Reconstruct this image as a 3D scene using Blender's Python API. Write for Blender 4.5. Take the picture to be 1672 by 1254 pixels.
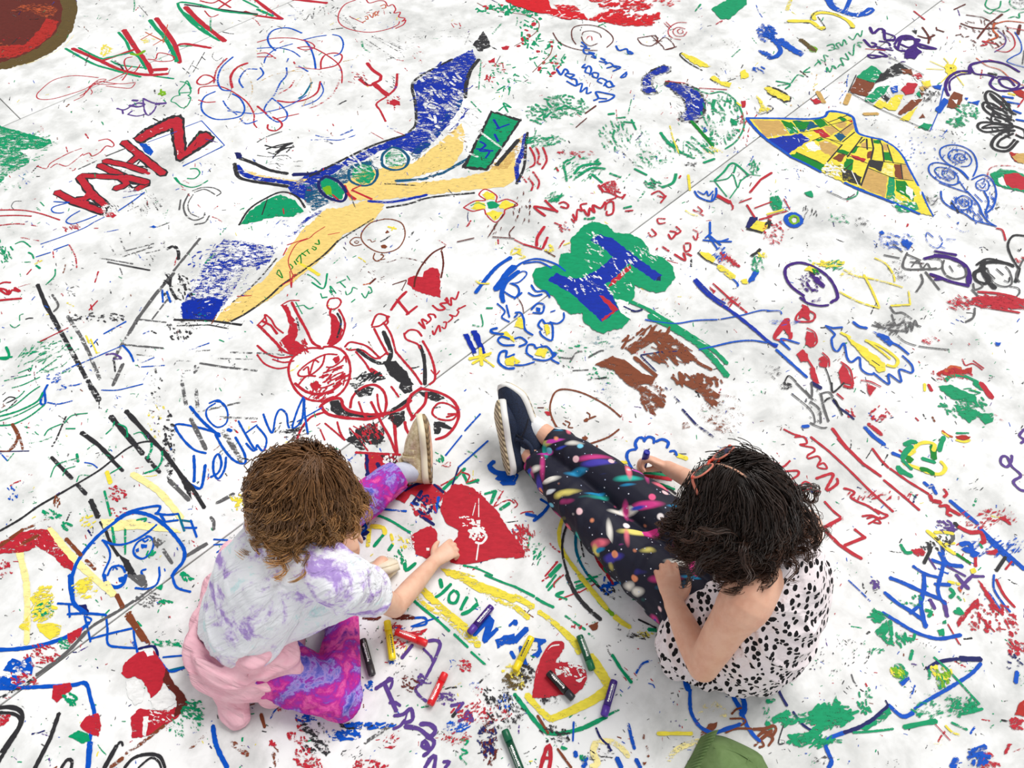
import bpy, bmesh, math, random
import numpy as np
from mathutils import Vector, Matrix
from mathutils.geometry import tessellate_polygon

S = bpy.context.scene
COL = S.collection
for o in list(bpy.data.objects):
    bpy.data.objects.remove(o, do_unlink=True)

# ---------------------------------------------------------------- camera
FPX, PITCH, CAMH = 1250.0, math.radians(53.9), 1.95
cam = bpy.data.objects.new('camera', bpy.data.cameras.new('camera'))
COL.objects.link(cam)
cam.data.sensor_fit = 'HORIZONTAL'
cam.data.sensor_width = 36.0
cam.data.lens = 36.0 * FPX / 1672.0
cam.location = (0, 0, CAMH)
cam.rotation_euler = (math.pi / 2 - PITCH, 0, 0)
cam.data.clip_start = 0.02
S.camera = cam

# ---------------------------------------------------------------- world, light, exposure
W = bpy.data.worlds.new('hall_daylight')
S.world = W
W.use_nodes = True
bg = W.node_tree.nodes['Background']
bg.inputs['Color'].default_value = (0.97, 0.985, 1.0, 1)
bg.inputs['Strength'].default_value = 0.52
sun = bpy.data.objects.new('daylight_sun', bpy.data.lights.new('daylight_sun', 'SUN'))
COL.objects.link(sun)
sun.data.energy = 2.3
sun.data.angle = math.radians(30)
sun.data.color = (1.0, 0.985, 0.96)
sun.rotation_euler = (math.radians(-22), math.radians(24), 0)
S.view_settings.view_transform = 'Standard'
S.view_settings.look = 'None'
S.view_settings.exposure = 0.1
S.view_settings.gamma = 1.0
S.view_settings.use_curve_mapping = False
S.cycles.transparent_max_bounces = 48

CP, SP = math.cos(PITCH), math.sin(PITCH)
def G(px, py, z=0.0):
    """photo pixel -> point on the horizontal plane at height z"""
    a = (px - 836.0) / FPX; b = (627.0 - py) / FPX
    dz = CP * b - SP; t = (z - CAMH) / dz
    return Vector((a * t, (SP * b + CP) * t, z))
def scale_at(px, py):
    return (G(px + 1, py) - G(px, py)).length
def lin(r, g, b):
    f = lambda c: (c / 255) / 12.92 if c <= 10 else ((c / 255 + .055) / 1.055) ** 2.4
    return (f(r), f(g), f(b))

# ---------------------------------------------------------------- material helpers
def mat(name):
    m = bpy.data.materials.new(name); m.use_nodes = True
    nt = m.node_tree
    return m, nt, nt.nodes['Principled BSDF'], nt.nodes, nt.links
def plain(name, rgb, rough=.6, **kw):
    m, nt, b, n, l = mat(name)
    b.inputs['Base Color'].default_value = (*lin(*rgb), 1)
    b.inputs['Roughness'].default_value = rough
    for k, v in kw.items():
        b.inputs[k.replace('_', ' ')].default_value = v
    return m
def node(n, t, **kw):
    x = n.new(t)
    for k, v in kw.items():
        if k in x.inputs: x.inputs[k].default_value = v
        else: setattr(x, k, v)
    return x
def noise(n, l, vec, scale, detail=4., rough=.6, dist=0.):
    x = n.new('ShaderNodeTexNoise')
    x.inputs['Scale'].default_value = scale; x.inputs['Detail'].default_value = detail
    x.inputs['Roughness'].default_value = rough; x.inputs['Distortion'].default_value = dist
    if vec is not None: l.new(vec, x.inputs['Vector'])
    return x
def ramp(n, l, src, stops, interp='LINEAR'):
    r = n.new('ShaderNodeValToRGB'); r.color_ramp.interpolation = interp
    e = r.color_ramp.elements
    while len(e) < len(stops): e.new(.5)
    for i, (p, c) in enumerate(stops):
        e[i].position = p; e[i].color = (*c, 1) if len(c) == 3 else c
    l.new(src, r.inputs['Fac'])
    return r
def math_(n, l, op, a, b=None, clamp=False):
    x = n.new('ShaderNodeMath'); x.operation = op; x.use_clamp = clamp
    for i, v in enumerate((a, b)):
        if v is None: continue
        if isinstance(v, (int, float)): x.inputs[i].default_value = v
        else: l.new(v, x.inputs[i])
    return x.outputs[0]
def mixc(n, l, fac, a, b, mode='MIX'):
    x = n.new('ShaderNodeMix'); x.data_type = 'RGBA'; x.blend_type = mode
    for s, v in ((0, fac), (6, a), (7, b)):
        if isinstance(v, (int, float)): x.inputs[s].default_value = v
        elif isinstance(v, tuple): x.inputs[s].default_value = (*v, 1) if len(v) == 3 else v
        else: l.new(v, x.inputs[s])
    return x.outputs[2]
def bump(n, l, b, h, strength=.3, dist=.01):
    x = n.new('ShaderNodeBump'); x.inputs['Strength'].default_value = strength
    x.inputs['Distance'].default_value = dist
    l.new(h, x.inputs['Height']); l.new(x.outputs[0], b.inputs['Normal'])
def link(name, me, m=None, parent=None, smooth=False):
    o = bpy.data.objects.new(name, me)
    COL.objects.link(o)
    if m: me.materials.append(m)
    if parent: o.parent = parent
    if smooth:
        for p in me.polygons: p.use_smooth = True
    return o
def empty(name, loc=(0, 0, 0)):
    o = bpy.data.objects.new(name, None); COL.objects.link(o); o.location = loc
    o.empty_display_size = .05
    return o
def tag(o, label=None, cat=None, group=None, kind=None):
    for k, v in (('label', label), ('category', cat), ('group', group), ('kind', kind)):
        if v: o[k] = v
    return o

# ---------------------------------------------------------------- floor
def floor_material():
    m, nt, b, n, l = mat('floor_sheet')
    tc = n.new('ShaderNodeTexCoord').outputs['Object']
    n1 = noise(n, l, tc, 2.6, 5, .62, .4); n2 = noise(n, l, tc, 11, 5, .65, .3); n3 = noise(n, l, tc, 120, 3, .7)
    s = math_(n, l, 'ADD', math_(n, l, 'MULTIPLY', n1.outputs[0], .62), math_(n, l, 'MULTIPLY', n2.outputs[0], .38))
    r = ramp(n, l, s, [(.36, lin(196, 197, 195)), (.45, lin(220, 220, 218)), (.54, lin(241, 241, 240)), (.7, lin(247, 247, 246))])
    sp = ramp(n, l, n3.outputs[0], [(.70, (0, 0, 0)), (.80, (1, 1, 1))])
    c = mixc(n, l, math_(n, l, 'MULTIPLY', sp.outputs[0], .18), r.outputs[0], lin(150, 146, 140))
    n4 = noise(n, l, tc, 5.5, 6, .7, 1.2)
    ws = ramp(n, l, n4.outputs[0], [(.62, (0, 0, 0)), (.72, (1, 1, 1))])
    c = mixc(n, l, math_(n, l, 'MULTIPLY', ws.outputs[0], .16), c, lin(196, 190, 178))
    l.new(c, b.inputs['Base Color'])
    b.inputs['Roughness'].default_value = .62
    b.inputs['Specular IOR Level'].default_value = .25
    bump(n, l, b, n2.outputs[0], .05, .004)
    return m
floor_mat = floor_material()
bm = bmesh.new()
bmesh.ops.create_cube(bm, size=1, matrix=Matrix.Translation((0, 2.2, -.03)) @ Matrix.Diagonal((22, 20, .04, 1)))
me = bpy.data.meshes.new('floor'); bm.to_mesh(me); bm.free()
floor = link('floor', me, plain('seam_grey', (150, 146, 140), .8))  # even grey-brown base, its own colour shows in the gaps between sheets
tag(floor, 'white scuffed floor covered in crayon drawings', 'floor', kind='structure')
# floor sheets: the seams run at 45 degrees to the camera
SA = Vector((1.0, .985, 0)).normalized(); SB = Vector((-SA.y, SA.x, 0))
S0 = G(714, 617); PW = 2.225
s2 = (G(33, 194) - S0)
PW = s2.dot(SB); U0 = s2.dot(SA); PL = 7.0
bm = bmesh.new()
bmesh.ops.create_cube(bm, size=1, matrix=Matrix.Diagonal((PL - .004, PW - .0045, .01, 1)))
bmesh.ops.bevel(bm, geom=bm.edges[:], offset=.0012, segments=1, affect='EDGES')
sheet_me = bpy.data.meshes.new('floor_sheet'); bm.to_mesh(sheet_me); bm.free()
sheet_me.materials.append(floor_mat)
ang = math.atan2(SA.y, SA.x)
for j in range(-4, 5):
    for i in range(-2, 2):
        off = U0 if j >= 1 else -2.6 - (j % 2) * .5
        c = S0 + SA * (off + (i + .5) * PL) + SB * ((j + .5) * PW)
        if not (-7.5 < c.x < 7.5 and -5 < c.y < 9.5): continue
        o = link('floor_sheet', sheet_me, None, floor)
        o.location = (c.x, c.y, -.005); o.rotation_euler.z = ang

# ---------------------------------------------------------------- crayon
def crayon_material():
    m, nt, b, n, l = mat('wax_crayon')
    a = n.new('ShaderNodeAttribute'); a.attribute_name = 'Col'
    geo = n.new('ShaderNodeNewGeometry').outputs['Position']
    mp = n.new('ShaderNodeMapping'); mp.inputs['Rotation'].default_value = (0, 0, .6); mp.inputs['Scale'].default_value = (1, 2.6, 1)
    l.new(geo, mp.inputs['Vector'])
    n1 = noise(n, l, mp.outputs[0], 42, 4, .65, .6); n2 = noise(n, l, geo, 330, 3, .6); n3 = noise(n, l, geo, 14, 3, .6)
    v = math_(n, l, 'ADD', math_(n, l, 'MULTIPLY', n1.outputs[0], .5),
              math_(n, l, 'ADD', math_(n, l, 'MULTIPLY', n2.outputs[0], .28), math_(n, l, 'MULTIPLY', n3.outputs[0], .22)))
    t = math_(n, l, 'SUBTRACT', .712, math_(n, l, 'MULTIPLY', a.outputs['Alpha'], .36))
    al = math_(n, l, 'ADD', math_(n, l, 'MULTIPLY', math_(n, l, 'SUBTRACT', v, t), 22), .5, True)
    hv = ramp(n, l, n1.outputs[0], [(.3, (.82, .82, .82)), (.7, (1.12, 1.12, 1.12))])
    c = mixc(n, l, 1.0, a.outputs['Color'], hv.outputs[0], 'MULTIPLY')
    l.new(c, b.inputs['Base Color'])
    b.inputs['Roughness'].default_value = .5
    b.inputs['Specular IOR Level'].default_value = .12
    l.new(al, b.inputs['Alpha'])
    return m
crayon_mat = crayon_material()
PAL = dict(r=(203, 42, 58), R=(226, 28, 40), m=(190, 45, 38), g=(0, 163, 108), G=(0, 140, 45), h=(130, 190, 30), b=(0, 88, 205),
           B=(8, 48, 175), n=(28, 34, 105), y=(238, 220, 70), Y=(252, 236, 160), q=(238, 206, 122), k=(52, 51, 54), K=(104, 103, 104),
           p=(100, 70, 150), P=(68, 26, 130), w=(138, 72, 44), W=(108, 42, 34), t=(205, 165, 95), o=(214, 100, 55), c=(0, 115, 150),
           z=(15, 90, 130), O=(105, 85, 45), v=(238, 238, 236), j=(150, 172, 178))
PALL = {k: tuple(c * (1 if k in 'vYqjyt' else .84) for c in lin(*v)) for k, v in PAL.items()}
RNG = random.Random(7)
class Wax:
    layer = 0
    def __init__(s): s.v = []; s.f = []; s.c = []
    def add(s, pts, faces, col, cov, z, tilt=0.):
        k = len(s.v)
        m = max(1, len(pts) - 1)
        s.v += [(p.x, p.y, z + tilt * i / m) for i, p in enumerate(pts)]
        s.f += [tuple(i + k for i in f) for f in faces]
        s.c += [(*col, cov)] * len(pts)
    def build(s, name, parent):
        me = bpy.data.meshes.new(name); me.from_pydata(s.v, [], s.f)
        at = me.color_attributes.new('Col', 'FLOAT_COLOR', 'POINT')
        at.data.foreach_set('color', np.array(s.c, dtype=np.float32).ravel())
        return link(name, me, crayon_mat, parent)
def zlayer():
    Wax.layer += 1
    return .0003 + Wax.layer * 1.8e-6
def catmull(p, step):
    q = [p[0]] + p + [p[-1]]
    out = []
    for i in range(1, len(q) - 2):
        a, b, c, d = q[i - 1], q[i], q[i + 1], q[i + 2]
        m = max(1, int((c - b).length / step))
        for k in range(m):
            t = k / m
            out.append(.5 * (2 * b + (c - a) * t + (2 * a - 5 * b + 4 * c - d) * t * t + (3 * b - a - 3 * c + d) * t ** 3))
    out.append(p[-1])
    return out
def resample(p, step):
    out = [p[0]]
    for a, b in zip(p, p[1:]):
        m = max(1, int((b - a).length / step))
        out += [a.lerp(b, k / m) for k in range(1, m + 1)]
    return out
def stroke(wx, p, w, col, cov, z):
    """p: pixel-space points (2D Vectors), w: width in px"""
    g = [G(a.x, a.y) for a in p]
    n = len(g); L, R = [], []
    for i in range(n):
        d = (g[min(i + 1, n - 1)] - g[max(i - 1, 0)])
        d = d.normalized() if d.length > 1e-9 else Vector((1, 0, 0))
        nn = Vector((-d.y, d.x, 0))
        hw = .5 * w * scale_at(p[i].x, p[i].y) * RNG.uniform(.84, 1.14)
        L.append(g[i] + nn * hw); R.append(g[i] - nn * hw)
    d0 = (g[0] - g[1]).normalized(); d1 = (g[-1] - g[-2]).normalized()
    hw = .5 * w * scale_at(p[0].x, p[0].y)
    s = [g[0] + d0 * hw * .7] + [x for ab in zip(L, R) for x in ab] + [g[-1] + d1 * hw * .7]
    f = [(0, 2, 1)] + [(2 * i + 1, 2 * i + 2, 2 * i + 4, 2 * i + 3) for i in range(n - 1)] + [(2 * n - 1, 2 * n, 2 * n + 1)]
    wx.add(s, f, col, cov, z, 36e-6 if n > 4 else 0.)
def fillpoly(wx, p, col, cov, z):
    q = []
    for a, b in zip(p, p[1:] + p[:1]):
        m = max(1, int((b - a).length / 3.5))
        for k in range(m):
            t = a.lerp(b, k / m)
            j = 1.2 if k else .5
            q.append(Vector((t.x + RNG.uniform(-j, j), t.y + RNG.uniform(-j, j))))
    g = [G(a.x, a.y) for a in q]
    wx.add(g, tessellate_polygon([g]), col, cov, z)
def dashes(wx, cx, cy, cnt, rx, ry, ln, w, cov, ang, col, z):
    for i_ in range(int(cnt * .7 + .5)):
        z_ = z + (i_ + RNG.uniform(.3, .7)) * 1.8e-6
        while True:
            u, v = RNG.uniform(-1, 1), RNG.uniform(-1, 1)
            if u * u + v * v < 1: break
        x, y = cx + u * rx, cy + v * ry
        a = math.radians(ang) + RNG.gauss(0, .35) if ang else RNG.uniform(0, 6.3)
        ll = ln * RNG.uniform(.25, 1.0) * .5
        ww = w * RNG.uniform(.5, 1.25)
        dx, dy = math.cos(a) * ll, math.sin(a) * ll
        pts = [Vector((x - dx, y - dy)), Vector((x + RNG.uniform(-.15, .15) * ll, y + RNG.uniform(-.15, .15) * ll)), Vector((x + dx, y + dy))]
        stroke(wx, pts, ww, col, cov, z_)
DRAW = r'''
T 0 0
D round_plate_drawing | big round brown and red crayon disc with dark rim
f O .93: 505 60,495 120,470 200,420 275,330 345,200 405,60 445,-60 455,-250 440,-420 360,-520 220,-540 60,-460 -120,-280 -260,0 -320,260 -280,420 -170,490 -50
f W .9: 410 60,395 150,350 230,250 310,120 370,0 410,-200 380,-380 280,-440 120,-400 -60,-250 -190,0 -230,240 -200,360 -80
f m .75: 385 140,330 240,200 330,60 380,-100 370,0 300,160 290,250 200,300 120
f o .5: 380 60,300 20,150 30,60 70,200 80,330 130
f o .45: 60 300,0 330,-100 300,-60 250
s Y 5 .6: 480 230,400 310,250 390,80 440
D capital_letters_drawing | large red capital letters doubled in green strokes
s r 28 .95: 470 315,640 390,800 460,960 487,1090 480
l r 22 .95: 650 400,880 320
s r 34 .95: 805 195,880 310,960 420,985 475
l r 34 .9: 985 455,1085 450
s g 18 .9: 425 315,600 412,720 450,850 485,915 500
s g 16 .85: 510 310,650 378,700 375,860 340
s g 18 .9: 770 210,820 270,850 335,900 370,950 450
s g 14 .85: 720 395,770 420,850 432,940 442
l g 14 .9: 1000 495,1130 512
s r 32 .95: 1015 118,1090 220,1140 300,1168 408
s r 24 .9: 1150 300,1200 285,1370 312
s g 28 .9: 975 130,1020 190,1060 230,1110 310,1150 400
l g 14 .8: 1170 300,1250 298
s g 20 .95: 1430 265,1380 238,1300 190,1220 120,1160 40,1175 15,1300 32,1450 72,1672 95
f g .9: 1190 70,1260 110,1330 180,1380 230,1330 215,1290 170,1210 115
s r 34 .95: 1205 45,1300 140,1400 220,1462 268
l k 16 .8: 1200 30,1350 50,1672 92
l r 22 .9: 1590 75,1672 102,1835 125
l r 26 .95: 1835 125,1740 60,1650 -10
l g 22 .9: 1672 60,1775 105
l g 16 .9: 1580 0,1680 50
s r 14 .8: 1300 5,1380 20,1440 -10
l r 14 .85: 1420 0,1500 50
l r 14 .85: 1500 0,1420 55
s r 10 .8: 1330 70,1370 110,1420 95
l r 26 .95: 1900 -5,2125 20
D insect_drawing | red line drawing of a winged insect
s r 7 .9: 640 505,480 492,350 520,260 590,238 625,260 645,330 645,430 620,560 575,640 520,690 515
s r 8 .9: 520 625,560 600,600 560,690 520
s r 7 .85: 570 590,590 560,650 530,720 540,800 545,880 535
s r 7 .85: 690 560,780 570,850 572,880 540
s r 7 .85: 600 545,700 550,760 545
s r 6 .8: 480 655,540 625,560 590
s r 8 .85: 710 525,800 480,860 430
l r 9 .8: 795 522,830 475
s r 6 .8: 590 580,600 600,590 615
s r 9 .85: 860 370,820 380,808 410,830 460,870 470,900 440,910 420
s r 9 .85: 960 385,1010 385,1030 345,1100 355,1132 375,1115 395,1050 400,1000 395
D criss_cross_drawing | orange crossing lines between capital letters
l o 8 .8: 915 258,990 215
l o 9 .85: 945 210,1070 272
l o 8 .8: 995 295,1070 250
l o 6 .7: 1060 280,1090 160
c y 30 40 35 40 12 .7 0: 690 330
c y 14 40 20 30 12 .6 0: 970 265
s h 22 .8: 850 350,900 355,940 330
D hash_marks_drawing | thin black hash marks
l k 7 .7: 1185 440,1230 478
l k 6 .7: 1210 480,1260 395
l k 6 .7: 1255 470,1330 340
l k 6 .7: 1240 420,1290 450
s k 5 .6: 1390 340,1380 370,1410 395,1450 370
s k 6 .7: 1310 370,1335 390
D purple_scribble_drawing | small dark purple scribble with arrow shape
s p 18 .95: 840 685,900 695,940 680,900 670,860 685
l p 20 .9: 860 652,895 655
s p 14 .85: 930 640,960 655,1010 672,1080 668
l p 16 .9: 1010 680,1080 672
s p 12 .85: 930 650,940 720,965 750,1000 720,1015 690
s p 14 .85: 760 705,800 715,830 705,850 690
l p 12 .8: 795 715,800 740
s p 12 .8: 830 745,860 720
s p 12 .8: 835 745,890 755,950 742
l k 12 .8: 995 770,1030 788
D green_heart_outline_drawing | small green looping outline with apple shape
s g 8 .9: 1220 620,1240 640,1215 690,1180 700,1140 670,1112 658,1130 630,1165 620
s g 9 .9: 1170 620,1165 590,1200 550,1215 525,1235 560,1240 600,1225 620
l g 10 .85: 1170 605,1240 600
s g 9 .85: 1170 530,1210 540,1245 575
c h 10 25 20 25 20 .9 0: 1065 605
D red_block_letters_drawing | four red block capitals outlined in black
f k .95: 860 900,930 840,1090 760,1175 742,1200 770,1215 960,1290 850,1340 850,1400 890,1390 915,1170 1055,1140 1045,1105 850,1010 890,915 940,890 930
f r .96: 875 900,940 855,1095 775,1160 760,1185 780,1200 985,1300 870,1340 862,1385 892,1375 905,1170 1040,1152 1032,1122 830,1010 875,915 925,895 920
T 70 180 300
l k 92 .95: 735 290,1105 585
l k 84 .95: 880 410,780 490
l k 84 .95: 560 460,760 500,930 560
l k 92 .95: 515 500,720 600,955 660
l k 84 .95: 955 668,850 720
s k 90 .95: 655 715,760 670,700 600
l k 84 .95: 345 595,500 600,690 610
l k 92 .95: 335 605,430 740,580 880
l k 90 .95: 125 745,280 830,560 930
l k 70 .95: 390 800,300 810
l r 62 .92: 735 290,1095 578
l r 56 .92: 880 410,780 490
l r 54 .9: 560 460,760 500,930 560
l r 62 .92: 515 500,720 600,950 658
l r 56 .92: 950 665,850 725
s r 62 .88: 660 712,760 670,700 600
l r 56 .92: 345 595,500 602,690 612
l r 62 .88: 335 605,430 740,570 870
l r 60 .92: 125 745,280 830,550 925
l r 50 .92: 390 800,300 815
f r .85: 400 740,560 870,520 910,330 840
f k .9: 830 510,890 452,965 522
f v .97: 855 502,888 470,930 510
f k .9: 765 680,800 655,885 675,820 715
f v .97: 795 675,860 680,820 700
f k .9: 390 825,430 800,500 860,460 862
f v .97: 415 822,435 812,470 852
f r .9: 565 940,640 930,670 955,640 980,580 975
c v 40 60 40 30 10 .7 40: 590 900
c k 14 60 40 30 8 .6 40: 640 900
T 0 0
l r 22 .9: 860 1080,970 1130
c w 18 120 90 30 6 .5 40: 830 1120
c v 30 200 120 30 5 .6 0: 1000 930
f b .95: 905 935,950 935,1000 985,980 1012,940 990
l b 6 .9: 960 925,1150 855
l b 7 .9: 1205 825,1310 785
l b 7 .85: 1310 785,1460 945
l b 7 .85: 1460 945,1190 1082
D worm_outline_drawing | red outline of a wriggling worm
s r 8 .7: 240 1080,300 1095,330 1060,400 1020,460 990,530 965
s r 8 .7: 330 1090,370 1065,430 1080,480 1050,540 1000
s r 9 .75: 640 915,700 905,740 935,730 955,690 950,650 990,600 1015,580 995,540 1010
l r 10 .7: 555 870,575 900
l r 8 .7: 430 955,440 990
s r 8 .7: 470 1110,485 1105,490 1095
l K 10 .7: 510 1100,630 1045
l K 12 .8: 690 1015,815 965
c r 14 260 60 30 7 .5 20: 480 1060
D green_blob_drawing | broad solid green patch at the floor edge
f g .7: -300 800,0 815,120 850,220 880,330 910,340 935,240 970,140 975,60 1000,-300 1020
f g .62: -200 1010,0 1000,130 985,200 1020,190 1060,100 1110,30 1150,0 1210,-200 1200
c g 60 200 120 60 16 .5 150: 180 960
c g 26 160 100 40 12 .5 0: 60 1150
D circle_spiral_drawing | large tangle of red and blue round loops
s b 12 .75: 1515 370,1440 440,1415 520,1440 580,1500 590
s r 12 .7: 1475 380,1410 450,1390 540
s r 18 .75: 1610 410,1540 440,1500 500,1510 570
s b 12 .7: 1672 450,1600 455,1555 520,1580 570
s r 12 .85: 1400 520,1370 495,1320 490,1280 530,1300 550,1350 545,1395 515
s r 10 .8: 1290 610,1300 570,1370 560,1420 560,1500 590,1600 660,1650 740,1650 800,1670 830
s b 12 .85: 1400 595,1330 630,1308 690,1330 740,1400 775,1500 772,1570 750,1590 700,1560 640,1510 610
s r 10 .75: 1290 650,1340 665,1400 662
s b 10 .7: 1450 655,1480 700,1540 745
s b 12 .7: 1480 720,1600 735,1672 740
s t 8 .5: 1440 460,1560 440,1640 560,1600 720,1540 820
s t 8 .5: 1500 840,1600 790,1672 700
s b 12 .7: 1560 770,1600 805,1672 785
T 1 0
s b 13 .85: 290 215,200 182,110 195,70 240,80 290,120 330
s b 10 .85: 290 262,380 240,450 230
s b 11 .85: 490 225,540 240,560 290,540 345,500 365
s b 13 .85: 310 262,345 310,370 380,380 450
s b 10 .75: 0 315,120 310,220 330,280 370
s b 10 .75: 230 285,120 320,60 370,45 410
s r 9 .85: 0 275,100 250,220 248,310 265,360 285,370 310,310 325,260 310
s r 10 .85: 260 310,340 305,430 345,520 410,550 470,550 540
s r 12 .85: 415 450,415 400,440 360,500 345,550 360,540 400,500 430,410 448
s r 12 .5: 545 490,500 600,420 670,340 705
s r 10 .8: 0 350,60 345,120 380
s r 10 .7: 0 370,110 370
s r 14 .85: 410 530,390 600,320 645,220 665,130 655
s r 12 .6: 140 610,210 570,240 525
s b 9 .85: 415 540,430 590,400 640,350 670,290 690
s c 14 .8: 355 535,310 610,270 640
s b 12 .7: 190 440,190 490,150 540,110 620,60 680,50 730,120 790,180 780,195 740,160 690,100 640
s b 12 .8: 0 520,40 480,20 440
s r 14 .7: 0 690,60 740
s r 13 .85: 70 810,70 840,120 850,160 820,150 790,100 760
l r 9 .8: 110 775,270 740
s b 9 .8: 0 740,120 715,220 680,320 620
s t 8 .5: 0 540,130 480,310 470,350 560,300 690
s t 8 .5: 560 400,640 380,660 350
s t 10 .5: 180 480,320 440,250 560
l b 12 .8: 270 430,330 465
l r 7 .8: 250 437,410 452
D grey_word_drawing | faint grey handwriting
s K 8 .55: 320 125,345 90,360 120,375 40,360 120
s K 8 .55: 390 95,430 50,440 100
s K 7 .55: 480 60,500 45,480 75,505 80,525 50,490 70
l K 12 .5: 440 60,640 180
l K 12 .5: 560 100,640 200,660 220
s K 8 .5: 240 110,265 120,230 145
s K 8 .5: 100 170,60 210,130 215,160 185,130 170
l K 9 .5: 15 215,40 190
l K 10 .5: 200 20,290 100
c K 40 250 110 40 6 .5 40: 480 90
D speech_bubble_drawing | red oval speech bubble around the word love
s r 8 .95: 640 0,570 30,530 90,535 150,600 190,720 210,830 195,910 165,925 140
s r 9 .9: 710 0,730 20,790 5,830 10,850 40,880 30,900 60,890 85,930 80,920 110,960 120,940 140,965 130,950 160,900 185
l r 6 .9: 600 108,690 150
l o 8 .9: 685 145,705 135
s o 8 .9: 700 110,715 105,720 125,705 125
s o 8 .9: 728 95,750 115,755 85
s o 8 .9: 765 105,785 85,770 75,765 95,790 100
s o 8 .9: 800 40,830 30,835 50,810 55
D stick_figure_drawing | thick red upside-down stick figure
s r 24 .9: 715 410,750 455,805 495,800 520,750 545
s r 24 .9: 665 515,720 555,750 550
s r 34 .9: 760 545,810 590,850 620
s r 18 .9: 850 620,900 570,910 480
s r 14 .85: 840 630,775 675,800 720,835 790
f r .95: 860 655,890 645,925 660,930 685,890 690,862 680
c r 20 60 40 30 8 .7 30: 660 500
c r 16 60 40 30 8 .7 30: 900 670
c k 14 40 40 30 6 .6 30: 880 530
s b 9 .6: 380 880,420 890,470 895
s b 9 .6: 350 910,450 908,540 910,650 875
l b 14 .6: 540 880,620 845
l r 5 .7: 740 860,820 905
l r 6 .7: 890 850,960 880
s K 10 .7: 0 925,60 890,160 855
D black_scrawl_drawing | dense small black scrawl with long tails
s k 12 .85: 60 970,140 945,230 930,150 965,240 955
s k 12 .85: 50 945,120 960,200 940,120 990,200 960
s k 8 .8: 70 990,130 1000,180 940,100 1030
s k 6 .7: 0 1010,80 1020,180 1010,220 1030
c K 14 160 40 60 6 .6 20: 130 1060
D grey_hatching_drawing | faint grey and green slanting dashes
l k 7 .55: 705 255,900 385
l k 7 .5: 745 235,935 345
l k 7 .5: 790 245,960 330
s g 14 .6: 680 270,690 310,730 340
l k 7 .5: 780 320,880 380
l K 8 .5: 920 230,925 330
c K 40 200 90 70 5 .5 30: 850 320
s K 8 .4: 1050 250,1200 200,1350 180,1550 180
s g 8 .4: 1060 250,1200 255,1090 290
c K 30 300 50 90 6 .4 170: 1200 210
l g 12 .55: 1590 150,1530 220
s K 6 .5: 1240 240,1330 240,1400 280
l K 6 .5: 1380 215,1350 290
D leaf_vine_drawing | vine of small green leaves and red berries
s w 6 .9: 1430 20,1500 55,1600 80,1700 90,1780 110,1830 150,1820 200,1760 250,1672 300
s w 6 .9: 1920 300,1900 360,1840 420,1790 470
c g 70 200 30 30 16 .85 0: 1600 60
c r 8 180 20 16 24 .9 0: 1560 50
c g 60 70 150 32 16 .8 0: 1780 170
c r 12 60 140 20 26 .85 0: 1740 200
l g 9 .6: 1455 390,1440 580
l g 10 .7: 1390 660,1455 730
f r .85: 1585 305,1640 300,1630 325,1595 325
f r .85: 1500 395,1545 375,1545 410,1510 412
l K 5 .8: 1580 365,1550 420
c r 12 40 40 30 10 .8 0: 1570 450
c r 10 40 20 30 10 .8 0: 1510 515
c g 40 100 120 32 12 .75 0: 1600 500
c g 60 120 120 40 12 .75 0: 1880 360
c r 22 110 120 22 22 .85 0: 1900 390
l g 12 .85: 1560 590,1610 560
s g 12 .85: 1570 720,1610 690,1650 700,1600 670,1630 730
'''
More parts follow.
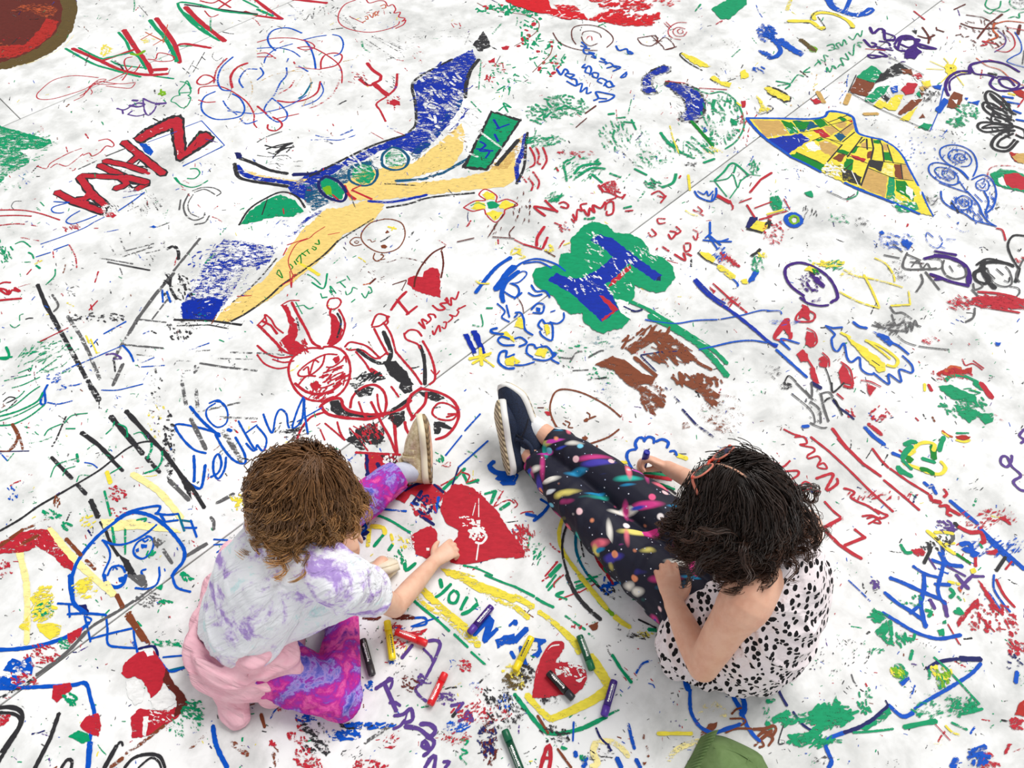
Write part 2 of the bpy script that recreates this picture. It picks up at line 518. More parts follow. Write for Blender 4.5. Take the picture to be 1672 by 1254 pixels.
DRAW += r'''
T 380 40 500
D aeroplane_drawing | giant blue and yellow winged aeroplane with green round windows
f B .72: 1310 135,1330 190,1290 270,1265 380,1240 460,1180 540,1100 640,1010 710,960 690,880 670,800 690,720 740,600 780,480 870,400 960,330 930,300 890,420 810,600 750,720 690,900 620,1000 570,1000 480,1000 380,985 330,1060 270,1150 210
f z .5: 1260 380,1240 470,1180 540,1060 680,1000 740,960 700,1060 620,1160 500,1200 420
f z .62: 400 890,480 850,640 770,800 720,640 870,560 960,440 1020,390 960
f q .86: 1250 540,1270 600,1250 700,1200 780,1000 830,900 860,760 960,640 960,600 880,700 800,850 780,980 760,1060 700
f q .9: 880 870,1060 860,1240 840,1400 800,1500 700,1540 690,1550 840,1480 890,1300 905,1060 930,880 950,760 960
f q .92: 740 960,830 985,770 1070,600 1150,520 1254,280 1254,400 1100,560 1010,640 985
f t .6: 1380 790,1460 730,1570 620,1590 600,1570 680,1500 790
f q .6: 60 790,150 820,330 850,420 840,360 880,200 860,80 820
l z 20 .7: 890 855,1040 845,1150 810,1290 730
l k 10 .6: 830 870,1000 880
s B 20 .75: 740 965,860 970,1000 945,1060 930
s k 14 .7: 840 1000,960 980,1080 945,1320 920
s B 26 .7: 1600 600,1580 700,1550 780,1560 860
s k 16 .75: 1610 590,1600 660,1590 780,1550 870
s k 22 .8: 1345 190,1300 250,1275 330,1270 400
f k .7: 1370 35,1395 80,1410 120,1350 150,1310 110
s k 16 .72: 1200 190,1100 240,1000 300,980 350,995 420,1000 540,960 590
s k 16 .75: 940 605,780 655,640 720,500 790,420 830
s k 22 .8: 40 730,120 760,200 795,300 815
l n 26 .85: 330 820,470 815
s B 30 .75: 20 770,60 815,130 840,240 855,340 870
s k 22 .85: 10 760,30 830,100 855,200 870,300 885
f n .8: 10 700,45 700,50 725,20 735
s k 12 .85: 35 1095,90 1010,180 950,270 915,350 940,395 1000
f g .85: 40 1095,90 1020,180 960,260 930,340 960,390 1020,330 1050,230 1050,120 1080
l k 8 .7: 190 950,160 1040
l r 8 .8: 275 1005,280 1035
s z 16 .9: 700 755,640 790,640 850,700 880,760 870,790 820,770 770,700 755
f g .72: 700 762,760 775,780 820,750 865,700 872,655 840,655 790
s z 16 .9: 870 670,820 710,820 770,880 795,940 780,960 730,920 685,870 670
f g .6: 870 680,920 695,945 735,930 775,880 785,835 760,830 715
s n 18 .9: 510 828,470 860,480 910,530 950,600 965,620 920,580 860,510 828
f g .85: 510 838,570 865,610 920,595 955,535 940,490 900,480 860
f h .85: 490 890,530 880,545 930,510 930
s r 18 .9: 610 880,635 930,670 955
l r 14 .85: 650 905,760 955
l r 10 .85: 655 900,700 880
l r 10 .85: 545 930,590 970
f k .92: 1410 470,1580 520,1390 800,1250 785
f g .82: 1420 482,1560 528,1385 785,1275 775
l B 14 .85: 1425 520,1455 570
s B 12 .85: 1440 570,1510 545
l B 14 .85: 1430 600,1450 640
s B 14 .85: 1350 640,1380 660,1350 690,1420 690
s B 12 .8: 1330 680,1400 690,1380 730
l k 24 .85: 1440 770,1560 630
l v 14 .6: 1340 580,1490 690
c v 60 150 130 60 16 .6 30: 1130 350
c v 60 120 130 60 16 .6 30: 1120 520
c v 30 120 60 60 12 .6 30: 700 760
c v 30 60 160 60 14 .6 30: 1280 580
c B 60 150 200 90 9 .6 140: 1140 400
c k 40 160 80 50 6 .5 150: 1000 800
D flower_drawing | four petalled yellow flower outlined in red and green
f y .85: 1360 930,1390 910,1430 930,1430 955,1390 960
f y .9: 1300 1005,1330 965,1375 975,1380 1005,1330 1015
f y .9: 1450 985,1490 960,1540 985,1500 1010,1460 1005
f y .9: 1380 1030,1420 1015,1475 1030,1450 1060,1430 1070
f g .85: 1385 975,1420 965,1460 985,1440 1005,1395 1005
s r 8 .85: 1260 1000,1320 965,1380 960,1345 930,1380 900,1440 935,1440 970,1500 955,1555 985,1490 1010,1480 1040,1435 1080,1385 1040,1370 1010,1310 1020,1260 1000
s g 6 .8: 1300 990,1340 975,1380 990
T 270 240 400
D aeroplane_tail_drawing | scuffed deep blue and pale yellow wing tip
f q .93: 1100 420,1490 420,1400 500,1220 580,1140 700,1000 820,860 930,700 1050,450 1190,340 1190,380 1130,520 1010,680 900,760 790,880 680,950 560
f B .55: 330 700,400 630,500 640,700 680,770 680,700 800,560 830,510 900,480 960,420 1060,330 1170,100 1170,110 1080,180 960,250 820
f B .85: 110 1070,200 1030,400 1040,370 1120,320 1190,120 1175
s B 30 .5: 1060 440,960 500,880 590,800 660
s k 16 .75: 1180 640,1080 740,960 830,800 940,700 1030,560 1130,450 1190
l k 18 .85: 60 1180,300 1185,520 1215
l k 10 .7: 80 1220,300 1215,430 1240
l k 12 .6: 1420 490,1180 640
s k 12 .6: 760 760,660 880,560 980,460 1060
c B 90 260 220 50 12 .6 150: 400 880
c v 80 240 220 50 12 .6 150: 380 900
c k 60 200 160 40 6 .55 150: 400 1080
c k 40 120 60 40 8 .55 30: 160 1180
c b 30 200 80 50 9 .5 150: 760 560
s r 7 .85: 1090 545,1020 590,980 625,900 660,850 740,840 790,860 850,880 890
s r 9 .8: 970 625,830 670
l r 9 .8: 830 690,805 740
l r 7 .8: 1110 600,1190 585
s r 8 .8: 850 850,860 960,870 880,900 870
l r 8 .8: 490 1020,590 1015
s r 8 .8: 800 940,850 915,890 880
D green_capitals_drawing | green word in capitals on the yellow wing
s G 9 .9: 760 865,800 895,775 840,760 870
s G 9 .9: 850 800,870 820,860 835
l G 9 .9: 880 780,895 805
s G 9 .9: 890 770,925 795,920 740,895 770
l G 9 .9: 930 725,960 745
l G 9 .9: 920 740,975 700
l G 9 .9: 965 705,985 730
s G 9 .9: 1000 690,1020 705,1030 690,1005 680
s G 11 .9: 1020 660,1050 665,1045 635
l y 20 .9: 910 790,960 820
l y 24 .85: 975 825,1050 875
D green_heart_arrow_drawing | green arrow and climate words in capitals
s g 13 .9: 1000 925,1080 965,1105 865
s g 10 .8: 970 870,1020 900,1060 940
l g 9 .8: 1190 920,1230 960
l g 9 .8: 1170 930,1230 905
l g 8 .8: 1240 880,1260 910
s g 9 .7: 1230 985,1240 1010,1270 990,1280 960,1310 970
l g 12 .8: 1070 1030,1105 1025
l g 9 .8: 1060 1000,1070 1030
s g 9 .8: 1120 980,1140 1010,1125 950,1165 1000
l g 9 .8: 1270 1060,1295 1040
s g 9 .8: 1340 1000,1365 1030,1390 985
s g 9 .8: 1390 1000,1410 990,1400 960,1385 955
s g 9 .8: 945 1080,980 1105,1010 1095
l g 7 .8: 890 1090,940 1080
l g 7 .8: 890 1060,935 1140
D black_curve_drawing | nested grey arcs like a letter C
s K 12 .75: 160 320,125 400,145 470,200 500,260 480,270 450
s K 9 .75: 185 300,250 278,330 280,380 310,350 335
s K 9 .7: 200 310,270 290,340 325
s K 12 .7: 105 360,95 430
s K 12 .75: 200 530,270 515,300 470
s K 8 .7: 190 325,155 390,170 450,230 480
s g 10 .8: 170 150,215 150,235 180,200 215,150 215
s g 10 .8: 60 210,100 250,170 275,230 265,290 230
l g 14 .8: 70 210,95 245
l b 6 .85: 390 0,120 130
D face_drawing | brown round cartoon face with tiny ear
s w 9 .95: 1500 492,1400 520,1340 590,1350 650,1420 705,1500 722,1590 690,1635 610,1620 530,1560 498,1490 492
s w 8 .9: 1330 620,1290 620,1260 650,1290 675,1340 665
s w 6 .9: 1310 640,1290 650,1310 660,1320 645
f w .95: 1470 675,1500 668,1515 680,1500 692,1475 692
f w .9: 1500 585,1515 570,1530 585,1510 592
l y 16 .9: 1520 545,1575 560
l y 10 .9: 1545 570,1560 545
s w 6 .9: 1380 635,1400 635,1410 650,1435 640
s w 9 .9: 1430 725,1420 760,1450 780,1490 745,1470 735
s w 7 .85: 1450 775,1500 765
T 1 1
D heart_on_stem_drawing | red filled heart under a dark brown arch with lettering
f r .97: 975 600,980 565,1020 545,1075 555,1085 520,1120 495,1170 500,1190 540,1190 690,1100 670,1010 635
s W 13 .95: 1220 358,1140 400,1070 480,1030 560,1020 620
s W 12 .9: 1200 390,1210 470,1195 560
s r 20 .95: 970 650,920 700,870 770
l r 20 .95: 915 710,985 795
l r 16 .9: 970 800,1040 745
s r 14 .9: 1050 850,1090 890,1070 830,1110 850
s r 13 .9: 1100 860,1130 830,1110 800,1150 800,1160 820
s r 16 .9: 1140 740,1180 770,1220 760,1190 730,1240 720,1230 690
s r 13 .9: 1220 700,1260 740,1260 690,1290 700,1310 650
s r 13 .9: 1140 905,1150 930,1180 870,1190 910
s r 11 .9: 1200 880,1220 890,1230 850,1210 850
s r 11 .9: 1240 850,1270 820,1250 800,1290 810,1310 780,1300 770,1355 740
s W 8 .6: 930 430,1010 440,1095 465
s W 6 .5: 670 520,700 480,760 455,840 460,910 440
c W 20 120 50 24 6 .5 20: 780 560
l W 14 .8: 730 600,770 565
l W 9 .8: 880 605,970 575
l W 7 .8: 940 640,970 580
l o 10 .6: 690 605,740 595
D handprint_drawing | red outlined monster hands with scribbled palms
s r 18 .95: 225 720,270 810,320 900,360 980,410 1010
s r 16 .95: 165 740,200 790,240 840
f r .85: 165 740,195 730,240 850,260 860,265 930,245 970,310 1000,300 1040,220 1060,150 970,200 930,210 860
s r 9 .9: 155 740,210 710,275 708
s r 18 .9: 10 870,50 910,120 980,180 1040,260 1060
s r 12 .9: 30 880,60 850,50 800,90 830,120 880,170 920
l r 16 .85: 30 840,90 870,130 925
s r 12 .9: 0 870,40 830,60 800
s r 12 .9: 505 692,470 700,455 740,475 765,520 755,545 720,530 695,500 692
s r 16 .9: 480 760,475 800,510 860,490 920,460 990
f r .85: 480 790,520 820,540 870,560 900,545 950,490 1000,460 1005,480 930
s r 14 .9: 530 765,560 820,570 880,540 960,470 1010
s k 14 .7: 520 790,545 850,520 950
s k 12 .65: 255 820,275 900
s r 16 .95: 430 1020,330 1020,240 1070,205 1140,215 1220,260 1300,330 1350,430 1360,530 1320,590 1240,605 1140,570 1050,500 1010,430 1010
s r 13 .9: 520 1060,440 1060,340 1110,270 1170,280 1200,350 1190,420 1130,440 1060
s r 12 .9: 300 1160,330 1140,340 1190,370 1100,400 1110
f r .9: 490 1090,530 1065,540 1090,510 1120
s r 12 .9: 450 1140,490 1140,550 1100,570 1070,580 1110
l r 12 .85: 430 1180,560 1130
c r 40 90 60 70 14 .8 140: 510 1200
s r 14 .9: 270 1254,320 1200,380 1200
f r .9: 340 1254,380 1230,420 1260,380 1300
c r 30 80 50 60 12 .8 140: 400 1320
s r 14 .9: 0 1000,60 1050,140 1080,230 1070
s r 12 .9: 0 1060,50 1120,130 1150,200 1140
s r 12 .8: 100 1090,170 1110,240 1100
l K 14 .6: 0 1050,230 1065
c r 30 100 70 60 10 .8 40: 240 1010
s r 16 .95: 760 890,800 970,850 1060
s r 14 .9: 745 870,770 810,800 795,850 820,800 870,745 880
s r 14 .9: 820 850,870 930,900 1040
s r 13 .9: 830 870,850 850,840 810,860 815
s r 16 .95: 900 1040,960 1110,1020 1180,1070 1254
s r 14 .95: 640 1040,700 1110,740 1170,790 1190
s r 14 .9: 580 1020,600 1030,680 1030,770 1085,840 1050
s r 14 .9: 570 1010,600 980,650 985,720 1010,800 1085
s r 14 .95: 955 930,990 900,1040 905,1070 940
s r 14 .95: 955 920,970 960,1040 990,1060 1020
s r 16 .95: 1075 970,1120 1050,1150 1140,1155 1220,1120 1254
s r 10 .85: 1130 1160,1160 1190,1185 1165
f k .85: 820 1110,900 1100,960 1160,1020 1254,940 1254,860 1190
s k 30 .8: 820 910,850 980,870 1050,850 1110
s k 24 .8: 650 1025,720 1080,790 1115,840 1110
s k 24 .85: 1055 1000,1080 1060,1090 1150,1090 1254
l r 18 .9: 740 1150,810 1200
c k 40 90 30 60 12 .8 150: 740 1210
D monster_drawing | red and black scribbled creature beneath the hands
T 1 2
s r 20 .95: 245 0,320 55,400 70,480 50,545 0
s r 12 .85: 350 0,420 30,500 0
s r 22 .95: 425 160,410 150,470 110,540 100,560 150,600 180,700 200,800 200,930 170,1000 110
s r 22 .95: 425 165,460 200,540 220,640 230,740 230,860 190
f k .75: 470 120,530 110,600 180,620 215,540 210,480 180
s k 26 .75: 600 200,720 215,820 200,920 150,1000 90
s r 18 .95: 605 160,620 90,680 30,760 10,820 50,840 120,830 190
s r 14 .9: 660 120,690 200,720 230
s r 14 .9: 780 70,790 150,820 220
s r 18 .9: 740 120,780 200,820 280,860 350,905 460
s r 22 .95: 860 190,890 260,900 370,910 470
s r 14 .9: 870 20,900 60,920 90
f k .65: 630 50,700 20,760 30,740 80,660 90
f k .6: 600 0,700 0,640 45
f k .75: 930 0,1010 0,1010 50,960 70,920 30
f k .7: 1050 60,1150 50,1220 100,1160 120,1090 90
f k .75: 870 190,960 180,960 240,910 290,850 230
s r 22 .95: 1070 30,1000 80,980 150,1010 220
s r 20 .95: 1070 35,1180 60,1270 110,1310 190,1290 270,1230 340,1160 365
s r 20 .95: 1100 60,1090 130,1040 190,1000 240
s r 14 .9: 1140 170,1180 130,1240 135,1300 180,1270 235,1190 235,1140 200,1145 165
s r 14 .9: 1230 220,1290 200,1240 200
s k 10 .7: 1150 160,1190 155
f k .8: 1150 250,1200 250,1270 290,1250 300,1200 290,1180 330,1150 330
s r 20 .95: 960 250,970 300,1010 360
s r 16 .95: 430 190,350 220,290 290,260 360
s r 12 .9: 440 260,500 310,570 370
s r 13 .9: 520 250,540 320,570 370
s r 10 .9: 600 290,660 360,720 440
l r 10 .8: 410 300,440 370
f k .72: 640 300,740 260,830 350,800 390,740 400,640 340
f k .7: 570 360,640 340,720 430,680 440
c r 30 90 60 70 14 .7 60: 720 330
c k 60 120 80 60 10 .7 60: 710 340
s r 18 .95: 640 450,740 455,930 465
f r .96: 700 460,900 470,920 520,850 560,720 610,700 540
f k .6: 800 470,920 470,900 530,860 550
c v 40 60 40 24 12 .8 90: 870 500
f n .95: 700 460,722 465,730 600,705 610
l n 24 .9: 780 520,800 560
l k 30 .6: 150 320,270 300
c k 40 120 60 40 9 .6 150: 220 300
D blue_cursive_drawing | blue joined-up word with looping tail letter
s b 13 .9: 0 400,40 440,60 360,0 280
s b 14 .9: 40 200,70 280,100 320,120 220,150 170,190 200,200 270,210 290
s b 14 .9: 300 90,260 180,230 290,290 240,305 100,310 200,330 330
s b 10 .9: 260 250,330 210,420 160
T 0 2
s b 20 .95: 1235 150,1320 250,1430 345
s b 16 .95: 1430 330,1300 290,1145 268,1180 350,1260 430,1340 455
s b 12 .95: 1400 130,1345 170,1350 230,1410 285,1470 260,1480 190,1450 130,1400 118
s b 13 .9: 1360 130,1420 110,1460 150
l b 22 .9: 1480 300,1505 310
s b 20 .95: 1260 470,1265 560,1262 640
s b 20 .95: 1210 640,1260 670,1310 675,1335 530
s b 16 .95: 1370 610,1420 580,1440 520,1420 460,1390 500,1390 580,1420 620,1460 560,1470 480
s b 16 .95: 1400 330,1450 420,1520 500,1590 520,1590 460,1530 350
s b 14 .95: 1550 245,1590 320,1650 420,1672 430
l b 12 .95: 1590 330,1672 270
s b 14 .9: 1600 390,1650 440,1672 400
D green_scribble_lines_drawing | sweeping green hatch lines
s g 10 .85: 0 190,100 140,200 60,260 20
s g 14 .85: 0 215,120 180,240 120,280 60
s g 9 .8: 0 245,130 200,260 130
s g 12 .85: 0 275,90 265,200 210,290 140
s g 9 .7: 40 130,120 90,160 50
s g 9 .7: 80 30,150 10,260 -40
s k 9 .7: 20 120,60 90,100 100,40 130
l k 9 .7: 40 180,110 110
s b 16 .9: 310 10,280 70,265 130,295 130,290 50
s b 10 .7: 310 125,380 135,470 115
s b 12 .6: 370 45,430 30,400 10,480 15,530 0
s b 9 .8: 660 45,760 45,850 25,930 5
s w 22 .7: 80 265,120 340,100 390,60 440
l w 14 .7: 130 350,150 430
s w 8 .8: 0 440,60 440,100 410
l n 7 .85: 0 445,190 440
l b 8 .85: 5 455,50 505
l g 8 .7: 50 505,90 455
c w 16 30 40 20 8 .6 0: 10 150
'''
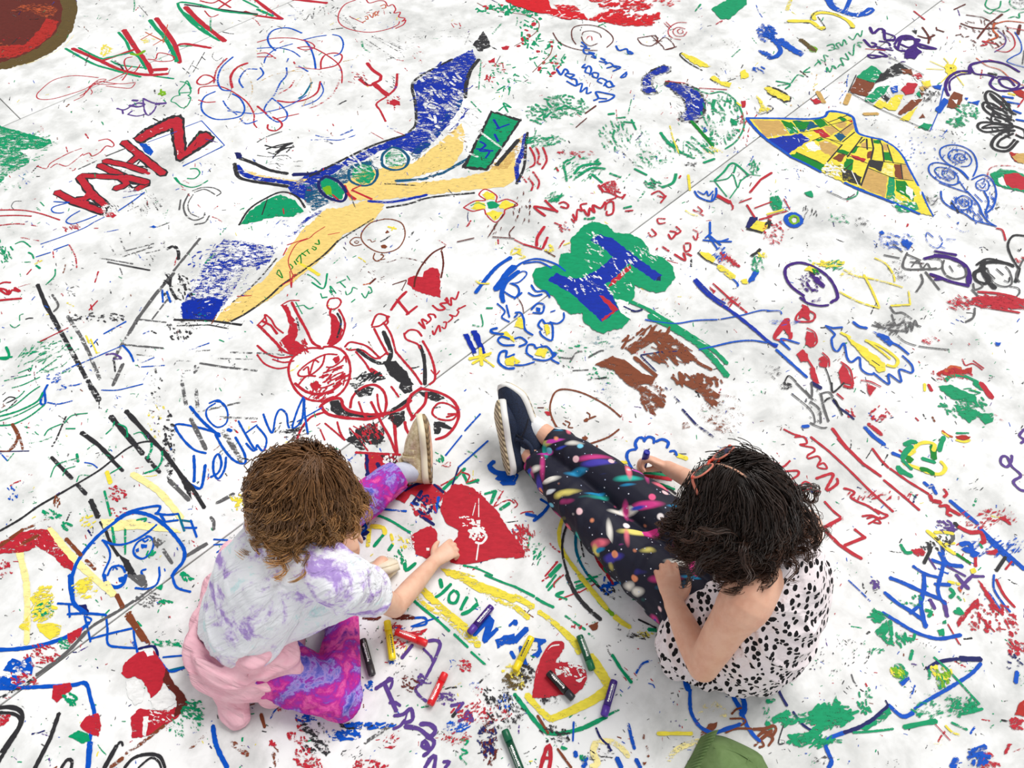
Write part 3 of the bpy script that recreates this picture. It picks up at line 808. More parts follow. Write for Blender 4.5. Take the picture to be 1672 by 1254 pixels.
DRAW += r'''
T 0 1
D red_arcs_drawing | pinkish red concentric arcs at the floor edge
s r 10 .8: -100 125,0 120,150 122,270 145,390 185
s r 10 .85: -100 165,0 158,110 155,205 160
s r 10 .7: -100 240,0 220,100 210,160 212
l r 8 .7: 205 218,245 225
c r 20 60 30 30 8 .7 40: 470 235
l r 7 .6: 135 298,255 320
s K 5 .8: 140 62,95 65,75 95,90 115
D blue_swirls_drawing | blue curled lines below the red block capitals
s b 9 .9: 350 65,420 70,450 70,360 95,335 115,350 135,390 140,415 135
s b 9 .85: 520 125,460 160,430 195,470 210,540 190,630 155
s b 7 .9: 265 342,400 295,540 240,610 200
l b 6 .7: 610 200,680 165
s b 10 .9: 770 125,860 65,940 5
l b 6 .7: 800 40,940 10
l b 9 .85: 235 425,330 395
l b 10 .9: 350 380,445 345
l b 7 .6: 680 265,780 245
f b .8: 970 230,1000 218,1030 230,1000 240
l K 7 .6: 1020 232,1105 200
c v 30 60 50 30 8 .6 20: 700 110
c k 40 140 70 60 8 .5 60: 970 80
l k 7 .5: 800 140,900 95
D grey_arrow_drawing | grey worn dashes forming boxes and arrows
l K 12 .8: 700 458,860 490
l k 12 .8: 860 490,975 512
l K 10 .7: 650 432,865 470
l K 12 .6: 800 422,1000 358
l K 10 .6: 820 385,1000 338
l K 10 .5: 780 300,815 385
l K 9 .5: 715 345,750 410
l K 8 .5: 710 420,830 400
l K 14 .6: 1065 325,1068 365
l K 8 .6: 950 400,1040 380
s k 22 .75: 1085 375,1130 355,1160 390,1160 440
l K 18 .8: 1300 305,1130 515
l K 26 .75: 1130 530,1010 670,900 820,840 920
l K 18 .6: 840 920,780 1010
l K 24 .6: 780 1010,740 1100
l K 24 .75: 800 1120,735 1260
l K 12 .7: 1090 700,990 830
l K 12 .6: 890 830,1080 850
l K 14 .7: 800 995,1060 1018
l K 9 .6: 890 1060,1000 1070
l K 14 .7: 1300 1115,1450 1140,1672 1165
l K 9 .6: 1420 1085,1640 1090
l K 12 .6: 1500 1045,1640 1050
c k 50 120 90 40 12 .6 60: 1150 620
s k 18 .7: 1110 560,1110 630,1150 700
s k 18 .7: 1190 590,1210 640
c k 50 90 70 30 12 .6 60: 1170 900
s K 14 .6: 1270 1130,1265 1180,1290 1140
l K 24 .5: 1190 1170,1185 1254
s K 9 .5: 1130 1130,1160 1100,1240 1105
l K 10 .6: 1270 1040,1365 1030
D black_lines_drawing | two long worn black crayon lines
l k 26 .8: 245 605,300 740,340 810
l k 18 .7: 275 690,330 790
l k 28 .72: 340 810,440 990,560 1210
l K 22 .65: 440 810,520 930,580 1050,650 1220
s K 14 .7: 340 670,380 740,350 780
l k 26 .7: 580 1254,640 1360
l k 9 .6: 435 845,560 810
c k 60 220 30 30 14 .6 10: 640 820
c K 40 160 60 30 8 .5 0: 360 640
D blue_dashes_drawing | short blue and purple dashes
l b 12 .8: 675 925,820 845
l b 10 .7: 590 1010,635 960
l b 8 .8: 520 1120,800 1000
s b 14 .85: 800 1000,845 1050,870 1105
l b 14 .7: 410 1170,510 1120
l b 9 .7: 920 1140,1070 1130
l b 8 .7: 915 1115,1005 1078
l b 9 .7: 1220 1035,1360 985
l b 8 .7: 930 925,970 908
s p 14 .7: 690 1060,740 1055,790 1085,740 1090
s k 12 .7: 740 1080,750 1170
l y 12 .7: 560 935,580 985
l y 12 .7: 590 960,630 1050
l b 14 .8: 1055 640,1060 720
l b 14 .8: 1085 650,1110 720
D green_hatch_drawing | pale green hatching strokes
c g 60 200 110 110 9 .6 150: 330 1080
l g 8 .7: 120 1180,210 1145
l g 8 .7: 250 1110,340 1065
l g 8 .7: 240 1180,370 1090
l g 10 .7: 30 1230,200 1190
c b 16 60 30 30 16 .6 150: 350 1210
D green_curls_drawing | small green curved marks
s g 9 .8: 100 340,150 325,200 360
s g 12 .8: 185 395,210 410,220 435
s g 14 .8: 235 480,262 500
s g 10 .8: 360 505,355 550,300 605
c g 30 60 80 40 9 .7 60: 20 380
l g 8 .7: 140 460,200 458
s g 7 .7: 65 865,95 885,130 865
s g 7 .7: 130 840,130 805,155 795
l r 8 .8: 205 505,175 540
l r 8 .7: 345 390,350 430
s r 9 .6: 450 345,490 420,500 495
l r 10 .8: 640 520,618 590
l r 10 .85: 635 710,580 770
l r 8 .85: 590 735,600 770
l r 8 .8: 260 975,445 885
l W 12 .8: 262 975,305 955
D red_scrawl_drawing | red zigzag scrawl
s r 14 .9: 0 600,30 590,70 592
s r 16 .9: 0 630,40 640,60 670,80 640,130 650,95 625
s r 18 .9: -40 715,20 705,140 695
s r 14 .9: 0 640,50 670,60 640
s g 16 .85: -60 1070,40 1090,60 1060,40 1010
l g 14 .8: 0 1080,80 1075
l g 8 .7: 0 980,0 960
T 0 2
D black_hash_lines_drawing | heavy worn black slanting lines
l k 28 .75: 570 -20,650 110
l k 32 .75: 720 215,800 310,880 400,930 460
l k 26 .7: 950 480,1040 580
l k 30 .8: 820 180,920 290,1010 390
s k 26 .9: 1010 390,1060 440,1150 560,1200 640
l k 24 .8: 1150 560,1250 680,1330 810
f k .75: 1170 600,1240 660,1250 760,1200 690
l K 26 .75: 1100 630,1230 760
l k 28 .85: 530 320,640 400,730 490
l k 22 .75: 730 500,800 570
l k 22 .75: 335 480,470 620
l k 26 .7: 500 655,560 720
l k 34 .8: 590 760,640 870
l k 12 .8: 650 900,690 970
s k 20 .9: 690 960,720 1040,770 1120
f k .9: 770 1110,840 1150,890 1254,840 1254
l k 12 .7: 430 215,370 360,340 410
l K 22 .6: 1185 0,1210 140
l K 22 .55: 1275 40,1285 160
l K 26 .7: 1240 230,1290 330,1340 430
l K 30 .6: 1450 310,1520 420,1570 510
c k 90 40 220 30 14 .6 60: 1100 400
l K 28 .7: 1410 780,1520 720
l K 14 .6: 1440 860,1500 845
s K 20 .75: 1370 870,1390 900,1390 950
l K 14 .6: 1290 185,1560 125
l K 14 .6: 1400 220,1672 230
c k 40 60 200 30 12 .5 60: 1020 120
c y 14 60 200 26 16 .6 60: 1010 200
s K 26 .75: 1280 1080,1350 1040,1200 1130
l K 20 .65: 1060 1080,1120 1170
D black_arc_drawing | long dark arc stroke
s k 16 .95: 0 960,130 885,250 800,380 725,500 655
s k 13 .95: 500 655,640 570,730 500,820 430,900 390,970 378,1010 388
D green_loops_drawing | tangle of pale green looping curves
s g 9 .75: 290 340,320 300,400 265
s g 9 .75: 420 260,470 210,570 195
s g 10 .75: 430 295,490 295
s g 9 .6: 190 390,260 380,340 350
s g 8 .6: 560 470,570 430,610 400
s g 10 .75: 690 330,730 290,745 250
s g 10 .75: 770 265,820 290,830 350
s g 16 .75: 985 390,985 430,960 490
s g 14 .75: 1055 440,1050 510,1010 560,940 585
s g 8 .7: 330 610,360 540,420 510,500 490
s g 8 .7: 410 600,430 560,490 540
s g 8 .7: 500 640,520 600,580 600
l g 18 .75: 500 460,510 510
l g 9 .7: 710 590,790 545
s g 8 .7: 870 330,920 320,960 370
s b 8 .85: 550 515,600 525,635 550
c g 30 300 160 40 8 .5 0: 600 450
l g 16 .75: 680 700,720 860
l g 18 .75: 730 930,745 1040
l g 14 .75: 815 945,815 1110
D yellow_stripe_drawing | pale cream yellow broad crayon bands
s Y 40 .9: 860 590,960 650,1040 710,1120 800,1180 880
f Y .85: 655 880,900 890,1150 950,1180 970,900 950,680 960
l Y 42 .92: 320 950,420 1070,520 1180,640 1290,740 1370
s Y 40 .9: 120 1050,140 1150,165 1254,175 1330,180 1500,175 1690
f Y .9: 95 1040,150 1040,150 1090,110 1090
l y 26 .9: 695 575,720 650
c y 20 60 40 30 14 .7 150: 570 900
c y 40 70 50 40 14 .7 60: 1570 770
D red_roof_drawing | scuffed red gable roof shape with brown edges
f r .78: 0 1040,100 980,220 950,310 950,380 1060,480 1160,480 1220,420 1200,340 1120,240 1060,150 1100,0 1110
l w 26 .7: 0 1060,150 950
l w 20 .6: 160 950,320 880
l w 26 .7: 150 1040,250 990
l w 22 .75: 430 1010,530 1120
l w 22 .7: 560 1150,620 1210
c v 30 160 60 50 6 .5 50: 280 1040
c r 40 50 60 30 10 .6 40: 30 1210
c r 30 60 50 26 14 .7 40: 760 720
c r 20 80 40 20 9 .7 40: 790 830
c w 24 20 40 20 10 .8 90: 370 770
D blue_creature_drawing | thick blue outline of a cartoon creature with round eyes
s b 24 .97: 470 1254,500 1170,560 1080,640 990,740 910,830 850,900 840,1000 870,1090 940,1160 1020,1200 1090,1190 1160,1140 1220,1120 1254
s b 18 .95: 750 890,830 840,940 810,1040 800,1020 850
s b 16 .95: 1010 845,1080 855,1160 850
l b 16 .95: 1040 850,1075 900,1160 890
l c 14 .9: 1160 850,1200 960
l b 14 .9: 1200 940,1280 940
l b 14 .9: 1240 890,1280 1000
l c 12 .8: 1180 890,1250 900
s b 15 .95: 1020 920,960 970,880 1020,800 1048,730 1045,665 1020
s b 14 .95: 670 1020,710 1080,715 1140,680 1220,670 1254
s b 14 .95: 960 1000,900 1030,870 1080,880 1120,930 1140,980 1100,1000 1040,980 1000,950 995
f b .95: 915 1045,960 1050,955 1070,925 1075
f b .95: 880 1080,905 1070,905 1095,885 1097
s b 12 .95: 930 1020,945 1030,965 1015
s b 14 .9: 700 1250,730 1195,790 1190,815 1230
s b 10 .9: 735 1215,745 1195,765 1210
s b 14 .9: 950 1210,920 1220,930 1250
l b 14 .9: 1035 1195,1040 1254
l b 12 .9: 1390 1015,1480 1020
l b 12 .9: 1480 1020,1470 1060,1410 1100
l b 10 .9: 1390 1050,1500 1045
l b 9 .8: 600 1040,620 1040
c b 16 60 50 22 9 .7 40: 60 720
s g 16 .75: 890 890,950 880,940 900
c g 30 60 30 30 12 .7 30: 340 850
c g 12 40 24 40 14 .7 30: 420 930
c g 12 30 20 30 14 .7 120: 980 1110
c K 20 30 30 30 14 .7 60: 1025 1030
T 0 3
s b 26 .97: 455 0,460 80,480 180,520 220,560 250
l b 20 .95: 470 0,480 180
s b 14 .95: 375 185,450 190,500 195
l b 14 .95: 450 190,455 275
f n .9: 500 200,560 190,590 260,550 260
s b 16 .95: 440 255,560 250,690 260
s b 13 .95: 550 265,570 340,590 435
s b 11 .95: 560 270,595 290,570 330
s b 26 .97: -80 485,60 485,200 470,330 440,440 400,520 360,580 310
s b 15 .95: 690 260,700 350,705 450,790 470,890 475
s b 14 .95: 590 415,720 380,870 345
s b 14 .95: 870 345,875 410,890 480,905 545
s n 16 .95: 900 480,1000 465,1020 540,910 548
s b 14 .95: 1030 540,1100 625,1180 610,1250 580
s b 12 .9: 1190 495,1220 540,1240 580
l b 12 .9: 1060 535,1230 520
l c 12 .8: 1100 620,1230 590
f b .9: 1210 650,1260 625,1290 650
f b .85: 1330 680,1380 710,1340 770
s b 24 .97: -80 740,100 735,300 725,480 715,540 700,570 720,590 800,615 900,600 1000,580 1100,570 1254
l b 30 .8: 590 1090,575 1254
f b .75: 20 620,80 540,130 560,200 530,220 590,210 650,100 640
f b .7: 0 660,100 650,170 690,100 740,0 750
c v 30 100 80 40 16 .6 30: 110 630
s b 30 .97: 1385 980,1400 1080,1430 1160,1480 1254
s b 24 .9: 680 0,690 50,750 80,800 60,820 0
f b .9: 770 20,810 10,800 50,775 45
s b 14 .9: 880 85,960 90,1020 60,1040 0
s b 16 .95: 1120 0,1150 80,1240 110
D grey_rope_drawing | dark stroke running along the floor seam
s K 20 .8: 870 170,760 240,620 320,560 370
s K 26 .9: 560 370,470 470,380 550,240 650
l K 14 .8: 1010 70,880 170
s K 20 .75: 840 0,900 50,950 80
f K .8: 860 0,940 0,960 70,910 50
c K 40 80 50 60 8 .6 20: 970 160
s k 20 .6: 220 670,140 730,0 800
D yellow_patches_drawing | mottled yellow and green patches
c y 120 80 120 50 18 .7 150: 280 180
f y .75: 240 320,330 310,400 330,390 390,330 420,260 370
f y .7: 200 160,330 90,300 150,220 190
f y .65: 520 30,610 10,600 90,530 120
f y .7: 120 340,190 260,190 370
c y 60 80 60 50 14 .6 150: 560 90
l Y 40 .8: 690 50,740 130
c g 50 70 50 36 10 .7 30: 290 230
f g .8: 230 190,300 180,290 205,240 205
l w 30 .8: 760 130,800 210
l w 44 .85: 840 270,940 420
l w 22 .7: 940 400,970 450
c w 20 30 20 20 10 .8 0: 830 255
c g 40 110 24 50 8 .6 20: 1090 440
f g .85: 1010 80,1060 60,1050 100
c g 20 50 30 36 14 .8 40: 1200 20
c g 10 40 10 36 14 .8 20: 1070 175
D red_patch_drawing | red heart shape broken by worn holes with brown edge
f r .95: 790 640,810 580,860 530,900 500,1000 490,1050 560,1100 650,1120 700,1060 700,1040 760,980 800,960 740,930 690,880 660,820 670
f r .85: 850 930,900 870,1000 880,1100 880,1190 840,1160 920,1050 1000,960 1050,860 1060
f W .8: 1080 600,1130 700,1200 780,1225 840,1190 890,1120 930,1150 850,1140 780,1060 690
f v .95: 820 690,900 680,940 760,930 820,880 850,830 780
f v .95: 980 820,1050 740,1080 720,1120 790,1150 830,1060 880,990 870
f v .9: 930 920,970 920,950 1050,930 1040
c v 40 100 70 40 10 .6 30: 1040 930
f v .8: 930 480,1000 480,1000 520,960 530
l w 24 .7: 900 1110,1080 970
l w 26 .7: 720 1250,800 1190
l w 20 .6: 820 1160,900 1110
l w 20 .5: 1230 1140,1340 1030
l w 34 .5: 1510 1090,1610 1170
c r 60 120 70 40 10 .7 30: 260 520
c r 40 80 50 40 10 .6 30: 160 690
f r .85: 440 380,540 340,520 400,450 460
c g 24 40 40 30 10 .7 30: 420 450
f r .8: 345 720,460 700,470 740,370 830,340 800
c g 30 50 40 30 14 .7 30: 460 810
f r .82: 520 980,560 920,640 900,660 980,640 1050,560 1020
f g .85: 445 1050,510 1010,580 1040,590 1080,530 1095,490 1070
f r .75: 0 910,70 900,60 950,0 990
c g 60 90 70 50 12 .7 20: 1260 880
c g 24 60 60 40 12 .6 60: 1160 990
c g 16 60 20 40 8 .5 60: 1280 980
D black_letters_drawing | large charcoal grey rounded letters
s k 26 .9: -40 870,60 858,130 880,150 930,120 1010,50 1120,-30 1254
s k 20 .85: 0 895,80 900,130 930,120 990,70 1060,10 1150
l k 28 .9: 385 900,330 1060,230 1254
l k 30 .85: 760 1110,680 1254
s k 14 .85: 760 1110,790 1085,800 1110
s k 20 .85: 400 1254,440 1200,470 1210,465 1254
s k 20 .9: 810 1254,870 1190,960 1165,1040 1180,1075 1254
s k 14 .85: 900 1254,980 1190,1030 1210,1050 1254
D brown_dashes_drawing | scattered brown and red dashes near the pink sweatshirt
T 1 3
l w 22 .8: 25 905,50 990
c r 30 60 120 50 16 .6 60: 260 1050
c r 50 90 80 50 14 .6 40: 340 1200
f k .65: 250 940,300 940,480 1150,450 1180,380 1120
c k 60 100 110 40 14 .6 60: 380 1070
c b 20 60 20 60 10 .7 20: 320 935
c b 60 110 30 60 14 .7 20: 560 1040
c b 60 160 20 60 14 .7 170: 740 980
c k 40 120 20 50 10 .6 170: 640 980
l K 24 .6: 880 970,700 1090
c k 20 100 40 40 7 .6 150: 640 1150
c r 16 20 20 40 10 .7 60: 100 1110
c w 16 20 60 40 10 .7 60: 120 1180
c r 16 60 40 50 10 .6 140: 870 1050
f r .7: 820 1125,910 1105,880 1130
c r 50 120 40 40 14 .6 150: 720 1240
c r 20 30 30 40 10 .6 60: 160 860
'''
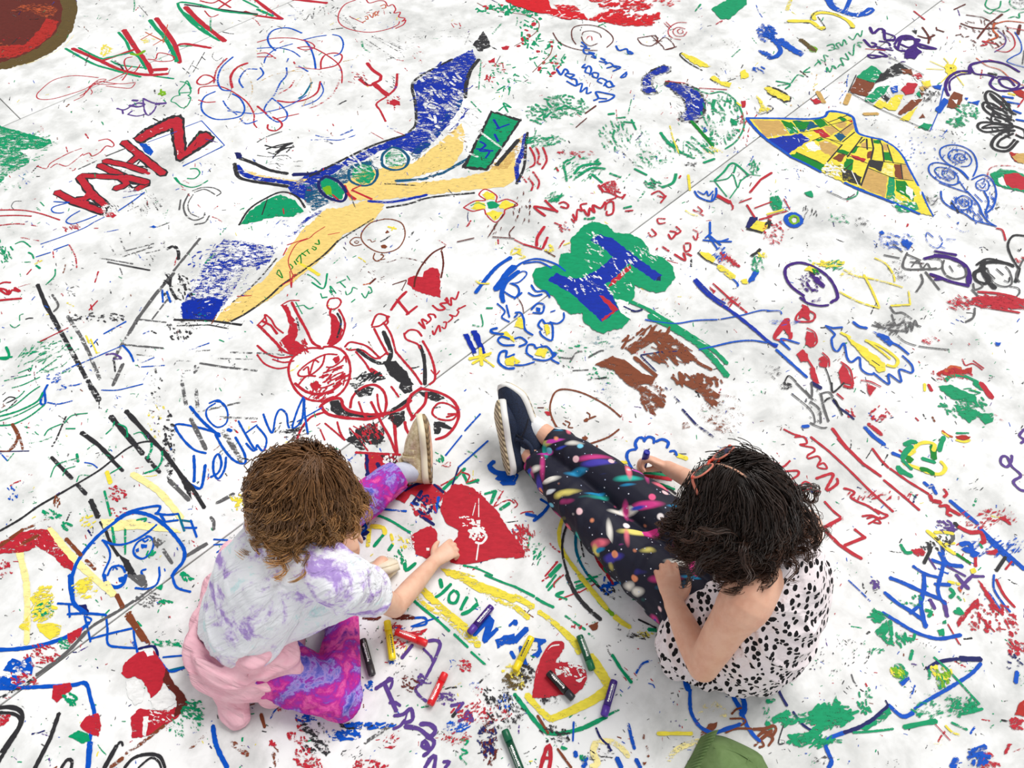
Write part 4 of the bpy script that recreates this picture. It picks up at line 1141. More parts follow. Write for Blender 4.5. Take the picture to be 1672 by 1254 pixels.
DRAW += r'''
T 1 3
D purple_letters_drawing | purple crayon handwriting running below the paint sticks
s p 24 .9: 770 740,830 700,880 675
s p 18 .9: 820 710,860 670,880 690,865 740
s p 28 .9: 830 710,860 780,890 850,905 885
s p 22 .85: 860 830,900 830,930 850
l p 24 .9: 1010 455,940 540
s p 22 .9: 1110 430,1160 425,1190 450,1150 560,1100 660
s p 16 .9: 1080 480,1130 530,1140 560
s p 20 .75: 1085 690,1030 740,1060 790,1100 820
s p 10 .6: 1060 650,1130 700,1080 700
c p 30 40 30 24 12 .6 40: 1070 680
l p 14 .6: 1190 770,1240 770
c p 40 60 40 24 14 .6 40: 1230 800
s p 22 .8: 1260 850,1330 840,1290 890,1340 830
l k 24 .8: 1310 870,1270 920
s p 22 .85: 1310 950,1360 930,1400 950,1370 885,1350 930
s p 24 .9: 890 915,950 905,1000 870,1010 940,960 960
s p 20 .9: 960 940,930 980,885 1000
l p 12 .9: 980 880,960 950
s p 28 .9: 960 985,1050 1000,1120 1050,1160 1010,1120 970,1060 970
s p 26 .9: 1100 1050,1150 1080,1130 1130,1070 1110,1090 1080,1120 1140,1080 1175
s p 26 .9: 1090 1254,1130 1190,1160 1180,1150 1254
s p 22 .85: 1210 1215,1250 1215,1220 1254
D red_blue_smear_drawing | rust red smears and blue strokes by the sticks
c W 60 50 12 30 12 .7 170: 750 280
c W 70 70 14 30 14 .7 170: 950 275
s b 16 .9: 1015 280,1090 280,1095 320,1010 335
s b 10 .9: 1000 335,1100 300,1180 275
f r .75: 910 360,1000 370,1110 350,1070 390,960 420
c r 40 90 40 40 10 .6 160: 930 430
c r 30 60 20 40 10 .6 160: 880 340
c b 12 60 12 40 10 .6 160: 920 345
s b 10 .9: 880 200,960 200,1000 180,900 185
l b 10 .85: 705 265,745 265
c n 24 90 30 50 12 .7 160: 760 190
l g 12 .7: 720 200,850 215
s K 14 .6: 780 260,840 210
c W 30 60 20 30 12 .7 0: 740 165
c k 20 50 10 24 14 .6 0: 390 280
c b 20 40 20 30 8 .6 0: 890 570
c k 20 80 60 20 5 .6 0: 780 400
c k 30 120 60 20 5 .6 0: 950 640
c b 30 30 30 30 10 .6 30: 735 720
c r 40 40 50 30 10 .6 30: 1350 590
c W 40 60 60 30 9 .6 30: 990 700
c r 20 30 40 30 10 .6 120: 1430 750
c b 20 30 30 30 10 .6 120: 1410 720
c r 120 200 70 40 12 .6 140: 1450 900
c n 120 60 120 40 12 .6 60: 1500 1060
c W 100 50 160 40 12 .6 110: 1510 1080
c b 50 80 40 50 9 .6 160: 1290 990
c r 60 90 40 50 9 .6 150: 1290 1060
c k 70 90 80 30 9 .6 60: 1560 790
s g 14 .7: 1320 1070,1370 1080,1330 1130,1370 1150,1320 1180,1360 1230
D speech_banner_drawing | long yellow and green leaf-shaped banner outline
s g 18 .95: 980 135,1080 220,1180 300
l g 16 .85: 1180 300,1250 365
l g 16 .8: 1280 385,1370 470
l g 14 .7: 1390 500,1490 590
s y 46 .75: 1050 70,1150 170,1250 260,1350 340,1440 460
s y 30 .6: 1010 100,1100 200,1250 300,1400 440
s y 50 .8: 1270 -10,1400 50,1550 110,1672 160
s y 30 .65: 1240 -30,1400 70,1560 160,1672 210
s g 14 .9: 1480 0,1600 50,1672 75
T 1 2
s g 16 .9: 730 855,800 865,880 900,960 950,1005 975
s y 50 .6: 660 1200,720 1230,800 1254
s g 12 .9: 1340 1185,1430 1205,1530 1250
f y .75: 1190 1200,1340 1230,1420 1254,1240 1254
T 2 3
s g 16 .9: 0 75,130 140
s g 18 .8: 140 150,190 180,255 210
s g 14 .7: 330 265,400 315,460 355
s g 12 .6: 480 380,520 410
s y 40 .75: 0 140,60 170,120 210
s y 36 .7: 0 200,90 280
s y 34 .7: 160 240,280 330,380 440,420 510
s y 36 .8: 290 340,400 440,500 570,600 720
s y 32 .85: 620 700,560 600,500 520
s y 46 .92: 600 740,500 810,350 890,240 935
s y 28 .85: 600 780,430 870,270 930
s y 40 .8: 80 780,140 850,200 910,240 940
s g 26 .92: 0 775,80 880,160 980,220 1030
s g 26 .92: 210 1028,300 1030,430 1000,520 960,600 920
l g 14 .7: 610 910,680 875
D green_words_drawing | green crayon words inside the banner
T 1 3
l g 26 .9: 1190 30,1200 80
s g 22 .9: 1260 60,1200 120,1160 145
s g 20 .9: 1280 100,1250 130,1250 175,1290 180,1310 130,1290 105
s g 22 .9: 1365 145,1335 200,1325 225
s g 24 .9: 1430 190,1380 235,1330 255
T 1 2
l g 22 .85: 825 980,760 1060
s y 30 .8: 740 930,820 940,830 980
s y 26 .7: 730 950,720 1060
l g 22 .75: 880 1050,855 1085
l y 20 .75: 870 980,880 1020
s g 22 .85: 960 1170,970 1215,1030 1170
c g 24 50 50 30 8 .7 60: 930 1130
c y 20 60 40 30 12 .6 60: 930 1030
s n 24 .85: 640 900,720 910,640 950,720 970,640 1000,700 1010
s b 16 .8: 660 890,710 940,640 1000
c g 20 40 40 40 12 .8 60: 680 880
l b 14 .7: 760 815,970 832
D blue_capitals_drawing | broad blue capital letters under the paint sticks
T 2 3
l b 40 .95: 80 350,0 430
s b 34 .9: 0 300,10 320
s b 32 .95: 40 470,70 590
f b .95: 150 415,200 425,170 460,180 500,150 540,110 525,150 490
l b 24 .9: 120 420,200 430
T 1 3
l b 44 .95: 1520 290,1480 430
l b 34 .9: 1510 270,1410 390
s b 26 .9: 1480 430,1560 350
f b .92: 1545 420,1620 390,1672 380,1672 450,1610 450,1560 480
l b 20 .9: 1640 330,1672 300
l b 24 .9: 1650 500,1672 540
D big_red_heart_drawing | huge solid red crayon heart by the child's hand
T 1 2
f r .98: 1270 660,1330 655,1400 680,1470 740,1560 830,1620 930,1700 1030,1740 1120,1672 1130,1480 1145,1360 1170,1260 1165,1300 1080,1310 960,1220 900,1190 820,1210 740
f r .97: 1000 990,1060 950,1130 925,1165 960,1180 1050,1160 1120,1100 1140,1030 1110,1010 1050
f r .95: 1060 1110,1180 1120,1300 1000,1340 1100,1300 1165
s r 16 .9: 1260 1160,1350 1170,1500 1145
c v 60 60 60 20 16 .9 40: 1420 960
f v .97: 1425 890,1450 890,1450 915,1428 915
f v .95: 1400 940,1440 935,1470 960,1430 975,1390 965
s v 16 .95: 1470 970,1490 1000,1460 1040,1420 1035
l v 10 .9: 1440 1040,1425 1150
f v .97: 1100 1070,1118 1070,1118 1088,1100 1088
l v 6 .8: 1440 750,1440 870
l v 6 .7: 1420 780,1400 860
c v 20 60 40 20 8 .7 20: 1360 890
c v 40 20 60 20 8 .7 90: 1000 1030
D red_blue_flower_drawing | scribbled red and navy patch beside the heart
f r .88: 890 720,960 670,1060 650,1170 660,1230 710,1190 770,1120 790,1060 760,1000 720,960 780,900 760
l W 24 .8: 890 710,980 660
s n 18 .9: 960 700,1030 660,1110 640
s n 18 .9: 1010 780,1070 700,1050 760,1110 730,1090 800
l n 20 .9: 1150 660,1210 710
s n 20 .85: 1040 830,1100 850,1140 800
s n 20 .85: 1060 860,1150 920
l b 20 .85: 1180 740,1160 840
l b 16 .85: 1050 790,1000 780
c n 30 90 60 40 10 .7 60: 1100 790
c r 40 100 60 40 12 .7 60: 1080 800
f r .7: 1060 860,1120 850,1140 890,1080 880
f r .9: 1200 780,1240 740,1240 860,1200 850
D star_drawing | green five pointed star outline
l g 24 .9: 1350 555,1210 690
l g 20 .9: 1340 590,1370 650
l g 20 .85: 1370 650,1440 630
l g 16 .85: 1210 690,1300 610
s r 10 .8: 1195 665,1290 610,1330 560
s r 10 .8: 1330 580,1380 600,1360 650
l r 8 .8: 1370 645,1420 625
l b 12 .9: 1500 375,1310 545
l n 12 .9: 1310 545,1270 660
l b 12 .85: 1225 470,1330 340
l b 12 .8: 1350 310,1450 200
s r 9 .6: 1200 540,1250 510,1250 545,1210 535
c g 20 30 20 30 10 .7 60: 1190 490
s b 30 .92: 1540 510,1510 540,1560 580,1640 590,1560 620,1660 620,1590 650,1672 650
s b 22 .9: 1570 600,1672 610
s b 20 .9: 1505 530,1520 570,1580 600
T 2 2
s b 18 .9: 0 590,20 600,0 640
T 1 2
D childish_letters_drawing | small red and green child's letters beside the big heart
l g 18 .8: 1480 720,1550 700
l g 22 .8: 1550 700,1520 780
s r 9 .7: 1580 740,1540 800,1600 770,1640 760,1672 780
l g 22 .8: 1640 780,1580 820
l r 9 .7: 1560 760,1600 700
l r 8 .6: 1672 810,1650 830
D blue_letter_drawing | short blue hooked mark
T 2 2
l b 20 .95: 170 755,220 785
s b 22 .95: 240 770,190 840,125 895
l b 22 .95: 75 850,140 865
s r 8 .6: 0 870,60 840,120 835
s r 8 .7: 0 760,20 790,0 810
D red_wedge_drawing | red and green scratchy wedge strokes
c r 50 70 60 60 9 .7 60: 60 980
l g 12 .7: 105 980,85 1080
c g 30 50 70 40 9 .7 130: 150 1100
l g 26 .9: 300 1180,230 1254
l r 12 .8: 280 1160,200 1254
f r .85: 0 1010,70 1090,60 1130,0 1140
c r 40 60 60 40 10 .6 30: 40 1100
T 2 3
l g 16 .85: 270 0,210 80
l g 14 .85: 300 10,220 100
s r 10 .8: 320 0,260 50,260 80
l r 10 .8: 240 0,180 40
s g 16 .85: 280 130,320 110,270 130,340 160
l r 9 .85: 290 160,420 110
l g 14 .85: 390 50,540 10
l g 14 .85: 400 75,500 40
l g 14 .85: 380 100,460 70
l r 8 .8: 420 115,520 60
D rainbow_arcs_drawing | yellow, grey, red and green rainbow arcs beside the legs
T 2 2
s y 26 .9: 340 830,300 920,290 1010,320 1100,380 1190,430 1254
s k 16 .85: 380 850,330 950,310 1050,320 1150,350 1254
s c 18 .85: 420 900,400 980,400 1080,430 1170,480 1254
s k 10 .7: 440 920,430 1020,450 1130
s r 22 .85: 490 960,510 1060,550 1170,620 1254
s G 20 .85: 550 1000,570 1100,640 1220
s g 14 .7: 530 1130,600 1230
s y 26 .85: 590 530,650 520,730 515
s k 14 .8: 690 580,800 572,900 570,1010 590
s g 18 .85: 740 575,880 585,1000 600
s r 26 .85: 820 605,920 612,1020 625
s g 16 .85: 890 650,960 660,1040 690
s k 14 .8: 900 680,990 680,1050 720
s g 22 .8: 980 730,1060 760,1140 810
s c 16 .8: 960 760,1060 800,1150 860
s r 14 .75: 1000 800,1100 850,1140 880
l y 30 .8: 1060 470,1120 490
T 2 3
s k 28 .8: 340 0,390 110,470 210,560 290
s y 34 .9: 420 0,500 100,600 220
s h 28 .9: 480 70,560 180,640 260
s y 34 .85: 650 270,700 310,750 340
s g 18 .8: 480 0,540 60
s k 18 .75: 480 0,540 70,610 130
s r 18 .8: 600 0,640 60
s b 22 .9: 570 75,640 60,720 30
c b 30 50 40 30 12 .7 0: 610 90
c k 24 60 40 30 8 .6 30: 640 120
f w .9: 480 330,545 305,540 350,510 365
l k 12 .8: 805 290,920 345
l g 26 .85: 870 355,920 360
c y 20 60 20 40 10 .6 20: 850 390
c k 40 80 20 40 8 .6 10: 800 400
f K .5: 650 350,710 350,690 370
c r 10 60 20 24 8 .8 120: 420 330
D brown_face_drawing | large brown egg-shaped face outline with red collar
T 2 2
s w 12 .97: 690 220,620 160,530 105,430 60,330 40,270 55,240 110,232 180,260 260,310 330,370 390,410 410
s w 12 .95: 680 300,620 345,550 375,470 400
s w 11 .95: 350 405,345 430,390 470,440 490,510 470,535 430,535 405
f r .92: 365 405,410 400,440 412,490 405,470 440,420 455,380 440
f w .95: 440 350,465 345,480 358,465 372,445 368
f w .95: 450 240,470 225,485 235,475 252,455 253
s w 9 .95: 470 190,490 205,490 225,525 215
l w 9 .9: 480 235,530 215
s w 9 .9: 330 245,360 260,350 285,380 290
l w 8 .9: 315 260,335 275
f r .85: 195 185,230 185,240 210,215 210
l W 7 .8: 150 160,190 160
D blue_cloud_drawing | fresh blue looped outline around the drawing hand
s b 20 .97: 800 605,760 550,730 480,745 440,790 430
s b 20 .97: 795 425,785 390,810 355,840 360,845 380
s b 20 .97: 840 375,870 350,905 360,905 390
s b 20 .97: 920 380,960 365,1000 385,990 420
s b 18 .95: 1010 445,1040 440,1055 470
D green_grey_texture_drawing | faint teal and grey scrubbed texture
c j 60 120 60 70 26 .35 20: 660 70
c j 60 130 60 60 26 .35 160: 600 40
c K 40 120 80 60 14 .3 20: 620 420
c g 24 60 60 60 20 .35 120: 1580 20
T 2 1
f j .35: 430 950,560 930,760 860,900 850,980 880,700 1020,520 1080,400 1100
c j 60 200 70 70 24 .35 20: 560 980
l K 12 .7: 290 1080,380 1085
s K 12 .7: 360 1110,400 1050,440 1040
l K 10 .7: 380 1165,480 1160
s K 12 .7: 480 1080,550 1040,580 1035
l k 12 .7: 480 1225,600 1210
c g 40 160 60 30 10 .6 20: 350 1050
c g 30 100 60 30 10 .6 20: 560 1200
T 3 2
D red_handwriting_drawing | red handwriting and long parallel red lines
s r 13 .95: 110 300,170 330,220 345,180 350,240 350,260 390,215 400,250 410,300 420,310 440,265 470,270 490,330 475,350 500
s r 12 .95: 350 500,330 545,390 555,370 520,340 530
l r 22 .95: 425 295,510 410,620 520,740 605
l r 18 .95: 760 630,870 720,990 825
l r 16 .9: 460 360,520 430
l r 16 .95: 285 350,400 440,520 550,660 690,820 835
l r 16 .9: 685 425,740 500,790 550
l r 18 .95: 800 555,920 640,1050 720
s r 18 .95: 320 620,430 590,385 690,410 690,460 650,455 620
s r 16 .95: 500 685,530 690,570 710,545 740,590 770,660 800,730 850
s r 14 .95: 700 820,760 850,785 860,740 880,680 860,620 865
s r 12 .9: 650 880,700 870,740 910,690 900,740 870,660 915
s r 16 .95: 375 770,430 830,480 870
l r 22 .95: 480 880,350 950
l r 24 .95: 385 965,470 1050,560 1110,615 1140
l r 20 .95: 505 1055,640 1000
l r 18 .95: 570 950,640 1005
s r 14 .95: 40 510,100 545,150 505
s r 14 .95: 110 575,200 570,200 600,155 630,170 650,230 690
s r 12 .95: 290 690,230 695,225 660,250 640,285 660,290 695,350 705
c r 40 250 30 40 10 .7 140: 760 730
D yellow_green_ring_drawing | yellow ring overlaid with fat green strokes
s y 24 .95: 940 450,980 400,1040 385,1090 400,1080 440
s y 24 .95: 920 530,1000 560,1060 585,1130 590,1160 550,1130 510
l y 24 .9: 920 470,960 440
s g 34 .95: 895 400,940 380,970 385
s g 34 .95: 940 410,900 450,880 490
s G 30 .95: 890 480,940 490,920 510
l G 40 .95: 1080 410,1085 490
s g 30 .95: 1150 350,1130 400,1120 440
l g 30 .95: 1010 490,1090 515
s G 34 .95: 1000 560,1040 565,1080 590
l g 24 .9: 880 500,940 560
s g 34 .95: 850 545,890 580,940 605
l g 30 .9: 850 550,870 590
D flag_marks_drawing | red, yellow and blue dashes like small flags
l b 28 .85: 635 285,690 345,765 400
l r 28 .8: 660 265,745 335
l b 26 .85: 815 455,880 480
l r 12 .7: 860 435,880 450
c r 20 60 50 40 12 .7 140: 720 200
s o 16 .85: 1140 310,1170 335,1205 350
s y 14 .85: 1140 320,1180 350
f m .9: 1225 345,1280 340,1325 350,1310 370,1240 365
s y 16 .9: 1230 370,1280 382,1320 370
s g 14 .8: 1230 325,1280 325,1310 325
s n 16 .9: 430 110,470 160,520 195,565 235
l w 12 .8: 1075 220,1090 250
l r 10 .8: 965 225,985 245
c r 14 40 30 30 10 .8 40: 540 190
l r 9 .7: 770 165,810 215
D green_lizard_drawing | ragged green scribble patch
f g .85: 1110 20,1190 10,1250 40,1350 80,1370 130,1300 120,1220 110,1170 80
f g .78: 1210 140,1300 150,1400 200,1470 190,1470 250,1420 270,1370 220,1320 260,1270 230
l g 36 .85: 1350 0,1400 40
l r 40 .9: 1390 0,1460 95
c g 60 160 100 70 14 .7 30: 1280 130
c r 20 30 40 40 9 .5 40: 1490 240
l r 22 .9: 1050 10,1070 50
l y 18 .9: 1025 5,1025 50
T 3 1
f m .8: 1100 1180,1200 1130,1270 1160,1330 1140,1330 1180,1200 1200,1120 1200
s o 24 .8: 1160 1170,1200 1140,1260 1150
s g 24 .85: 1160 1230,1200 1200,1280 1200,1370 1240
c r 40 140 40 60 9 .7 30: 1200 1190
s r 9 .8: 1270 1090,1290 1130,1340 1120,1400 1160
l r 8 .8: 1340 1100,1410 1150
T 3 2
D purple_letters_edge_drawing | purple crayon letters at the far floor edge
s p 18 .95: 1672 300,1640 340,1672 370,1650 390
s p 18 .95: 1590 470,1590 500,1560 545,1520 520,1525 480,1560 480,1590 540,1650 600,1600 640,1640 690,1672 700
'''
DRAW += r'''
T 3 2
D tangle_drawing | dense tangle of blue, purple, red and yellow strokes
l b 28 .85: 1190 765,1290 850,1370 915
s b 30 .85: 1380 940,1450 1010,1560 1110,1672 1210
l b 22 .8: 1400 970,1480 1060,1600 1180
c r 80 200 60 80 9 .55 140: 1430 880
c b 60 200 60 80 10 .6 140: 1520 1060
s r 28 .9: 1060 730,1070 760,1130 775
s r 20 .9: 1120 800,1180 800,1170 850,1200 860
s r 26 .9: 1170 810,1250 855
f r .85: 1510 880,1550 870,1600 930,1560 910
s r 20 .85: 1150 690,1170 720,1150 740
l b 22 .85: 1020 645,1060 680
l b 22 .85: 1070 660,1100 720
c p 30 70 40 40 14 .75 20: 1160 930
l k 26 .8: 1190 940,1185 970
s r 28 .9: 1240 930,1320 970,1390 970,1410 1030,1390 1040
s k 30 .8: 1220 910,1250 940
s K 26 .8: 1200 970,1210 1010,1180 1040
s y 26 .85: 1040 960,1090 1000,1150 1060,1220 1110
s y 22 .85: 1090 970,1160 970,1210 980
l y 16 .8: 1130 1050,1220 1040
s b 34 .92: 1260 1050,1310 1040,1330 1080,1280 1080,1340 1100,1370 1110,1330 1120
s b 26 .92: 1140 1060,1150 1140,1190 1180,1270 1190
s b 24 .92: 1070 1150,1130 1170,1180 1190
l b 24 .9: 1120 1100,1150 1160,1130 1254
s b 22 .9: 950 1190,1010 1230,1060 1250
f r .8: 1420 1090,1500 1080,1490 1120,1430 1110
s G 20 .85: 1230 1110,1290 1150,1320 1170
l r 20 .85: 1355 1120,1355 1190
f y .9: 1320 1210,1350 1200,1360 1230,1330 1240
s g 22 .85: 870 1050,900 1100,940 1100
s g 14 .8: 1380 1040,1400 1070
l k 22 .8: 1020 1170,1060 1090,1060 1060
f k .75: 1040 1070,1080 1060,1060 1110
c r 40 40 20 30 16 .8 20: 980 1100
s p 12 .9: 1040 1120,1100 1210,1060 1150
l k 20 .8: 1550 1130,1490 1220
l r 12 .8: 1590 1160,1550 1210
l p 16 .85: 1170 1190,1290 1254
c k 40 100 60 30 12 .7 40: 1100 1050
T 3 3
s b 28 .95: 1020 0,1020 90,1000 180,1010 250,1030 340
s b 28 .95: 800 20,880 50,1010 110,1120 155
s b 26 .95: 765 115,850 185,940 240,1020 300
s b 24 .95: 1130 0,1110 90,1130 160,1160 190
s b 20 .9: 1040 0,1130 20
l b 22 .9: 1090 60,1190 65
l b 20 .85: 930 250,1000 190
s p 26 .9: 1230 0,1270 50,1310 90
s p 24 .9: 1060 160,1090 220
l p 28 .9: 1150 170,1170 270
l p 18 .9: 1330 10,1410 10
s p 20 .85: 1340 0,1280 60,1260 90
f o .7: 1240 80,1270 60,1260 120
l y 20 .8: 1180 45,1250 60
s b 14 .85: 1475 0,1475 90,1530 180,1580 240
l b 12 .7: 1440 110,1520 230
s r 18 .92: 1490 30,1540 130,1610 210
f r .8: 1370 30,1440 110,1510 240,1470 220,1400 100
f r .8: 1370 150,1385 200,1330 230,1240 340,1230 310,1290 230
c r 90 170 100 40 14 .7 60: 1450 280
l r 10 .85: 1175 320,1250 450
l r 10 .8: 1380 270,1480 370
s g 26 .85: 1190 90,1215 120,1190 145
s g 30 .85: 1240 220,1270 250,1220 240
f g .9: 1105 360,1150 350,1150 400,1120 395
f g .9: 1140 300,1165 290,1165 318,1140 318
s g 24 .8: 1030 230,1070 240,1050 270
c g 20 100 40 30 14 .7 40: 950 170
l g 16 .7: 1240 140,1260 165
l b 9 .7: 530 35,600 100,670 170
c p 20 30 30 30 12 .8 40: 700 60
c r 30 40 160 40 16 .7 60: 1600 400
l b 26 .9: 1625 630,1615 700
c n 24 60 60 30 9 .6 40: 1600 560
c r 60 60 40 30 10 .7 60: 1640 480
D blue_wave_drawing | long blue curves and triangle outline over green hatching
s b 24 .92: 750 245,850 305,950 365,1040 400,1130 415,1260 390
s n 22 .92: 1040 610,1120 565,1240 545
l n 34 .92: 1255 545,1390 548
s b 22 .92: 1390 575,1330 640,1240 700,1140 760,1070 800
s b 18 .9: 1070 800,1010 835,960 870
s b 26 .92: 790 845,880 920,950 895
s n 24 .92: 790 850,700 930,600 990,500 1025
s b 26 .95: 500 1025,410 1060,380 1100,400 1160,420 1210,400 1254
l n 9 .85: 770 815,790 850
s n 20 .9: 50 690,90 780,130 850
s n 16 .9: 170 890,230 970,300 1020,360 1080
c g 60 50 40 50 12 .75 30: 720 270
f g .75: 700 370,780 290,790 370,760 400,830 460,760 430
l g 24 .8: 800 300,810 390
s g 18 .8: 960 385,950 420,920 410
c g 50 100 40 40 14 .75 60: 850 420
l g 18 .8: 945 490,930 550
c g 14 60 20 30 8 .7 0: 710 500
f g .65: 830 580,880 580,920 640,890 700,860 700,830 650
c h 30 40 40 40 14 .7 60: 850 630
f b .7: 860 700,920 660,930 680,880 725
c y 20 40 30 40 10 .7 60: 840 630
f g .7: 1050 610,1075 610,1060 680,1045 680
f g .65: 1110 640,1170 650,1150 750,1110 740
c h 40 60 60 40 14 .7 70: 1140 670
c y 30 80 50 40 12 .7 70: 1130 640
l g 14 .85: 1085 535,1180 620,1290 740,1380 840
s g 18 .85: 1250 905,1330 890,1400 870
f g .8: 1280 830,1330 850,1390 870,1290 880
l g 14 .8: 1230 860,1260 800
c g 60 80 50 60 14 .7 100: 1280 850
c g 60 160 80 50 14 .6 160: 1100 850
l g 30 .85: 890 990,1010 965,1100 950
f g .75: 600 1000,700 950,790 860,810 900,760 950,640 1010
s g 14 .85: 560 1025,700 1015,820 1000
c g 120 150 70 100 18 .75 150: 420 920
f g .7: 330 960,420 850,450 780,470 850,520 880,490 960,350 1020,290 1050,270 1020
f g .7: 130 1040,220 1030,400 990,240 1110,180 1110
c g 50 120 40 80 14 .7 160: 160 930
c g 60 160 30 80 14 .7 165: 300 1080
s k 7 .8: 110 970,75 1090,110 1095
l k 7 .7: 330 890,460 990
c g 30 50 90 40 14 .65 60: 640 820
l r 9 .85: 640 705,650 725
l r 6 .8: 1070 945,1190 1075
s y 14 .7: 1160 980,1200 1020,1250 1040
l g 16 .7: 1200 960,1300 1005
c y 16 60 30 40 20 .4 160: 1110 1090
c k 60 260 120 14 6 .7 0: 430 520
c g 30 300 160 24 10 .5 0: 420 480
f m .85: 1610 910,1640 830,1672 810,1672 920
c r 40 40 40 40 16 .7 60: 1620 970
s b 30 .75: 1320 1170,1380 1130,1420 1115
c b 50 70 60 60 20 .7 130: 1370 1190
c r 40 80 50 50 14 .6 60: 1440 1210
f r .85: 1560 1100,1590 1100,1560 1160,1540 1165
l b 40 .6: 1230 1190,1205 1254
c k 30 80 40 30 8 .5 30: 370 1200
s K 10 .6: 330 1210,380 1180,370 1230
s w 16 .9: 0 990,40 980,60 1000,30 1060
s w 16 .9: 0 1040,40 1060,10 1110
l g 24 .8: 0 690,10 760
l g 18 .8: 0 830,50 810
T 2 3
l g 30 .85: 1640 960,1665 1000
l g 26 .85: 1640 820,1672 820
c g 30 20 140 40 10 .6 90: 1640 850
D blue_beard_drawing | thick blue beard-like loop with brown scrawls
s b 36 .97: 1110 690,1130 750
s b 24 .97: 1140 745,1140 840,1150 900,1190 970,1240 1010,1300 1025,1380 1000,1470 970
s b 30 .97: 1400 745,1430 810,1480 890
s b 34 .97: 1445 745,1490 820,1490 890,1470 910
s b 24 .95: 1480 900,1510 980,1560 1050,1595 1080
f w .85: 1240 1000,1260 970,1320 955,1310 990,1280 1020
f w .85: 1210 1020,1240 1000,1260 1030,1210 1045
s w 14 .85: 1370 1025,1440 1000,1540 1000
s w 12 .8: 1400 935,1480 935,1500 955,1470 980
s w 12 .8: 1410 905,1440 875,1475 865
s w 20 .9: 1550 1003,1620 1000,1672 985
s w 18 .9: 1580 1050,1620 1020,1672 1030
l w 22 .9: 1600 1070,1672 1010
s w 14 .8: 1560 1110,1600 1080,1620 1110,1590 1120
l y 24 .8: 930 1032,1060 1030,1155 1032
s Y 34 .6: 1000 1200,1050 1140,1140 1095,1200 1080
c Y 30 120 60 60 24 .4 40: 1280 900
c p 10 80 30 20 10 .6 100: 1120 960
D centre_floor_marks_drawing | green, blue and brown marks beside the purple stick
l g 22 .9: 635 520,690 610,760 700
s b 14 .7: 790 640,830 580,890 555
s b 7 .7: 870 705,900 715,910 735
l b 22 .7: 740 970,760 1060,780 1130
l b 30 .85: 790 1200,820 1254
l b 30 .9: 665 1190,695 1254
s n 14 .85: 530 995,560 1060,600 1100
f n .85: 580 1070,610 1090,640 1140,620 1150
l b 12 .8: 385 955,380 1080
l b 26 .8: 395 1150,400 1180
c b 20 20 40 30 16 .7 60: 455 1210
c g 14 20 20 30 16 .7 60: 450 1190
s Y 40 .75: 530 1090,510 1150,540 1220,500 1254
s Y 34 .7: 540 1090,620 1080,700 1130,740 1180
l w 18 .9: 150 915,220 1030
l w 16 .9: 280 1130,370 1254
s r 26 .9: 170 1254,210 1120,230 1110,235 1200,225 1254
l r 20 .85: 190 1190,235 1190
l g 20 .6: 305 1120,340 1135
l w 18 .6: 860 1115,870 1180
l w 12 .7: 840 1040,840 1065
c k 30 100 40 40 7 .6 20: 560 1170
c k 50 100 60 40 12 .6 20: 260 1040
l K 24 .5: 270 1040,350 1075
f w .8: 830 1215,860 1215,840 1240
D small_heart_drawing | red heart with white flecks beneath the black stick
f r .95: 115 800,130 700,150 590,190 510,240 450,290 430,320 450,310 500,280 540,270 570,340 565,410 580,460 620,470 680,440 740,380 790,300 780,200 800
s v 9 .9: 150 640,180 540,230 470,290 455
c v 50 80 50 40 12 .7 30: 380 620
f v .9: 265 610,310 620,300 650,275 655
f v .85: 400 680,470 660,420 700,400 690
s r 14 .9: 150 660,180 540,240 450,310 440,315 480
c k 60 50 60 30 14 .6 60: 80 640
c k 50 70 24 30 10 .6 60: 230 815
c k 40 40 40 30 10 .5 60: 40 900
c y 30 40 60 40 20 .6 60: 20 690
c O 40 50 50 24 16 .6 60: 60 690
D grey_banner_marks_drawing | charcoal and brown flecks left of the small heart
T 1 3
c O 60 50 40 40 20 .6 60: 1650 690
c k 120 120 120 30 9 .6 60: 1600 880
c b 30 60 60 30 10 .6 60: 1610 830
c y 30 40 40 30 20 .5 60: 1640 620
'''
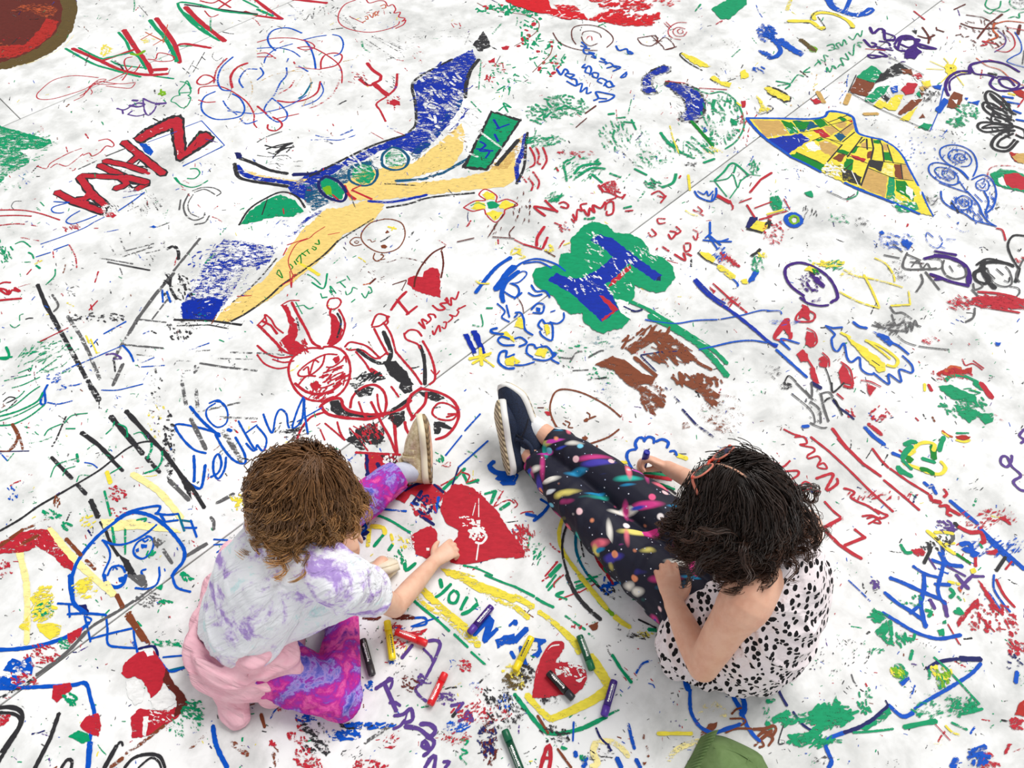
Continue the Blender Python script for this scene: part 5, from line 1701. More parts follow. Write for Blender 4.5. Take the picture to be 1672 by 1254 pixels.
DRAW += r'''
T 2 0
D red_patch_edge_drawing | big bright red patch with torn edge
f R .93: -60 0,220 0,240 60,330 70,450 90,480 130,320 125,220 95,130 80,0 40
f R .8: 250 30,390 40,430 70,300 75
f R .75: 560 85,700 90,760 130,830 140,900 110,900 170,780 170,620 155,480 130
f R .7: 480 0,640 0,600 20,500 15
c R 120 180 60 50 20 .75 170: 760 110
c R 90 160 40 50 16 .7 170: 720 40
c v 50 220 60 50 10 .6 170: 420 90
c R 40 200 30 50 12 .6 170: 880 20
f R .95: -60 0,220 0,300 -60,500 -80,500 -200,-100 -220
D snail_spiral_drawing | brown concentric snail spiral
s W 7 .95: 250 215,290 275,360 310,440 328,540 330
s W 7 .95: 400 290,375 250,375 195,410 170,490 165,570 185,630 230,640 270,600 310
s W 6 .8: 440 230,450 210,500 203,550 220,565 245
s W 6 .8: 435 240,450 275,490 300,540 285
s r 6 .7: 470 255,480 240,500 240,505 265
D blue_handwriting_drawing | blue joined-up handwriting in three lines
s b 14 .95: 515 655,545 640,530 600,600 610,650 625,610 655,550 665
l b 12 .95: 545 640,600 645
s b 12 .9: 500 600,470 610,470 570,430 600,440 545,400 560
s b 14 .9: 340 530,400 560,400 520,360 510,390 490,350 480
s b 14 .9: 275 450,300 490,310 480,330 450,350 470,330 490,370 510
s b 14 .9: 650 560,610 570,590 545,620 530,640 560
s b 12 .9: 580 560,600 530,560 510,540 530,570 545
s b 13 .9: 540 510,510 500,510 475,545 480,540 505
s b 12 .9: 500 480,460 470,480 430,500 450,490 490
s b 14 .9: 470 440,440 440,460 420
s b 13 .95: 730 480,720 500,690 505,730 470
s b 11 .9: 640 465,690 440,640 430,680 450
s b 11 .9: 600 445,640 430,620 410,590 420
s b 11 .9: 550 400,600 410,560 380,590 390
s b 12 .9: 500 370,530 380,500 350,480 340,520 350,460 350,450 320,490 320
s b 11 .9: 430 300,470 310,435 275
s b 14 .95: 660 300,680 330,730 320,740 350,770 350,745 335
D kite_outline_drawing | brown outline diamonds
s W 7 .9: 800 250,860 240,910 235,930 265,890 300,830 290,800 255
s W 6 .9: 890 235,960 300,980 325,1040 305,980 245,920 290
l W 7 .9: 980 325,1055 305
l W 6 .9: 900 265,960 270
D pink_spiral_drawing | pale red concentric rings
s r 6 .8: 1080 190,1060 200,1070 220,1095 215,1090 195
s r 6 .8: 1110 190,1060 180,1030 205,1050 235,1100 235,1120 210
s r 6 .8: 1120 150,1060 150,1010 180,1000 220,1030 250,1080 260
l r 5 .7: 970 150,1010 190
l r 5 .7: 985 145,1020 180
D green_polygon_drawing | solid green pentagon patch
f g .95: 1280 60,1370 10,1400 -30,1510 0,1510 30,1440 90,1390 130,1340 125
s g 12 .7: 1210 30,1175 75
s r 8 .6: 1310 160,1350 135,1340 150
D letter_s_drawing | big blue letter S outlined in black
f k .6: 820 550,830 500,900 450,970 420,1020 430,1020 470,960 490,910 510,900 560,940 610,860 620,820 590
f B .72: 835 550,840 505,905 460,970 430,1010 440,1000 465,950 480,890 510,885 560,920 600,860 610,830 590
f k .6: 970 550,1000 525,1110 545,1200 580,1250 660,1240 750,1190 800,1100 800,1060 770,1070 730,1110 720,1100 660,1040 610
f B .72: 980 560,1010 540,1100 555,1190 595,1235 670,1220 740,1180 785,1110 785,1080 760,1120 720,1110 650,1050 600
c v 60 80 120 40 10 .6 30: 1120 660
c v 30 60 70 40 10 .6 30: 890 530
l r 10 .7: 980 530,1130 545
l r 8 .8: 1200 575,1380 585
D yellow_strokes_drawing | worn yellow thick strokes edged in black
f y .8: 1080 350,1110 350,1200 390,1280 435,1210 440,1140 400
s k 9 .8: 1090 345,1075 360,1130 410,1220 460
f y .75: 1270 510,1300 495,1340 530,1410 540,1400 570,1320 545
l k 7 .7: 1270 515,1320 550
f y .9: 1465 470,1500 455,1525 500,1470 520
s k 6 .5: 1540 480,1550 520,1520 550
c k 30 100 40 20 5 .5 30: 1350 490
c k 24 100 40 20 5 .5 30: 1400 300
c b 16 40 30 30 12 .7 30: 1590 460
D green_heart_scribble_drawing | green hatched heart with long stem
s G 24 .92: 1150 790,1220 870,1290 950
c g 120 130 160 50 12 .6 70: 1340 780
f g .8: 1405 770,1450 790,1450 820,1410 825
s g 12 .7: 1170 580,1260 610,1350 600,1430 650,1480 740,1490 830,1440 920,1370 970
s g 24 .7: 1300 650,1290 700,1330 740
s g 22 .8: 950 865,990 920,1040 960
l g 14 .7: 1120 920,1220 1000
l g 14 .7: 1150 890,1260 990
l g 20 .75: 1070 990,1170 1030
l g 20 .75: 1230 1060,1300 1035
c g 60 170 70 60 10 .6 40: 1160 960
s y 10 .7: 1010 820,1030 900,1070 1000
c y 20 60 20 40 10 .5 40: 1280 980
f r .9: 1470 660,1500 655,1500 700,1480 700
l y 16 .8: 1445 670,1470 690
s b 8 .9: 1220 830,1250 850,1230 860,1240 830
c r 30 40 120 30 8 .7 80: 1500 840
D green_foliage_drawing | loose green foliage marks and curls
c g 120 150 70 50 12 .65 20: 330 690
c g 60 120 60 50 12 .65 20: 180 740
s g 14 .8: 160 760,200 740,190 770,240 730
s g 12 .8: 270 720,330 690,380 710,440 690
l W 12 .8: 530 690,460 740
l W 7 .8: 470 770,400 830
c g 60 120 40 60 10 .65 170: 200 920
c g 70 110 100 50 10 .6 60: 650 880
s g 16 .7: 650 850,640 890,660 930
l g 18 .8: 610 745,650 740
l g 16 .8: 660 770,720 765
l g 14 .8: 710 795,780 800
l g 12 .8: 760 780,790 845
l g 8 .6: 760 650,740 740
c g 40 60 60 50 8 .5 60: 830 920
c g 60 160 60 60 8 .55 30: 900 1040
l k 6 .6: 700 990,790 1080
l g 16 .8: 780 1100,860 1140
s g 20 .75: 390 1130,440 1080,560 1065
s g 20 .75: 410 1150,500 1095,590 1100
s g 16 .7: 350 1040,320 1070,330 1120,340 1180
l g 16 .8: 505 1135,570 1190
l g 16 .75: 620 1130,690 1155
c g 80 150 80 60 10 .6 150: 420 1100
c r 30 120 20 40 10 .6 20: 400 1000
s g 20 .75: 1050 1130,1030 1190,960 1220
c g 30 50 30 40 12 .7 30: 900 1200
c k 30 40 30 20 8 .7 30: 880 1195
l r 14 .8: 270 1090,285 1115
s r 14 .8: 1070 1160,1080 1145
l y 16 .8: 1130 1140,1140 1240
c k 20 40 10 30 8 .6 20: 1140 1070
D pink_ripples_drawing | wavy pink red ripple lines
s r 13 .75: 100 960,130 1020,130 1070,100 1090
s r 13 .75: 140 960,160 1010,150 1060,170 1070
s r 14 .75: 185 960,210 1040,180 1100
s r 13 .75: 120 1120,160 1180,150 1230
s r 13 .7: 90 1160,120 1200,110 1240
s r 10 .6: 50 1150,80 1190
s r 12 .7: 550 1220,600 1190,650 1180
c r 40 60 30 50 14 .7 60: 610 1220
D gift_box_drawing | green line drawing of a gift box
s g 14 .9: 1300 1175,1360 1120,1400 1070,1440 1070,1520 1140
s g 9 .9: 1300 1180,1380 1165,1420 1140,1450 1220,1470 1180,1520 1140
l g 12 .9: 1440 1075,1425 1125
l g 8 .85: 1300 1180,1380 1280
l g 8 .85: 1450 1220,1400 1290
l g 6 .8: 1520 1135,1600 1145
l g 7 .8: 1270 1180,1300 1180
c g 40 40 50 30 9 .7 90: 1560 1080
l r 16 .85: 1672 1125,1600 1170,1530 1254
c k 20 80 30 20 4 .7 160: 1460 1150
D outlined_letters_drawing | scattered blue and yellow outlined letters
T 3 0
f b .75: 60 260,110 250,150 290,240 350,220 370,170 350,110 310
s b 34 .8: 10 380,60 370,90 330,60 280,30 250
c b 50 40 40 40 14 .7 30: 20 210
s k 12 .6: 115 150,190 145,270 150,290 110,330 75,400 80,480 110,550 150,570 180,540 185
s y 34 .85: 140 140,230 140,290 145,350 190,370 180
s y 28 .85: 310 130,300 100,350 85,440 95,530 140,560 180
s k 7 .7: 290 140,310 170,350 195,380 185,330 110
s O 36 .75: 220 260,270 300,310 335
f h .75: 250 270,330 320,320 345,280 340
s b 50 .85: 400 0,430 50,500 80,570 100,640 90,680 60
l b 30 .8: 540 0,510 70
c v 30 120 40 40 10 .6 150: 580 80
s y 24 .6: 155 0,130 70
f k .7: 0 560,80 580,160 630,155 665,110 670,0 610
f y .8: 0 568,70 590,150 635,145 658,110 660,0 600
s k 7 .7: 0 740,40 710,20 690,0 690
f y .8: 0 735,30 710,0 695
D climate_text_drawing | small green capital words along the seam
s g 9 .75: 390 300,430 290,440 320,400 330
s g 9 .75: 420 310,470 320,450 290,470 280
s g 9 .75: 470 280,490 300,500 260,520 290
s g 8 .7: 530 240,560 260,580 230,590 220,610 240,620 200
s g 8 .7: 310 430,340 400,350 420,330 390
s g 8 .7: 350 390,380 400,370 360,400 370
s g 9 .75: 390 470,390 440,410 470,430 430,450 450,420 430
s g 9 .75: 460 440,480 420,500 430,480 380,530 390,510 350
s g 9 .7: 530 340,560 360,570 290,610 310,590 280,620 280
s g 10 .75: 280 440,240 470,280 470
s g 9 .75: 240 500,200 490,160 540
s g 12 .75: 60 530,150 550,120 580
l g 10 .75: 70 560,155 545
D purple_knot_drawing | dense violet knot of loops
s P 20 .95: 670 180,690 220,730 190,760 200,770 260,830 260
s P 14 .95: 750 210,830 240,820 270
s P 18 .92: 630 260,680 310,710 290,680 280
s P 14 .92: 700 300,760 320,820 330
s P 18 .95: 830 290,870 240,940 240,970 290,940 330,860 330,830 300
s P 20 .95: 850 320,880 250,960 260,1000 310,1100 320
s P 16 .95: 870 290,930 310,990 260,890 260
f P .88: 900 330,960 300,1010 340,960 390,890 380
l P 22 .95: 960 280,1100 320
s P 16 .9: 740 370,680 380,660 360,780 370,730 340
l P 14 .9: 720 320,770 330
s P 14 .9: 730 270,790 280,800 300
l r 7 .85: 640 320,770 330
c P 30 120 60 30 10 .7 20: 860 360
D brown_star_drawing | dark brown crossed strokes
s W 13 .9: 980 235,1040 250,1090 230
s W 13 .9: 1010 180,1050 240,1050 285
l W 12 .9: 1105 195,1150 210
l W 8 .9: 1100 180,1105 200
l r 12 .7: 955 75,1025 130
f k .7: 940 200,975 200,970 225
D tangle_lines_drawing | orange, red and brown wandering lines
l W 9 .85: 1295 100,1400 115,1450 140
l W 14 .85: 1530 95,1440 160,1370 250
s W 13 .85: 1260 155,1330 180,1420 190,1500 185
l W 9 .85: 1290 30,1215 65
s o 14 .85: 1480 150,1470 200,1500 240,1430 270
s o 10 .8: 1480 160,1560 140,1672 150
s r 12 .8: 1390 300,1430 290,1400 270,1450 280,1490 290
s o 8 .85: 1360 380,1430 430,1520 460,1600 530,1672 560
s r 8 .85: 1560 200,1600 240,1610 300,1560 340,1490 330
s p 8 .8: 1500 200,1550 250,1540 300,1480 340
s b 8 .8: 1610 210,1650 280,1650 340,1600 370,1560 400,1600 420,1672 440
s r 8 .8: 1440 390,1550 420,1640 470
l W 20 .8: 1645 165,1630 225
c W 60 180 90 40 10 .7 40: 1400 220
s K 8 .7: 1672 330,1660 420
l r 8 .8: 1560 180,1672 200
s g 9 .75: 1430 0,1420 40,1460 65,1510 50,1520 10
s g 9 .7: 1580 0,1580 30,1620 60,1672 60
s g 9 .7: 1410 70,1450 90,1480 70,1540 80,1580 60
s g 10 .7: 1570 120,1610 110,1640 120,1640 90,1672 80
c K 40 60 30 40 10 .5 30: 1630 25
D sun_doodle_drawing | small yellow sun with rays
f y .95: 1150 440,1170 415,1210 420,1235 445,1220 480,1180 490,1160 470
l y 7 .9: 1150 440,1060 400
l y 7 .9: 1150 455,1035 450
l y 7 .9: 1210 420,1230 380
l y 7 .9: 1180 415,1150 380
l y 7 .8: 1235 470,1300 480
l y 7 .8: 1180 490,1130 540
l y 7 .8: 1220 480,1280 560
c k 10 30 20 12 6 .9 0: 1190 450
D purple_creature_drawing | violet outlined creature with spiral body
s P 20 .95: 1180 625,1160 570,1180 510,1240 470,1320 465
s P 12 .95: 1190 590,1190 530,1250 490,1320 480
s P 20 .95: 1320 480,1320 430,1370 410,1450 400,1550 420,1640 470
s P 16 .95: 1320 430,1350 480,1430 490,1500 510
s P 18 .95: 1470 510,1450 550,1500 590,1600 590,1672 570
s P 16 .95: 1500 500,1580 510,1640 550,1600 580,1530 560,1510 520,1570 520,1610 560
l k 24 .85: 1440 480,1490 490
f m .85: 1590 590,1640 580,1672 600,1672 640,1620 620
D black_flower_drawing | black scribbled flower with looped petals
s k 18 .9: 1580 800,1480 730,1420 640,1440 595,1500 620,1560 680,1590 740
s k 14 .9: 1570 720,1480 650,1450 610,1510 660,1560 720
s k 18 .9: 1590 780,1480 760,1410 710,1410 670,1470 680,1560 740
s k 14 .9: 1560 760,1470 720,1430 690,1520 720
s k 18 .9: 1590 820,1480 800,1390 800,1370 830,1420 860,1520 850,1600 830
s k 14 .9: 1580 830,1480 830,1400 835,1460 810,1560 820
s k 20 .9: 1610 850,1540 860,1480 900,1460 950,1500 980,1570 980,1630 920
s k 16 .9: 1600 870,1520 910,1500 950,1560 960,1610 910
s k 18 .9: 1600 820,1672 850,1672 900,1620 880
c k 50 90 130 50 12 .8 45: 1520 780
s b 20 .85: 1530 630,1600 640
s b 20 .85: 1560 665,1640 680
s b 20 .85: 1600 720,1650 740
s b 20 .85: 1620 780,1672 790
l y 20 .8: 1570 610,1610 620
s r 10 .8: 1672 640,1630 700
f m .85: 1575 990,1630 1000,1672 1010,1672 1060,1610 1050
f t .85: 1590 1020,1640 1000,1672 1000,1672 1070,1630 1060
D red_ellipse_drawing | red oval with green rim
f g .75: 1450 1130,1520 1100,1600 1110,1672 1140,1740 1180,1672 1254,1560 1230,1480 1200
f r .93: 1540 1140,1620 1130,1690 1160,1720 1200,1660 1240,1580 1220,1530 1180
s r 9 .6: 1430 1150,1460 1090,1580 1080,1680 1110
f v .8: 1500 1160,1530 1150,1560 1220,1510 1200
D blue_spirals_drawing | fine blue patterned fern spirals
s b 10 .95: 1340 1150,1365 1080,1340 1000,1270 955,1190 945,1130 970,1130 1020,1180 1070,1260 1110,1310 1160
s b 8 .95: 1240 1070,1190 1040,1180 1000,1220 975,1290 990,1330 1040,1310 1080,1260 1085
s b 8 .95: 1255 1060,1220 1030,1230 1005,1270 1005,1290 1035,1260 1045,1250 1025
s b 10 .95: 1310 1170,1250 1110,1180 1075,1100 1060,1055 1080,1060 1130,1120 1180,1200 1205,1250 1190
s b 8 .95: 1190 1180,1120 1150,1090 1110,1120 1090,1190 1105,1240 1150,1240 1190
s b 7 .95: 1200 1170,1150 1150,1140 1120,1180 1115,1220 1145,1210 1165,1170 1140
s b 10 .95: 1330 1170,1400 1140,1450 1160,1480 1210,1490 1254
s b 8 .95: 1400 1160,1440 1190,1430 1240,1370 1230,1360 1190,1400 1165
s b 7 .95: 1390 1190,1420 1200,1400 1225,1380 1205
s b 10 .95: 1120 1190,1200 1220,1300 1254
s b 8 .95: 1250 1180,1300 1254
c b 60 90 60 14 6 .95 0: 1230 1020
c b 50 80 50 14 6 .95 0: 1160 1130
c b 30 60 50 14 6 .95 0: 1410 1200
c b 90 240 130 10 7 .9 20: 1000 960
c t 60 300 130 14 8 .5 0: 900 900
c t 80 200 200 14 8 .5 0: 300 640
l t 34 .85: 330 600,370 670
l t 30 .85: 535 615,510 680
l t 30 .85: 630 745,720 742
f r .9: 285 650,320 640,355 670,310 680
s r 9 .9: 285 645,300 660
'''
